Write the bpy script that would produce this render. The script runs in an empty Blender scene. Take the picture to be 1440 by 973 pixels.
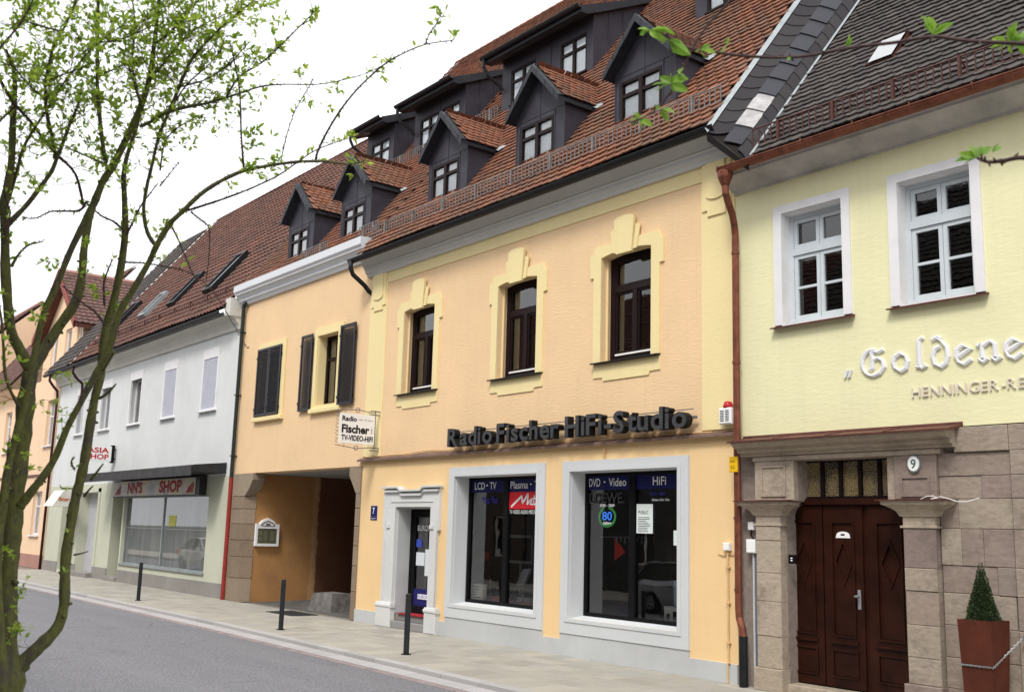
import bpy, math, random
import numpy as np
from mathutils import Vector, Matrix
from mathutils.geometry import tessellate_polygon
R = math.radians
S = bpy.context.scene
C = S.collection
random.seed(7)
rng = np.random.default_rng(7)

# ------------------------------------------------------------------ camera, light, exposure
CAM = Vector((0.0, -12.0527, 2.0))
FPX = 1482.3
_y, _p, _r = 0.912325792, 0.175511825, 0.028343075
cF = Vector((-math.sin(_y)*math.cos(_p), math.cos(_y)*math.cos(_p), math.sin(_p)))
_r0 = Vector((math.cos(_y), math.sin(_y), 0.0)); _u0 = _r0.cross(cF)
cR = math.cos(_r)*_r0 + math.sin(_r)*_u0
cU = -math.sin(_r)*_r0 + math.cos(_r)*_u0
cam = bpy.data.cameras.new('camera'); cam_o = bpy.data.objects.new('camera', cam); C.objects.link(cam_o)
M3 = Matrix((cR, cU, -cF)).transposed()
cam_o.matrix_world = Matrix.Translation(CAM) @ M3.to_4x4()
cam.sensor_width = 36.0; cam.lens = 36.0*FPX/1440.0
cam.clip_start = 0.1; cam.clip_end = 2000
cam.dof.use_dof = True; cam.dof.focus_distance = 20.0; cam.dof.aperture_fstop = 6.3
S.camera = cam_o

SUN_EL, SUN_AZ = R(52), R(152)      # azimuth: clockwise from +Y
world = bpy.data.worlds.new("World"); S.world = world; world.use_nodes = True
wn = world.node_tree; wn.nodes.clear()
wo = wn.nodes.new('ShaderNodeOutputWorld'); wb = wn.nodes.new('ShaderNodeBackground')
sky = wn.nodes.new('ShaderNodeTexSky'); sky.sky_type = 'NISHITA'; sky.sun_disc = False
sky.sun_elevation = SUN_EL; sky.sun_rotation = SUN_AZ; sky.air_density = 1.0; sky.dust_density = 4.0
hs = wn.nodes.new('ShaderNodeHueSaturation'); hs.inputs['Saturation'].default_value = 0.12
wmix = wn.nodes.new('ShaderNodeMix'); wmix.data_type = 'RGBA'; wmix.inputs[0].default_value = 0.72
wmix.inputs[7].default_value = (11.5, 11.6, 12.0, 1)      # even cloud deck
wn.links.new(sky.outputs[0], hs.inputs['Color']); wn.links.new(hs.outputs[0], wmix.inputs[6])
wn.links.new(wmix.outputs[2], wb.inputs[0]); wb.inputs[1].default_value = 0.1
wn.links.new(wb.outputs[0], wo.inputs[0])

sun = bpy.data.lights.new('sun', 'SUN'); sun.energy = 1.5; sun.angle = R(14); sun.color = (1.0, 0.96, 0.9)
sun_o = bpy.data.objects.new('sun', sun); C.objects.link(sun_o)
sd = Vector((math.sin(SUN_AZ)*math.cos(SUN_EL), math.cos(SUN_AZ)*math.cos(SUN_EL), math.sin(SUN_EL)))
sun_o.rotation_euler = sd.to_track_quat('Z', 'Y').to_euler()
sun_o.location = sd*60
S.view_settings.view_transform = 'Standard'; S.view_settings.look = 'None'
S.view_settings.exposure = 0.68; S.view_settings.gamma = 1.0
S.view_settings.use_curve_mapping = False

# ------------------------------------------------------------------ pixel helpers (photo pixels -> world) for siting
def ray(u, v): return cF*FPX + cR*(u-720.0) + cU*(486.5-v)
def at_dist(u, v, d):
    r = ray(u, v); return CAM + r.normalized()*d
def on_plane(u, v, ax, val):
    r = ray(u, v); return CAM + r*((val-CAM[ax])/r[ax])
def project(P):
    q = Vector(P)-CAM; z = q.dot(cF)
    return 720+FPX*q.dot(cR)/z, 486.5-FPX*q.dot(cU)/z, z

# ------------------------------------------------------------------ mesh builder
class MB:
    def __init__(s): s.v = []; s.f = []
    def add(s, vs, fs):
        o = len(s.v); s.v += [tuple(p) for p in vs]; s.f += [tuple(i+o for i in f) for f in fs]; return s
    def poly(s, pts): return s.add(pts, [tuple(range(len(pts)))])
    def box(s, x0, x1, y0, y1, z0, z1):
        return s.add([(x0,y0,z0),(x1,y0,z0),(x1,y1,z0),(x0,y1,z0),(x0,y0,z1),(x1,y0,z1),(x1,y1,z1),(x0,y1,z1)],
            [(0,3,2,1),(4,5,6,7),(0,1,5,4),(1,2,6,5),(2,3,7,6),(3,0,4,7)])
    def bbox(s, x0, x1, y0, y1, z0, z1, b=0.01):
        # box with chamfered edges on the street side (-Y)
        vs = [(x0+b,y0,z0+b),(x1-b,y0,z0+b),(x1-b,y0,z1-b),(x0+b,y0,z1-b),
              (x0,y0+b,z0),(x1,y0+b,z0),(x1,y0+b,z1),(x0,y0+b,z1),
              (x0,y1,z0),(x1,y1,z0),(x1,y1,z1),(x0,y1,z1)]
        fs = [(0,1,2,3),(0,4,5,1),(1,5,6,2),(2,6,7,3),(3,7,4,0),(4,8,9,5),(5,9,10,6),(6,10,11,7),(7,11,8,4),(8,11,10,9)]
        return s.add(vs, fs)
    def ext(s, loops, plane, a, b, caps=(True, True)):
        # extrude a polygon with holes; plane 'xz' along y, 'yz' along x, 'xy' along z
        mp = {'xz': lambda p, d: (p[0], d, p[1]), 'yz': lambda p, d: (d, p[0], p[1]), 'xy': lambda p, d: (p[0], p[1], d)}[plane]
        flat = [p for l in loops for p in l]; n = len(flat)
        tris = tessellate_polygon([[Vector((p[0], p[1], 0)) for p in l] for l in loops])
        vs = [mp(p, a) for p in flat] + [mp(p, b) for p in flat]
        fs = []
        if caps[0]: fs += [tuple(t) for t in tris]
        if caps[1]: fs += [tuple(i+n for i in reversed(t)) for t in tris]
        o = 0
        for l in loops:
            m = len(l)
            for i in range(m):
                j = (i+1) % m; fs.append((o+i, o+j, o+j+n, o+i+n))
            o += m
        return s.add(vs, fs)
    def tube(s, pts, rad, n=8, cap=True):
        pts = [Vector(p) for p in pts]
        if not hasattr(rad, '__len__'): rad = [rad]*len(pts)
        vs = []; up = Vector((0.31, 0.17, 0.93)).normalized(); prev = None
        for i, p in enumerate(pts):
            t = (pts[min(i+1, len(pts)-1)] - pts[max(i-1, 0)])
            if t.length < 1e-9: t = Vector((0, 0, 1))
            t.normalize()
            if prev is None:
                a = t.orthogonal().normalized()
            else:
                a = prev - t*prev.dot(t)
                a = a.normalized() if a.length > 1e-6 else t.orthogonal().normalized()
            prev = a; b = t.cross(a)
            for k in range(n):
                an = 2*math.pi*k/n
                vs.append(p + (a*math.cos(an) + b*math.sin(an))*rad[i])
        fs = []
        for i in range(len(pts)-1):
            for k in range(n):
                k2 = (k+1) % n
                fs.append((i*n+k, i*n+k2, (i+1)*n+k2, (i+1)*n+k))
        if cap:
            fs.append(tuple(reversed(range(n)))); fs.append(tuple((len(pts)-1)*n+k for k in range(n)))
        return s.add(vs, fs)
    def lathe(s, prof, c, n=16):
        vs = []; fs = []
        for r, z in prof:
            for k in range(n):
                a = 2*math.pi*k/n; vs.append((c[0]+r*math.cos(a), c[1]+r*math.sin(a), c[2]+z))
        m = len(prof)
        for i in range(m-1):
            for k in range(n):
                k2 = (k+1) % n; fs.append((i*n+k, i*n+k2, (i+1)*n+k2, (i+1)*n+k))
        fs.append(tuple(reversed(range(n)))); fs.append(tuple((m-1)*n+k for k in range(n)))
        return s.add(vs, fs)
    def frame(s, x0, x1, z0, z1, y0, y1, w):
        return s.ext([[(x0,z0),(x1,z0),(x1,z1),(x0,z1)], [(x0+w,z0+w),(x1-w,z0+w),(x1-w,z1-w),(x0+w,z1-w)]], 'xz', y0, y1)

ORG = {}
def fixn(me):
    import bmesh
    bm = bmesh.new(); bm.from_mesh(me); bmesh.ops.recalc_face_normals(bm, faces=bm.faces); bm.to_mesh(me); bm.free()
def mesh_of(name, mb, mat, off=(0, 0, 0), smooth=False):
    me = bpy.data.meshes.new(name)
    off = Vector(off)
    me.from_pydata([(p[0]-off.x, p[1]-off.y, p[2]-off.z) for p in mb.v], [], mb.f)
    if 1 < len(mb.f) < 60000: fixn(me)
    if smooth: me.polygons.foreach_set('use_smooth', [True]*len(me.polygons))
    if isinstance(mat, (list, tuple)):
        for m in mat: me.materials.append(m)
    elif mat: me.materials.append(mat)
    me.update()
    return me
def thing(name, label, cat, loc=(0, 0, 0), group=None):
    o = bpy.data.objects.new(name, None); o.empty_display_size = 0.2
    C.objects.link(o); o.location = loc; o['label'] = label; o['category'] = cat
    if group: o['group'] = group
    ORG[o] = Vector(loc); return o
def part(name, mb, mat, parent=None, smooth=False, label=None, stuff=False):
    off = ORG[parent] if parent is not None else Vector((0, 0, 0))
    o = bpy.data.objects.new(name, mesh_of(name, mb, mat, off, smooth)); C.objects.link(o)
    if parent is not None: o.parent = parent
    ORG[o] = off
    if label: o['label'] = label
    if stuff: o['kind'] = 'stuff'
    return o
def single(name, mb, mat, label, cat, loc, group=None, smooth=False):
    o = bpy.data.objects.new(name, mesh_of(name, mb, mat, loc, smooth)); C.objects.link(o); o.location = loc
    o['label'] = label; o['category'] = cat
    if group: o['group'] = group
    ORG[o] = Vector(loc); return o
def struct(name, mb, mat, smooth=False):
    o = part(name, mb, mat, None, smooth); o['kind'] = 'structure'; return o
def inst(name, me, parent, pos, rot=None, scale=None):
    o = bpy.data.objects.new(name, me); C.objects.link(o); o.parent = parent
    o.location = Vector(pos) - ORG[parent]
    if rot is not None: o.rotation_euler = rot
    if scale is not None: o.scale = scale
    ORG[o] = Vector(pos); return o
def kids(o): return [c for c in list(C.objects) if c.parent == o]
def copy_tree(o, delta, label=None, children=None):
    # copies a thing, its parts and their sub-parts, moved by delta
    par = {}
    for c in C.objects:
        if c.parent is not None: par.setdefault(c.parent, []).append(c)
    def rec(a, p):
        b = a.copy(); C.objects.link(b)
        if p is not None: b.parent = p
        for k in par.get(a, []): rec(k, b)
        return b
    r = rec(o, None); r.location = Vector(o.location) + Vector(delta)
    if label: r['label'] = label
    return r

# ------------------------------------------------------------------ materials
def nt(name):
    m = bpy.data.materials.new(name); m.use_nodes = True; t = m.node_tree
    b = t.nodes['Principled BSDF']; return m, t, b
def node(t, typ, **kw):
    n = t.nodes.new(typ)
    for k, v in kw.items(): setattr(n, k, v)
    return n
def ramp(t, fac, stops):
    r = t.nodes.new('ShaderNodeValToRGB'); e = r.color_ramp.elements
    while len(e) < len(stops): e.new(0.5)
    for el, (p, c) in zip(e, stops): el.position = p; el.color = (c[0], c[1], c[2], 1) if hasattr(c, '__len__') else (c, c, c, 1)
    t.links.new(fac, r.inputs[0]); return r.outputs[0]
def pos(t, scale=(1, 1, 1)):
    g = node(t, 'ShaderNodeNewGeometry'); mp = node(t, 'ShaderNodeMapping'); mp.inputs['Scale'].default_value = scale
    t.links.new(g.outputs['Position'], mp.inputs[0]); return mp.outputs[0]
def noise(t, vec, scale, detail=4, rough=0.6):
    n = node(t, 'ShaderNodeTexNoise'); n.inputs['Scale'].default_value = scale; n.inputs['Detail'].default_value = detail
    n.inputs['Roughness'].default_value = rough; t.links.new(vec, n.inputs['Vector']); return n.outputs[0]
def mix(t, fac, a, b, mode='MIX'):
    m = node(t, 'ShaderNodeMix', data_type='RGBA', blend_type=mode)
    for i, x in ((0, fac), (6, a), (7, b)):
        if hasattr(x, 'links') or isinstance(x, bpy.types.NodeSocket): t.links.new(x, m.inputs[i])
        elif i == 0: m.inputs[0].default_value = x
        else: m.inputs[i].default_value = (x[0], x[1], x[2], 1)
    return m.outputs[2]
def bump(t, b, h, strength, dist=0.01):
    n = node(t, 'ShaderNodeBump'); n.inputs['Strength'].default_value = strength; n.inputs['Distance'].default_value = dist
    t.links.new(h, n.inputs['Height']); t.links.new(n.outputs[0], b.inputs['Normal'])
def plain(name, col, rough=0.6, var=0.12, vs=3.0, bmp=0.0, bs=60, metal=0.0, spec=0.22, stretch=(1, 1, 1), bd=0.01):
    m, t, b = nt(name)
    p = pos(t); n = noise(t, p, vs, 5)
    dark = [c*(1-var) for c in col]; lite = [min(1, c*(1+var)) for c in col]
    t.links.new(ramp(t, n, [(0.3, dark), (0.7, lite)]), b.inputs['Base Color'])
    b.inputs['Roughness'].default_value = rough; b.inputs['Metallic'].default_value = metal
    b.inputs['Specular IOR Level'].default_value = spec
    if bmp: bump(t, b, noise(t, pos(t, stretch), bs, 3), bmp, bd)
    return m
def plaster(name, col, stroke=0.35, stretch=(5, 5, 16), bscale=3.0, stain=0.10, streak=0.06, bd=0.012):
    # painted render: trowel relief, faint rain streaks, soft stains
    m, t, b = nt(name)
    a = noise(t, pos(t), 0.7, 5, 0.65); st = noise(t, pos(t, (9, 9, 0.35)), 1.0, 4, 0.6); f = noise(t, pos(t), 40, 3)
    c0 = mix(t, ramp(t, a, [(0.35, 0), (0.72, 1)]), [c*(1-stain) for c in col], col)
    c1 = mix(t, ramp(t, st, [(0.5, 0), (0.8, streak*4)]), c0, [c*0.72 for c in col])
    c2 = mix(t, ramp(t, f, [(0.3, 0.06), (0.7, 0)]), c1, [c*0.6 for c in col])
    t.links.new(c2, b.inputs['Base Color']); b.inputs['Roughness'].default_value = 0.85; b.inputs['Specular IOR Level'].default_value = 0.25
    h = noise(t, pos(t, stretch), bscale, 4, 0.6)
    bump(t, b, h, stroke, bd)
    return m
def M(name, *a, **k): return bpy.data.materials.get(name) or plain(name, *a, **k)
def glassy(name, tint=(0.9, 0.95, 0.95), refl=1.0, rough=0.0):
    m = bpy.data.materials.new(name); m.use_nodes = True; t = m.node_tree; t.nodes.clear()
    o = node(t, 'ShaderNodeOutputMaterial'); tr = node(t, 'ShaderNodeBsdfTransparent'); gl = node(t, 'ShaderNodeBsdfGlossy')
    tr.inputs[0].default_value = (*tint, 1); gl.inputs['Roughness'].default_value = rough; gl.inputs[0].default_value = (1, 1, 1, 1)
    fr = node(t, 'ShaderNodeFresnel'); fr.inputs['IOR'].default_value = 1.5
    mu = node(t, 'ShaderNodeMath', operation='MULTIPLY'); mu.inputs[1].default_value = refl; mu.use_clamp = True
    mx = node(t, 'ShaderNodeMixShader'); t.links.new(fr.outputs[0], mu.inputs[0]); t.links.new(mu.outputs[0], mx.inputs[0])
    wv = noise(t, pos(t), 1.3, 2); bm = node(t, 'ShaderNodeBump'); bm.inputs['Strength'].default_value = 0.03; bm.inputs['Distance'].default_value = 0.05
    t.links.new(wv, bm.inputs['Height']); t.links.new(bm.outputs[0], gl.inputs['Normal'])
    t.links.new(tr.outputs[0], mx.inputs[1]); t.links.new(gl.outputs[0], mx.inputs[2]); t.links.new(mx.outputs[0], o.inputs[0])
    return m
def tilemat(name, cols, moss=(0.05, 0.06, 0.03), mossamt=0.5, rough=0.85):
    m, t, b = nt(name)
    g = node(t, 'ShaderNodeNewGeometry'); oi = node(t, 'ShaderNodeObjectInfo')
    ad = node(t, 'ShaderNodeMath', operation='ADD'); fr = node(t, 'ShaderNodeMath', operation='FRACT')
    t.links.new(g.outputs['Random Per Island'], ad.inputs[0]); t.links.new(oi.outputs['Random'], ad.inputs[1]); t.links.new(ad.outputs[0], fr.inputs[0])
    k = len(cols)
    c = ramp(t, fr.outputs[0], [(i/(k-1), col) for i, col in enumerate(cols)])
    w = noise(t, pos(t), 0.45, 6, 0.7); f = noise(t, pos(t), 14, 4, 0.7)
    wf = node(t, 'ShaderNodeMath', operation='MULTIPLY'); t.links.new(ramp(t, w, [(0.42, 0), (0.62, 1)]), wf.inputs[0]); t.links.new(ramp(t, f, [(0.3, 0.2), (0.65, 1)]), wf.inputs[1])
    w2 = node(t, 'ShaderNodeMath', operation='MULTIPLY'); w2.inputs[1].default_value = mossamt; t.links.new(wf.outputs[0], w2.inputs[0])
    c1 = mix(t, w2.outputs[0], c, moss)
    c2 = mix(t, ramp(t, noise(t, pos(t), 35, 3), [(0.35, 0.35), (0.6, 0)]), c1, [x*0.4 for x in cols[0]])
    t.links.new(c2, b.inputs['Base Color']); b.inputs['Roughness'].default_value = rough; b.inputs['Specular IOR Level'].default_value = 0.3
    bump(t, b, f, 0.25, 0.01)
    return m
def islandmat(name, cols, rough=0.8, grain=18, gamt=0.3, bmp=0.3, stretch=(1, 1, 1), spec=0.3, stain=0.0, staincol=(0.03, 0.028, 0.025)):
    # stone, slab and slate: one tone per piece, grain and stains across all
    m, t, b = nt(name)
    g = node(t, 'ShaderNodeNewGeometry'); oi = node(t, 'ShaderNodeObjectInfo')
    ad = node(t, 'ShaderNodeMath', operation='ADD'); fr = node(t, 'ShaderNodeMath', operation='FRACT')
    t.links.new(g.outputs['Random Per Island'], ad.inputs[0]); t.links.new(oi.outputs['Random'], ad.inputs[1]); t.links.new(ad.outputs[0], fr.inputs[0])
    k = len(cols); c = ramp(t, fr.outputs[0], [(i/(k-1), col) for i, col in enumerate(cols)])
    n = noise(t, pos(t, stretch), grain, 6, 0.7)
    c1 = mix(t, ramp(t, n, [(0.3, gamt), (0.7, 0)]), c, [x*0.45 for x in cols[0]])
    big = noise(t, pos(t), 1.6, 6, 0.75)
    c2 = mix(t, ramp(t, big, [(0.5, 0), (0.75, max(0.001, stain))]), c1, staincol)
    t.links.new(c2, b.inputs['Base Color']); b.inputs['Roughness'].default_value = rough; b.inputs['Specular IOR Level'].default_value = spec
    bump(t, b, n, bmp, 0.01)
    return m

PEACH = (0.83, 0.53, 0.31)
m_peach = plaster('peach_render', (0.84, 0.595, 0.35), 0.32, (3, 3, 14), 2.2, 0.09, 0.05, 0.02)
m_peach_low = plaster('peach_render_smooth', (0.85, 0.60, 0.315), 0.25, (8, 8, 10), 2.0, 0.07, 0.04)
m_cream = plaster('cream_render', (0.84, 0.70, 0.37), 0.25, (4, 4, 9), 3.0, 0.05, 0.03)
m_yellow = plaster('yellow_render', (0.815, 0.78, 0.485), 0.32, (3, 3, 9), 2.4, 0.08, 0.045, 0.015)
m_grey = plaster('old_grey_render', (0.70, 0.72, 0.71), 0.35, (6, 6, 7), 2.0, 0.12, 0.03)
m_green = plaster('pale_green_render', (0.57, 0.585, 0.465), 0.2, (6, 6, 7), 2.0, 0.12, 0.08)
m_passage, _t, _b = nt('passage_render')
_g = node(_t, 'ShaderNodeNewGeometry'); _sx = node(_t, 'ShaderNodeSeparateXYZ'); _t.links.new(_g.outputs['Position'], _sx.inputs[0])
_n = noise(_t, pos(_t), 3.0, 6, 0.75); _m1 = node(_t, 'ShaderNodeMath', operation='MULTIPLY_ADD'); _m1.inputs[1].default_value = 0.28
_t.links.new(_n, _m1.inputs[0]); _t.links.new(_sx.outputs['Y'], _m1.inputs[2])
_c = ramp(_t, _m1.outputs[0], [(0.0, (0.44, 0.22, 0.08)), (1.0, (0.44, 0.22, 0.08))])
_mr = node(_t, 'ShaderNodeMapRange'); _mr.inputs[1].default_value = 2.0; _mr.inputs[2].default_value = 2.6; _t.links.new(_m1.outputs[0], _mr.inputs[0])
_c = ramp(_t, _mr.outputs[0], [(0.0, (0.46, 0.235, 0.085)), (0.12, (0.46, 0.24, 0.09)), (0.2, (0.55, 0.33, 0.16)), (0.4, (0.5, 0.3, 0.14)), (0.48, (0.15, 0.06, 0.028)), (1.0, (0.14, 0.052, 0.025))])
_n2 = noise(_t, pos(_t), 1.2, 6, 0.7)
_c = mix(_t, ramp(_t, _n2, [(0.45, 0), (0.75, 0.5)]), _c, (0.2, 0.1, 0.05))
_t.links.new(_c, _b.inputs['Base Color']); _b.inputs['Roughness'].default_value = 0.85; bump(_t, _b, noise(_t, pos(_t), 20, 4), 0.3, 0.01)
m_orange = plaster('orange_render', (0.84, 0.60, 0.40), 0.2, (6, 6, 7), 2.0, 0.06, 0.04)
m_greyframe = plaster('pale_grey_paint', (0.60, 0.62, 0.63), 0.12, (8, 8, 8), 2.0, 0.06, 0.015)
m_plinth = plaster('grey_plinth_paint', (0.54, 0.555, 0.56), 0.25, (8, 8, 8), 2.0, 0.16, 0.02)
m_oldplinth = plaster('stained_plinth', (0.33, 0.31, 0.29), 0.3, (8, 8, 8), 2.0, 0.3, 0.15)
m_pinkplinth = plaster('pink_plinth', (0.45, 0.24, 0.2), 0.3, (8, 8, 8), 2.0, 0.2, 0.15)
m_cornice = plaster('grey_cornice_paint', (0.60, 0.60, 0.59), 0.1, (8, 8, 8), 2.0, 0.08, 0.08)
m_cornice_l = plaster('light_cornice_paint', (0.68, 0.70, 0.73), 0.1, (8, 8, 8), 2.0, 0.06, 0.06)
m_whitetrim = plain('white_trim', (0.74, 0.73, 0.74), 0.6, 0.05, bmp=0.05)
m_winpaint = plain('grey_blue_window_paint', (0.56, 0.61, 0.64), 0.4, 0.05)
m_dark = plain('dark_brown_timber', (0.016, 0.009, 0.009), 0.45, 0.3, 20, spec=0.12)
m_black = plain('black_metal', (0.005, 0.005, 0.006), 0.5, 0.2, spec=0.12)
m_anth = plain('anthracite_panel', (0.043, 0.041, 0.053), 0.55, 0.22, 2.5, bmp=0.06, bs=30)
m_anth2 = plain('anthracite_edge', (0.026, 0.028, 0.034), 0.5, 0.25, 6)
m_gutter = plain('dark_zinc_gutter', (0.012, 0.012, 0.014), 0.45, 0.3, 5)
m_zinc = plain('zinc_sheet', (0.33, 0.36, 0.37), 0.45, 0.15, 5, metal=0.5)
m_copper = plain('brown_copper', (0.19, 0.066, 0.040), 0.42, 0.35, 7, metal=0.35)
m_copper_d = plain('dark_copper_flashing', (0.12, 0.045, 0.035), 0.5, 0.3, 5, metal=0.3)
m_steel = plain('weathered_galvanised_steel', (0.20, 0.185, 0.18), 0.5, 0.3, 8, metal=0.3)
m_brownsteel = plain('brown_painted_steel', (0.085, 0.035, 0.028), 0.5, 0.2, 8)
m_white = plain('white_plastic', (0.85, 0.85, 0.84), 0.4, 0.04)
m_glass = glassy('window_glass', (0.94, 0.96, 0.96), 1.9)
m_glass_shop = glassy('shop_glass', (0.95, 0.97, 0.96), 2.5)
m_curtain = plain('white_curtain', (0.88, 0.92, 0.98), 0.9, 0.1, 6, bmp=0.5, bs=6, stretch=(9, 9, 0.4), bd=0.05)
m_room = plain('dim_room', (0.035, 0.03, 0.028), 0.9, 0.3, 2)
m_roomw = plain('room_wall', (0.22, 0.2, 0.18), 0.9, 0.2, 2)

# ------------------------------------------------------------------ piece fields (tiles, slabs)
def mat_from(u, v, n): return Matrix((u, v, n)).transposed()
def beaver(w, L, th=0.016, lift=0.034, seg=5):
    # beaver-tail roof tile: rounded lower end at y=0
    r = w/2-0.004; pts = []
    for k in range(seg+1):
        a = math.pi + math.pi*k/seg
        pts.append((r*math.cos(a), r*0.85*(1+math.sin(a))))
    pts += [(r, L), (-r, L)]
    z = lambda y: lift*(1-y/L)
    vs = [(x, y, z(y)+th) for x, y in pts] + [(x, y, z(y)) for x, y in pts[:seg+1]]
    n = len(pts); fs = [tuple(range(n))]
    for k in range(seg): fs.append((k+1, k, n+k, n+k+1))
    return vs, fs
def pantile(w, L, th=0.02, lift=0.03):
    # interlocking pantile: shallow trough and roll, stepped lower edge
    prof = [(-w/2, 0.03), (-w*0.30, 0.034), (-w*0.12, 0.012), (w*0.1, 0.0), (w*0.32, 0.004), (w/2-0.004, 0.026)]
    vs = [(x, 0, z+lift+th) for x, z in prof] + [(x, L, z+0.004) for x, z in prof] + [(x, 0, z+lift-0.015) for x, z in prof]
    n = len(prof); fs = []
    for k in range(n-1): fs += [(k, k+1, n+k+1, n+k), (k+1, k, 2*n+k, 2*n+k+1)]
    return vs, fs
def in_frame(p, m=10):
    u, v, z = project(p); return z > 0 and -m < u < 1440+m and -m < v < 973+m
def tile_field(parent, name, O, u, v, W, H, tw, ex, shape, mat, nobj=300, clip=None, jit=0.004, half=True, seedv=1):
    # O: lower-left corner on the roof plane; W along the eave, H up the slope. First nobj nearest in view are single tiles, the rest one part
    rg = np.random.default_rng(seedv)
    u = Vector(u).normalized(); v = Vector(v).normalized(); n = u.cross(v); O = Vector(O)
    vs, fs = shape
    cells = []
    for j in range(int(H/ex)):
        off = (tw/2 if (half and j % 2) else 0)
        for i in range(int(W/tw)+1):
            x = i*tw+off+tw/2
            if x > W: continue
            p = O + u*(x+rg.uniform(-jit, jit)) + v*(j*ex+rg.uniform(-jit, jit)*1.5+0.010*math.sin(x*1.9+j*0.7+seedv)+0.008*math.sin(x*5.1-j*1.3)) + n*(rg.uniform(0, jit*1.5)+0.010*math.sin(x*0.8+j*0.21))
            if clip and not clip(p + v*ex*0.5): continue
            cells.append((p, rg.uniform(-0.02, 0.02), rg.uniform(-0.012, 0.012)))
    vis = sorted([k for k in range(len(cells)) if in_frame(cells[k][0])], key=lambda k: (cells[k][0]-CAM).length)[:nobj]
    sel = set(vis)
    me = bpy.data.meshes.new(name); me.from_pydata(vs, [], fs); me.materials.append(mat); me.update()
    base = mat_from(u, v, n)
    for k in vis:
        p, a, b = cells[k]
        inst(name, me, parent, p, (base @ Matrix.Rotation(a, 3, 'Z') @ Matrix.Rotation(b, 3, 'Y')).to_euler())
    rest = [c for k, c in enumerate(cells) if k not in sel]
    if rest:
        A = np.array(vs); mb = MB(); B = np.array(base); nv = len(vs); off = ORG[parent]
        allv = np.zeros((len(rest)*nv, 3))
        for q, (p, a, b) in enumerate(rest):
            Mx = B @ np.array(Matrix.Rotation(a, 3, 'Z') @ Matrix.Rotation(b, 3, 'Y'))
            allv[q*nv:(q+1)*nv] = A @ Mx.T + np.array(p)
        mb.v = [tuple(x) for x in allv]
        mb.f = [tuple(i+q*nv for i in f) for q in range(len(rest)) for f in fs]
        me2 = bpy.data.meshes.new(name)
        me2.from_pydata([(x[0]-off.x, x[1]-off.y, x[2]-off.z) for x in mb.v], [], mb.f); me2.materials.append(mat); me2.update()
        o = bpy.data.objects.new(name+'s', me2); C.objects.link(o); o.parent = parent; ORG[o] = off; o['kind'] = 'stuff'

# ------------------------------------------------------------------ text as mesh
def char_mesh(ch, size, ext=0.0, offset=0.0, res=3, shear=0.0):
    cu = bpy.data.curves.new('char', 'FONT'); cu.body = ch; cu.size = size; cu.extrude = ext; cu.offset = offset
    cu.resolution_u = res; cu.shear = shear
    o = bpy.data.objects.new('char', cu); C.objects.link(o)
    dg = bpy.context.evaluated_depsgraph_get(); dg.update()
    me = bpy.data.meshes.new_from_object(o.evaluated_get(dg))
    bpy.data.objects.remove(o); bpy.data.curves.remove(cu)
    vs = [tuple(v.co) for v in me.vertices]; fs = [tuple(p.vertices) for p in me.polygons]
    bpy.data.meshes.remove(me)
    return vs, fs
def text_mb(body, x, z, y, height=None, width=None, size=1.0, ext=0.0, offset=0.0, U=(1, 0, 0), V=(0, 0, 1), N=(0, -1, 0), sx=None, center=False, shear=0.0):
    # flat or extruded writing on a plane: (x,y,z) lower-left, U reading direction
    vs, fs = char_mesh(body, 1.0, 0.0, offset, shear=shear)
    xs = [p[0] for p in vs]; ys = [p[1] for p in vs]
    h = max(ys)-min(0, min(ys)) if height else 1
    ymin = min(ys) if height == 'full' else 0
    k = (height/(max(ys)-0)) if height else size
    kx = (width/(max(xs)-min(xs))) if width else k
    U, V, N, P = Vector(U), Vector(V), Vector(N), Vector((x, y, z))
    mb = MB()
    x0 = min(xs)
    if center: x0 = (max(xs)+min(xs))/2
    if ext > 0:
        vs2, fs2 = char_mesh(body, 1.0, ext/2/k, offset, shear=shear)
        mb.add([P + U*((p[0]-x0)*kx) + V*(p[1]*k) + N*(p[2]*k) for p in vs2], fs2)
    else:
        mb.add([P + U*((p[0]-x0)*kx) + V*(p[1]*k) + N*(p[2]*k) for p in vs], fs)
    return mb
def word_chars(word, gap=0.08, space=0.35, offset=0.0, ext=0.05):
    # list of (ch, x, width, verts, faces) at cap-height scale 1 (size 1)
    out = []; x = 0
    for ch in word:
        if ch == ' ': x += space; continue
        vs, fs = char_mesh(ch, 1.0, ext, offset)
        a = min(p[0] for p in vs); b = max(p[0] for p in vs)
        out.append((ch, x-a, b-a, vs, fs)); x += (b-a)+gap
    return out, x-gap

# ------------------------------------------------------------------ ground, road, pavement
def yk(X): return -2.76 - 0.36*min(1.0, max(0.0, (X+21.5)/13.5))     # kerb line, drawing in to the left
m_soil = M('distant_ground', (0.10, 0.10, 0.09), 0.9, 0.2, 0.05)
g = MB(); g.poly([(-900, -900, -0.13), (900, -900, -0.13), (900, 900, -0.13), (-900, 900, -0.13)]); struct('ground', g, m_soil)
m_asphalt, t, b = nt('asphalt')
n1 = noise(t, pos(t), 32, 5, 0.85); n2 = noise(t, pos(t), 1.2, 5, 0.7); n3 = noise(t, pos(t, (0.12, 1.6, 1)), 1.0, 4)
cc = mix(t, ramp(t, n1, [(0.41, 0), (0.60, 1)]), (0.075, 0.075, 0.082), (0.245, 0.245, 0.268))
cc = mix(t, ramp(t, n2, [(0.4, 0), (0.75, 0.35)]), cc, (0.12, 0.12, 0.125))
n4 = node(t, 'ShaderNodeTexVoronoi'); n4.feature = 'DISTANCE_TO_EDGE'; n4.inputs['Scale'].default_value = 0.33; n4.inputs['Randomness'].default_value = 1.0
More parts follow.
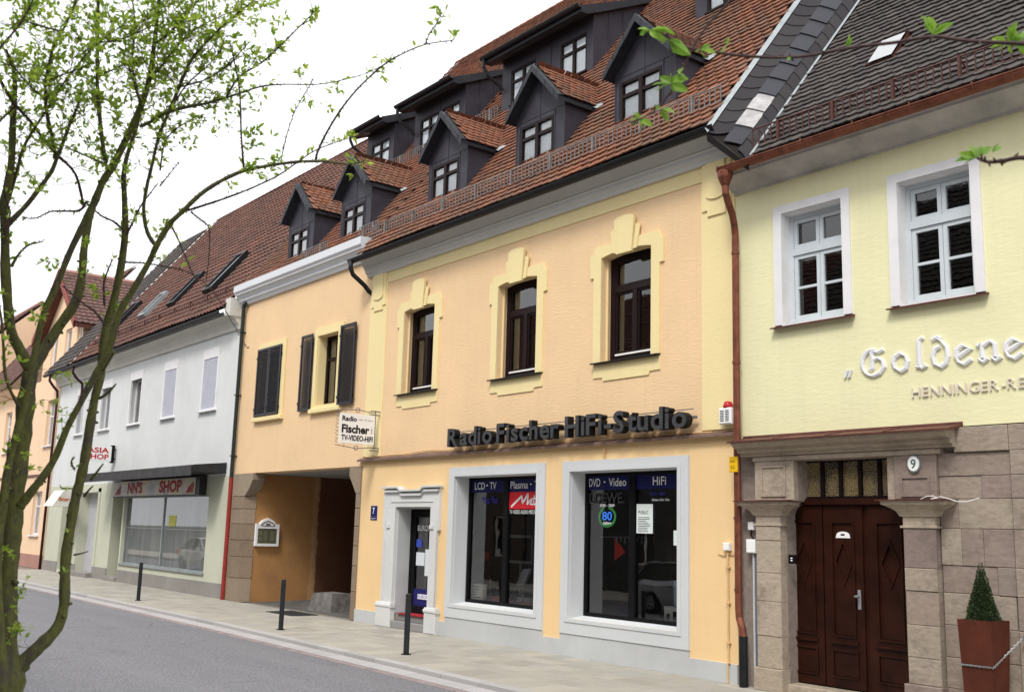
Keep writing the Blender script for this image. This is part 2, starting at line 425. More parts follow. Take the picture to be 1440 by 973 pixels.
wrp = mix(t, 0.12, pos(t), noise(t, pos(t), 2.0, 4)); t.links.new(wrp, n4.inputs['Vector'])
crk = node(t, 'ShaderNodeMath', operation='MULTIPLY'); t.links.new(ramp(t, n4.outputs['Distance'], [(0.0, 1), (0.012, 0)]), crk.inputs[0]); t.links.new(ramp(t, noise(t, pos(t), 0.5, 3), [(0.5, 0), (0.62, 0.6)]), crk.inputs[1])
cc = mix(t, crk.outputs[0], cc, (0.05, 0.05, 0.055))
cc = mix(t, ramp(t, n3, [(0.45, 0), (0.7, 0.4)]), cc, (0.2, 0.2, 0.21))
t.links.new(cc, b.inputs['Base Color']); b.inputs['Roughness'].default_value = 0.75; bump(t, b, n1, 0.5, 0.012)
g = MB()
xs = [-160, -60, -48]+list(range(-46, 12, 2))+[40]
for i in range(len(xs)-1):
    a, c = xs[i], xs[i+1]
    g.poly([(a, -10.55, -0.1), (c, -10.55, -0.1), (c, yk(c)-0.56, -0.1), (a, yk(a)-0.56, -0.1)])
struct('road', g, m_asphalt)
m_slab = islandmat('paving_stone', [(0.31, 0.29, 0.25), (0.38, 0.355, 0.30), (0.34, 0.325, 0.285), (0.42, 0.39, 0.33), (0.33, 0.32, 0.29)], 0.8, 30, 0.18, 0.25, stain=0.25, staincol=(0.25, 0.22, 0.18))
m_joint = M('sand_joint', (0.20, 0.18, 0.15), 0.95, 0.2, 20)
g = MB()
for i in range(len(xs)-1):
    a, c = xs[i], xs[i+1]; g.poly([(a, yk(a)+0.02, -0.012), (c, yk(c)+0.02, -0.012), (c, 0.3, -0.012), (a, 0.3, -0.012)])
pave = struct('pavement', g, m_joint)
def slab(x0, x1, y0a, y0b, y1, z, th=0.03, b=0.008):
    mb = MB(); e = 0.0045
    mb.add([(x0+e+b, y0a+e+b, z), (x1-e-b, y0b+e+b, z), (x1-e-b, y1-e-b, z), (x0+e+b, y1-e-b, z),
            (x0+e, y0a+e, z-b), (x1-e, y0b+e, z-b), (x1-e, y1-e, z-b), (x0+e, y1-e, z-b),
            (x0+e, y0a+e, z-th), (x1-e, y0b+e, z-th), (x1-e, y1-e, z-th), (x0+e, y1-e, z-th)],
           [(0, 1, 2, 3)] + [(4+k, 4+(k+1) % 4, (k+1) % 4, k) for k in range(4)] + [(8+k, 8+(k+1) % 4, 4+(k+1) % 4, 4+k) for k in range(4)])
    return mb
cells = []
rows = 8
for r_ in range(rows):
    x = -47.0 + (0.23 if r_ % 2 else 0)
    while x < 2:
        L = 0.46 + random.uniform(-0.12, 0.14)
        x1 = x+L
        y1 = -0.33*r_
        y0a, y0b = (-0.33*(r_+1),)*2
        if r_ == rows-1: y0a, y0b = yk(x), yk(x1)
        if not ((-27 < (x+x1)/2 < -21.2) and r_ == 0 and False): cells.append((x, x1, y0a, y0b, y1, random.uniform(-0.002, 0.003)))
        x = x1
key = lambda c: (Vector(((c[0]+c[1])/2, c[4], 0))-CAM).length
vis = sorted([c for c in cells if in_frame(((c[0]+c[1])/2, (c[2]+c[4])/2, 0))], key=key)
near = vis[:300]; sn = set(near); mb = MB()
for c in cells:
    if c in sn: part('paving_slab', slab(*c), m_slab, pave)
    elif c[0] < -8: w = slab(*c); mb.add(w.v, w.f)
    else: w = slab(*c); mb.add(w.v, w.f)
part('paving_slabs', mb, m_slab, pave, stuff=True)
m_granite = islandmat('granite_kerb', [(0.36, 0.35, 0.34), (0.46, 0.44, 0.42), (0.42, 0.40, 0.40)], 0.75, 60, 0.3, 0.25)
m_gut = islandmat('gutter_stone', [(0.40, 0.385, 0.385), (0.45, 0.43, 0.43), (0.37, 0.36, 0.36)], 0.75, 60, 0.25, 0.25)
m_red = islandmat('red_edge_stone', [(0.26, 0.215, 0.21), (0.31, 0.25, 0.24), (0.22, 0.19, 0.19)], 0.75, 60, 0.3, 0.25)
g = MB(); a, c = -60, 10
for i in range(len(xs)-1):
    a, c = xs[i], xs[i+1]; g.poly([(a, yk(a)-0.58, -0.115), (c, yk(c)-0.58, -0.115), (c, yk(c)+0.02, -0.115), (a, yk(a)+0.02, -0.115)])
kerb = struct('kerb', g, m_joint)
def ksl(x0, x1, o0, o1, z, th):
    mb = MB(); e = 0.004
    A = (x0+e, yk(x0)+o0); B = (x1-e, yk(x1)+o0); D = (x1-e, yk(x1)+o1); E = (x0+e, yk(x0)+o1); bv = 0.012
    mb.add([(A[0], A[1]+bv, z), (B[0], B[1]+bv, z), (D[0], D[1], z), (E[0], E[1], z), (A[0], A[1], z-bv), (B[0], B[1], z-bv), (A[0], A[1], z-th), (B[0], B[1], z-th), (D[0], D[1], z-th), (E[0], E[1], z-th)],
           [(0, 1, 2, 3), (4, 5, 1, 0), (6, 7, 5, 4), (1, 5, 7, 8, 2), (0, 3, 9, 6, 4)])
    return mb
x = -60.0
while x < 4:
    L = 0.98; part('kerb_stone', ksl(x, x+L, -0.16, -0.002, 0.0, 0.12), m_granite, kerb); x += L
x = -60.0
while x < 4:
    part('gutter_stone', ksl(x, x+0.5, -0.44, -0.162, -0.07, 0.05), m_gut, kerb); x += 0.5
mb = MB(); x = -60.0
while x < 4:
    w = ksl(x, x+0.25, -0.56, -0.442, -0.085, 0.04); mb.add(w.v, w.f); x += 0.25
part('edge_setts', mb, m_red, kerb, stuff=True)
g = MB(); g.box(-120, 40, -14.6, -10.7, -0.12, 0.02); struct('far_pavement', g, m_slab)
g = MB(); g.box(-120, 40, -10.7, -10.55, -0.12, 0.03); struct('far_kerb', g, m_granite)

# ------------------------------------------------------------------ building helpers
def rect(x0, x1, z0, z1): return [(x0, z0), (x1, z0), (x1, z1), (x0, z1)]
def window_into(parent, x0, x1, z0, z1, y, frame_mat, w=0.07, mull=(), bars=(), transom=None, th=0.07, glass=None, panes=True, tw=0.06):
    """frame mesh with mullions; each light its own pane. Returns the window part."""
    glass = glass or m_glass
    f = MB(); f.frame(x0, x1, z0, z1, y, y+th, w)
    cols = [x0+w] + [m for m in mull] + [x1-w]
    zs = [z0+w] + list(bars) + [z1-w]
    for m_ in mull: f.box(m_-tw/2, m_+tw/2, y+0.006, y+th-0.006, z0+w, z1-w)
    for b_ in bars: f.box(x0+w, x1-w, y+0.009, y+th-0.009, b_-tw/2, b_+tw/2)
    o = part('window', f, frame_mat, parent)
    if panes:
        for i in range(len(cols)-1):
            for j in range(len(zs)-1):
                p = MB(); yy = y+th*0.55 + random.uniform(0, 0.004)
                a = random.uniform(-0.004, 0.004)
                p.poly([(cols[i], yy, zs[j]), (cols[i+1], yy+a, zs[j]), (cols[i+1], yy+a, zs[j+1]), (cols[i], yy, zs[j+1])])
                part('pane', p, glass, o)
    return o
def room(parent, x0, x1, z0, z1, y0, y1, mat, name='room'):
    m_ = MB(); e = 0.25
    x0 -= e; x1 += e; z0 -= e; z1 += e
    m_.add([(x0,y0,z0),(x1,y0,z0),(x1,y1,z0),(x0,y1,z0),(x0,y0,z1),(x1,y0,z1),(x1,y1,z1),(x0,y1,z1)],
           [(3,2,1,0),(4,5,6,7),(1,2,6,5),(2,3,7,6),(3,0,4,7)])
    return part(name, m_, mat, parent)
def curtain(parent, x0, x1, z0, z1, y, mat=None, folds=0.09, amp=0.02, name='curtain'):
    n = max(6, int((x1-x0)/0.02)); vs = []
    for i in range(n+1):
        x = x0+(x1-x0)*i/n; d = amp*math.sin(2*math.pi*x/folds+math.sin(x*7))
        vs += [(x, y+d, z0), (x, y+d*0.6, z1)]
    m_ = MB(); m_.add(vs, [(2*i, 2*i+2, 2*i+3, 2*i+1) for i in range(n)])
    return part(name, m_, mat or m_curtain, parent, smooth=True)
def sweep_x(prof, x0, x1, mb=None):
    mb = mb or MB(); return mb.ext([prof], 'yz', x0, x1)
def half_gutter(mb, x0, x1, y, z, r=0.075):
    prof = [(y+r*math.cos(a), z+r*math.sin(a)) for a in [math.pi+math.pi*k/8 for k in range(9)]]
    inn = [(y+(r-0.012)*math.cos(a), z+(r-0.012)*math.sin(a)) for a in [2*math.pi-math.pi*k/8 for k in range(9)]]
    mb.ext([prof+inn], 'yz', x0, x1)
    mb.tube([(x0, y-r, z), (x1, y-r, z)], 0.012, 6)
    return mb
def snow_guard(parent, x0, x1, y, zbase, h, nslope, mat, gap=0.11, feet=1.3):
    # lattice railing standing on the roof: two rails, close upright bars, brackets
    n = Vector((0, -0.0, 1)); mb = MB()
    def P(x, a): return (x, y-0.02, zbase+a)
    mb.tube([P(x0, 0.03), P(x1, 0.03)], 0.012, 5); mb.tube([P(x0, h), P(x1, h)], 0.014, 5)
    k = int((x1-x0)/gap)
    for i in range(k+1):
        x = x0+(x1-x0)*i/k; mb.tube([P(x, 0.02), P(x, h+0.01)], 0.0105, 4, False)
    k = max(1, int((x1-x0)/feet))
    for i in range(k+1):
        x = x0+(x1-x0)*(i+0.5)/(k+1); mb.box(x-0.018, x+0.018, y-0.045, y+0.0, zbase-0.06, zbase+h+0.015)
        mb.tube([(x, y, zbase+h*0.9), (x, y+0.2, zbase+0.16)], 0.01, 4)
    return part('snow_guard', mb, mat, parent)
MZ0, MM = 8.72, 1.27            # main roof plane z = MZ0 + MM*y
def roofz(y): return MZ0+MM*y
th_m = math.atan(MM)
m_rt = tilemat('red_roof_tile', [(0.20, 0.082, 0.046), (0.27, 0.098, 0.050), (0.17, 0.076, 0.050), (0.30, 0.118, 0.064), (0.23, 0.094, 0.055), (0.155, 0.072, 0.050), (0.26, 0.10, 0.053), (0.235, 0.12, 0.082)], (0.115, 0.085, 0.060), 0.85)
m_bt = tilemat('brown_roof_tile', [(0.056, 0.047, 0.045), (0.080, 0.067, 0.063), (0.045, 0.039, 0.038), (0.10, 0.085, 0.078), (0.066, 0.055, 0.052)], (0.05, 0.055, 0.04), 0.4, 0.75)
m_gt = tilemat('old_brown_pantile', [(0.12, 0.060, 0.046), (0.155, 0.072, 0.052), (0.10, 0.052, 0.042), (0.19, 0.085, 0.058), (0.13, 0.064, 0.05)], (0.06, 0.05, 0.045), 0.5)
m_deck = M('roof_underlay', (0.012, 0.010, 0.009), 0.9, 0.2, 4)
m_slate = islandmat('slate', [(0.026, 0.023, 0.026), (0.036, 0.032, 0.034), (0.022, 0.020, 0.023), (0.032, 0.028, 0.028)], 0.6, 30, 0.25, 0.25, spec=0.15)
m_slate_d = islandmat('slate_plate', [(0.034, 0.035, 0.044), (0.042, 0.044, 0.053), (0.038, 0.039, 0.047)], 0.55, 20, 0.15, 0.2, spec=0.2)
m_lead = M('bright_zinc_plate', (0.36, 0.35, 0.35), 0.5, 0.25, 8, bmp=0.1, bs=20)
TILE = beaver(0.205, 0.36, 0.026, 0.066); TILE_S = beaver(0.17, 0.30, 0.02, 0.042); PAN = pantile(0.24, 0.36)

def gabled_dormer(house, xc, zb, ze, za, seed):
    y0 = 0.36; hw = 0.755; x0, x1 = xc-hw, xc+hw
    wx0, wx1, wz0, wz1 = xc-0.60, xc+0.42, zb+0.02, zb+0.86
    m = MB()
    m.ext([[(x0, zb-0.25), (x1, zb-0.25), (x1, ze), (xc, za-0.05), (x0, ze)], rect(wx0, wx1, wz0, wz1)], 'xz', y0, y0+0.10)
    for xx in (x0, x1-0.05):
        yr = (ze-MZ0)/MM
        m.ext([[(y0+0.10, zb-0.2), (y0+0.10, ze), (yr, ze)]], 'yz', xx, xx+0.05)
    # standing seams and cover strips of the cladding
    m.box(xc-0.012, xc+0.012, y0-0.012, y0, wz1+0.03, za-0.12)
    m.box(x0, x1, y0-0.008, y0-0.001, wz1+0.10, wz1+0.115)
    for xx in (wx0-0.05, wx1+0.03): m.box(xx, xx+0.02, y0-0.014, y0, wz0-0.1, wz1+0.1)
    m.box(x0+0.0, x0+0.03, y0-0.01, y0, zb-0.2, ze); m.box(x1-0.03, x1, y0-0.01, y0, zb-0.2, ze)
    d = part('dormer', m, m_anth, house)
    win = MB(); win.frame(wx0, wx1, wz0, wz1, y0-0.012, y0+0.07, 0.055)
    mc = (wx0+wx1)/2
    win.box(mc-0.045, mc+0.045, y0-0.016, y0+0.065, wz0+0.05, wz1-0.05)
    win.box(wx0+0.05, wx1-0.05, y0-0.008, y0+0.06, wz1-0.31, wz1-0.245)
    part('window_frame', win, m_dark, d)
    for a, b_ in ((wx0+0.055, mc-0.045), (mc+0.045, wx1-0.055)):
        for c0, c1 in ((wz0+0.055, wz1-0.31), (wz1-0.245, wz1-0.055)):
            p = MB(); yy = y0+0.03; t_ = random.uniform(-0.003, 0.003)
            p.poly([(a, yy, c0), (b_, yy+t_, c0), (b_, yy+t_, c1), (a, yy, c1)]); part('pane', p, m_glass, d)
    curtain(d, wx0+0.03, wx1-0.03, wz0+0.03, wz1-0.03, y0+0.062, amp=0.008)
    rm = MB(); rm.poly([(wx0-0.1, y0+0.25, wz0-0.1), (wx1+0.1, y0+0.25, wz0-0.1), (wx1+0.1, y0+0.25, wz1+0.1), (wx0-0.1, y0+0.25, wz1+0.1)]); part('room', rm, m_room, d)
    # pitched roof slabs
    yf = 0.14; ov = 0.075; sl = (za-ze)/hw
    ze2 = ze-ov*sl
    rs = MB()
    for s in (-1, 1):
        e = (xc+s*(hw+ov), ze2); rr = (xc, za)
        A = Vector((e[0], yf, e[1])); B = Vector((rr[0], yf, rr[1]))
        Ab = Vector((e[0], (e[1]-MZ0)/MM+0.05, e[1])); Bb = Vector((rr[0], (rr[1]-MZ0)/MM+0.05, rr[1]))
        dz = Vector((0, 0, -0.07))
        rs.add([A, B, Bb, Ab, A+dz, B+dz, Bb+dz, Ab+dz], [(0, 1, 2, 3), (7, 6, 5, 4), (0, 4, 5, 1), (0, 3, 7, 4), (2, 6, 7, 3)])
    part('dormer_roof', rs, m_anth2, d)
    # slate verge on the gable edge
    vs_ = MB()
    for s in (-1, 1):
        for k in range(6):
            f0, f1 = k/6, (k+1)/6
            p0 = Vector((xc+s*(hw+ov)*(1-f0), 0, ze2+(za-ze2)*f0)); p1 = Vector((xc+s*(hw+ov)*(1-f1), 0, ze2+(za-ze2)*f1))
            dn = Vector((0, 0, -0.11)); up_ = Vector((0, 0, 0.035)); y1_, y2_ = yf-0.03-0.006*(k % 2), yf
            q = [p0+dn, p1+dn, p1+up_, p0+up_]
            vs_.add([(p.x, y1_, p.z) for p in q]+[(p.x, y2_, p.z) for p in q], [(0, 1, 2, 3), (4, 7, 6, 5), (0, 4, 5, 1), (1, 5, 6, 2), (2, 6, 7, 3), (3, 7, 4, 0)])
            q2 = [(p0.x, yf-0.02, p0.z+0.036), (p1.x, yf-0.02, p1.z+0.036), (p1.x, yf+0.13, p1.z+0.044), (p0.x, yf+0.13, p0.z+0.044)]
            vs_.poly(q2)
    part('verge_slates', vs_, m_anth2, d)
    # tiles on both slopes, ridge tiles
    for s in (-1, 1):
        up_ = Vector((-s*(hw+ov), 0, za-ze2)); H = up_.length
        if s == 1: O, uu = Vector((xc+hw+ov, yf+0.10, ze2+0.005)), Vector((0, 1, 0))
        else:
            O, uu = Vector((xc-hw-ov, 3.3, ze2+0.005)), Vector((0, -1, 0))
        W = 3.3-yf-0.1
        tile_field(d, 'roof_tile', O, uu, up_, W, H, 0.175, 0.15, TILE_S, m_rt, 0, clip=lambda p: p.z > roofz(p.y)-0.12 and p.y > yf+0.1, seedv=seed*3+s)
    rt = MB(); y = yf+0.1; ye = (za-MZ0)/MM
    while y < ye:
        for k in range(6):
            a0, a1 = math.pi*k/6, math.pi*(k+1)/6; r0_, r1_ = 0.085, 0.075
            rt.add([(xc+r0_*math.cos(a0), y, za-0.01+r0_*0.8*math.sin(a0)), (xc+r0_*math.cos(a1), y, za-0.01+r0_*0.8*math.sin(a1)),
                    (xc+r1_*math.cos(a1), y+0.33, za-0.01+r1_*0.8*math.sin(a1)), (xc+r1_*math.cos(a0), y+0.33, za-0.01+r1_*0.8*math.sin(a0))], [(0, 1, 2, 3)])
        y += 0.3
    part('ridge_tiles', rt, m_rt, d, stuff=True)
    fl = MB(); yr = (ze2-MZ0)/MM
    X1 = xc+hw+ov
    fl.add([(X1-0.02, yr-0.18, ze2+0.03), (X1+0.13, yr-0.20, ze2-0.06), (X1+0.16, yr+0.10, roofz(yr+0.1)+0.05), (X1+0.0, yr+0.14, roofz(yr+0.14)+0.06)], [(0, 1, 2, 3)])
    part('flashing', fl, m_zinc, d)
    return d
def shed_dormer(house, x0, x1, wins, seed, pipe=True, zt=13.42):
    y0 = 2.6; zb = roofz(y0)-0.2; m = MB(); sl = 0.44
    top = zt+sl*0.3
    m.ext([rect(x0, x1, zb, top)] + [rect(a, b_, c0, c1) for a, b_, c0, c1 in wins], 'xz', y0, y0+0.10)
    ym = (zt-sl*2.2-MZ0)/(MM-sl)
    for xx in (x0, x1-0.05): m.ext([[(y0+0.1, zb), (y0+0.1, top), (ym, zt+sl*(ym-2.2))]], 'yz', xx, xx+0.05)
    x = x0+0.62
    while x < x1-0.2:
        if not any(a-0.06 < x < b_+0.06 for a, b_, _, _ in wins): m.box(x-0.01, x+0.01, y0-0.014, y0, zb, top-0.2)
        x += 0.62
    for yy in (3.05, 3.5): m.box(x1, x1+0.014, yy-0.01, yy+0.01, roofz(yy), zt+sl*(yy-2.2)-0.05)
    d = part('dormer', m, m_anth, house)
    for a, b_, c0, c1 in wins:
        f = MB(); f.frame(a, b_, c0, c1, y0+0.01, y0+0.07, 0.05); mc = (a+b_)/2
        f.box(mc-0.04, mc+0.04, y0+0.006, y0+0.065, c0+0.05, c1-0.05); f.box(a+0.05, b_-0.05, y0+0.012, y0+0.06, c1-0.33, c1-0.27)
        f.box(a-0.03, b_+0.03, y0-0.05, y0+0.0, c0-0.035, c0-0.005)
        part('window_frame', f, m_dark, d)
        for p0, p1 in ((a+0.05, mc-0.04), (mc+0.04, b_-0.05)):
            for q0, q1 in ((c0+0.05, c1-0.33), (c1-0.27, c1-0.05)):
                p = MB(); p.poly([(p0, y0+0.045, q0), (p1, y0+0.045, q0), (p1, y0+0.045, q1), (p0, y0+0.045, q1)]); part('pane', p, m_glass, d)
        curtain(d, a+0.03, b_-0.03, c0+0.03, c1-0.03, y0+0.062, amp=0.008)
    rm = MB(); rm.poly([(x0+0.06, y0+0.3, zb), (x1-0.06, y0+0.3, zb), (x1-0.06, y0+0.3, top-0.2), (x0+0.06, y0+0.3, top-0.2)]); part('room', rm, m_room, d)
    r_ = MB(); ov = 0.12
    pr = [(2.12, zt-0.12), (2.12, zt+0.02), (ym+0.15, zt+0.05+sl*(ym-2.05)), (ym+0.15, zt-0.05+sl*(ym-2.05)), (y0+0.1, zt+0.06), (2.3, zt-0.12)]
    r_.ext([pr], 'yz', x0-ov, x1+ov)
    part('dormer_roof', r_, m_anth2, d)
    g_ = MB(); half_gutter(g_, x0-ov-0.05, x1+ov+0.02, 2.06, zt+0.02, 0.07); part('gutter', g_, m_gutter, d)
    if pipe:
        q = MB(); xx = x0-ov+0.05
        q.tube([(xx, 2.06, zt-0.04), (xx, 2.06, zt-0.22), (xx+0.03, 2.15, zt-0.42), (xx+0.12, 2.45, zt-0.62), (xx+0.16, 2.54, zt-0.75)], 0.045, 8); part('downpipe', q, m_gutter, d)
    return d

# ================================================================== the radio shop house
HX0, HX1 = -20.95, -10.15
house = thing('shop_house', 'peach rendered house with cream window surrounds and two large grey framed shop windows', 'house', (-15.5, 0, 0))
UW = [-12.48, -15.43, -18.84]; UZ0, UZ1 = 4.91, 6.75
up = MB(); holes = []
for xc in UW:
    top = [(xc+0.6-1.2*k/8, UZ1+0.06*(1-(2*k/8-1)**2)-0.03) for k in range(9)]
    holes.append([(xc-0.6, UZ0), (xc+0.6, UZ0)] + top)
up.ext([rect(HX0, HX1, 3.54, 8.1)] + holes, 'xz', 0, 0.30); part('upper_wall', up, m_peach, house)
SW = [(-17.25, -14.69, 0.62, 3.07), (-13.79, -11.28, 0.62, 3.07)]
SD = (-19.37, -18.03, 0.0, 2.48)
lo = MB(); lo.ext([rect(HX0, HX1, 0, 3.54)] + [rect(*w) for w in SW] + [rect(SD[0], SD[1], 0.02, SD[3])], 'xz', 0.0, 0.45); part('lower_wall', lo, m_peach_low, house)
g = MB(); g.box(HX0, HX0+0.25, 0.46, 9, 0, 8.3); g.box(HX1-0.3, HX1-0.01, 0.46, 9, 0, 8.6); part('side_wall', g, m_plinth, house)
for a, b_ in ((HX0-0.01, -19.86), (-17.78, -17.44), (-17.44, -14.47), (-14.47, -14.0), (-14.0, -11.07), (-11.07, HX1+0.0)):
    pl = MB(); pl.box(a, b_, -0.03, 0.0, 0.0, 0.265 if (a, b_) not in ((-17.44, -14.47), (-14.0, -11.07)) else 0.37); part('plinth', pl, m_plinth, house)
# corner pilasters and frieze
for a, b_, q0, q1 in ((HX0-0.01, -20.22, -20.78, -20.36), (-10.80, HX1+0.02, -10.66, -10.28)):
    p = MB(); p.bbox(a, b_, -0.025, 0, 3.6, 7.79, 0.006); o = part('pilaster', p, m_cream, house)
    xm = (q0+q1)/2; hw = (q1-q0)/2
    c = MB()
    tab = [(xm-hw, 7.77), (xm-hw, 7.26)] + [(xm-hw*math.cos(a_), 7.26-hw*0.45*math.sin(a_)) for a_ in [math.pi*k/8 for k in range(1, 8)]] + [(xm+hw, 7.26), (xm+hw, 7.77)]
    c.ext([tab], 'xz', -0.075, -0.05)
    w = hw+0.10
    c.ext([[(xm-w, 7.775), (xm-w, 7.02), (xm-w*0.62, 7.02), (xm-w*0.62, 6.92), (xm+w*0.62, 6.92), (xm+w*0.62, 7.02), (xm+w, 7.02), (xm+w, 7.775)]], 'xz', -0.05, -0.022)
    part('capital', c, m_cream, o)
fz = MB(); fz.bbox(-20.22, -10.80, -0.02, 0, 7.52, 7.79, 0.006); part('frieze', fz, m_cream, house)
# eaves cornice, string flashing
co = MB(); sweep_x([(0, 7.77), (-0.07, 7.77), (-0.09, 7.80), (-0.09, 7.83), (-0.14, 7.86), (-0.15, 7.90), (-0.15, 7.925), (-0.19, 7.945), (-0.19, 7.97), (-0.30, 8.13), (-0.34, 8.14), (-0.34, 8.19), (0, 8.19)], HX0-0.12, HX1+0.1, co)
part('cornice', co, m_cornice, house)
g = MB(); half_gutter(g, HX0-0.25, HX1+0.05, -0.48, 8.13, 0.085)
for k in range(12): x = HX0+0.4+k*0.93; g.box(x-0.012, x+0.012, -0.565, -0.34, 8.135, 8.15)
part('gutter', g, m_gutter, house)
g = MB(); g.tube([(-21.08, -0.53, 8.12), (-21.08, -0.53, 7.93), (-21.06, -0.47, 7.78), (-20.97, -0.2, 7.55), (-20.95, -0.08, 7.42), (-20.95, 0.02, 7.37)], 0.055, 10); part('downpipe', g, m_gutter, house, smooth=True)
g = MB(); sweep_x([(0.0, 3.56), (-0.005, 3.575), (-0.10, 3.53), (-0.105, 3.49), (-0.09, 3.49), (-0.085, 3.515), (0.0, 3.53)], HX0-0.12, HX1+0.08, g); part('string_flashing', g, M('brown_flashing', (0.16, 0.10, 0.08), 0.5, 0.3, 5), house)
ca = MB()
pts = [(HX0+0.1, -0.03, 3.60)] + [(x_, -0.03, 3.60+0.02*math.sin(x_*1.3)+0.012*math.sin(x_*3.7)) for x_ in np.arange(-20.5, -10.4, 0.3)]
ca.tube(pts, 0.012, 5); ca.tube([(-12.9, -0.03, 3.61), (-12.9, -0.03, 3.75)], 0.012, 5); ca.tube([(-12.95, -0.03, 3.47), (-12.95, -0.03, 3.26)], 0.014, 5)
part('wall_cable', ca, M('cream_cable', (0.62, 0.42, 0.2), 0.6), house)
# upper windows
for xc in UW:
    s = MB()
    top = [(xc-0.6+1.2*k/8, UZ1+0.06*(1-(2*k/8-1)**2)-0.03) for k in range(9)]
    out = [(xc-0.79, UZ0-0.02), (xc-0.62, UZ0-0.02), (xc-0.6, UZ0-0.02), (xc-0.6, UZ1-0.03)] + top[1:-1] + [(xc+0.6, UZ1-0.03), (xc+0.6, UZ0-0.02), (xc+0.79, UZ0-0.02),
        (xc+0.79, 6.40), (xc+0.88, 6.40), (xc+0.88, 6.82), (xc+0.80, 6.82), (xc+0.76, 6.94), (xc+0.3, 6.94), (xc-0.3, 6.94), (xc-0.76, 6.94), (xc-0.80, 6.82), (xc-0.88, 6.82), (xc-0.88, 6.40), (xc-0.79, 6.40)]
    s.ext([out], 'xz', -0.035, 0.0)
    s.ext([[(xc-0.79, 4.86), (xc-0.79, 4.64), (xc-0.56, 4.635), (xc-0.54, 4.575), (xc+0.54, 4.575), (xc+0.56, 4.635), (xc+0.79, 4.64), (xc+0.79, 4.86)]], 'xz', -0.02, 0.0)
    # inner rebate
    s.frame(xc-0.6, xc+0.6, UZ0-0.3, UZ1+0.02, 0.10, 0.12, 0.035)
    o = part('window_surround', s, m_cream, house)
    k = MB()
    k.ext([[(xc-0.28, 6.74), (xc-0.19, 6.735), (xc-0.26, 7.16), (xc-0.36, 7.14)]], 'xz', -0.055, -0.03)
    k.ext([[(xc+0.19, 6.735), (xc+0.28, 6.74), (xc+0.36, 7.14), (xc+0.26, 7.16)]], 'xz', -0.055, -0.03)
    k.ext([[(xc-0.185, 6.70), (xc+0.185, 6.70), (xc+0.24, 7.30), (xc+0.16, 7.345), (xc, 7.36), (xc-0.16, 7.345), (xc-0.24, 7.30)]], 'xz', -0.085, -0.03)
    part('keystone', k, m_cream, o)
    w = window_into(house, xc-0.6, xc+0.6, UZ0+0.02, UZ1+0.04, 0.20, m_dark, 0.12, th=0.09, panes=False)
    f = MB(); zt = 6.17
    f.box(xc-0.48, xc+0.48, 0.195, 0.28, zt-0.05, zt+0.05)
    f.box(xc-0.05, xc+0.05, 0.19, 0.275, UZ0+0.14, zt-0.05)
    f.ext([[(xc-0.48, UZ1-0.07)]+[(xc-0.48+0.96*q/6, UZ1-0.14+0.03*math.sin(math.pi*q/6)) for q in range(7)]+[(xc+0.48, UZ1-0.07)]], 'xz', 0.205, 0.28)
    part('window_bars', f, m_dark, w)
    for a, b_, c0, c1 in ((xc-0.48, xc-0.05, UZ0+0.14, zt-0.05), (xc+0.05, xc+0.48, UZ0+0.14, zt-0.05), (xc-0.48, xc+0.48, zt+0.05, UZ1-0.08)):
        f = MB(); f.frame(a, b_, c0, c1, 0.215, 0.265, 0.035); part('casement', f, m_dark, w)
        p = MB(); t_ = random.uniform(-0.004, 0.004); p.poly([(a, 0.245, c0), (b_, 0.245+t_, c0), (b_, 0.245+t_, c1), (a, 0.245, c1)]); part('pane', p, m_glass, w)
    f = MB(); f.box(xc-0.46, xc+0.46, 0.18, 0.2, UZ0+0.105, UZ0+0.135); part('weather_bar', f, m_white, w)
    f = MB(); f.ext([[(-0.10, UZ0-0.045), (0.2, UZ0+0.0), (0.2, UZ0+0.02), (-0.10, UZ0-0.022)]], 'yz', xc-0.79, xc+0.79); part('sill', f, m_gutter, w)
    room(w, xc-0.6, xc+0.6, UZ0, UZ1, 0.31, 2.6, m_room)
    curtain(w, xc-0.58, xc-0.40, UZ0+0.1, UZ1-0.05, 0.36, M('beige_curtain', (0.36, 0.32, 0.24), 0.9), name='curtain')
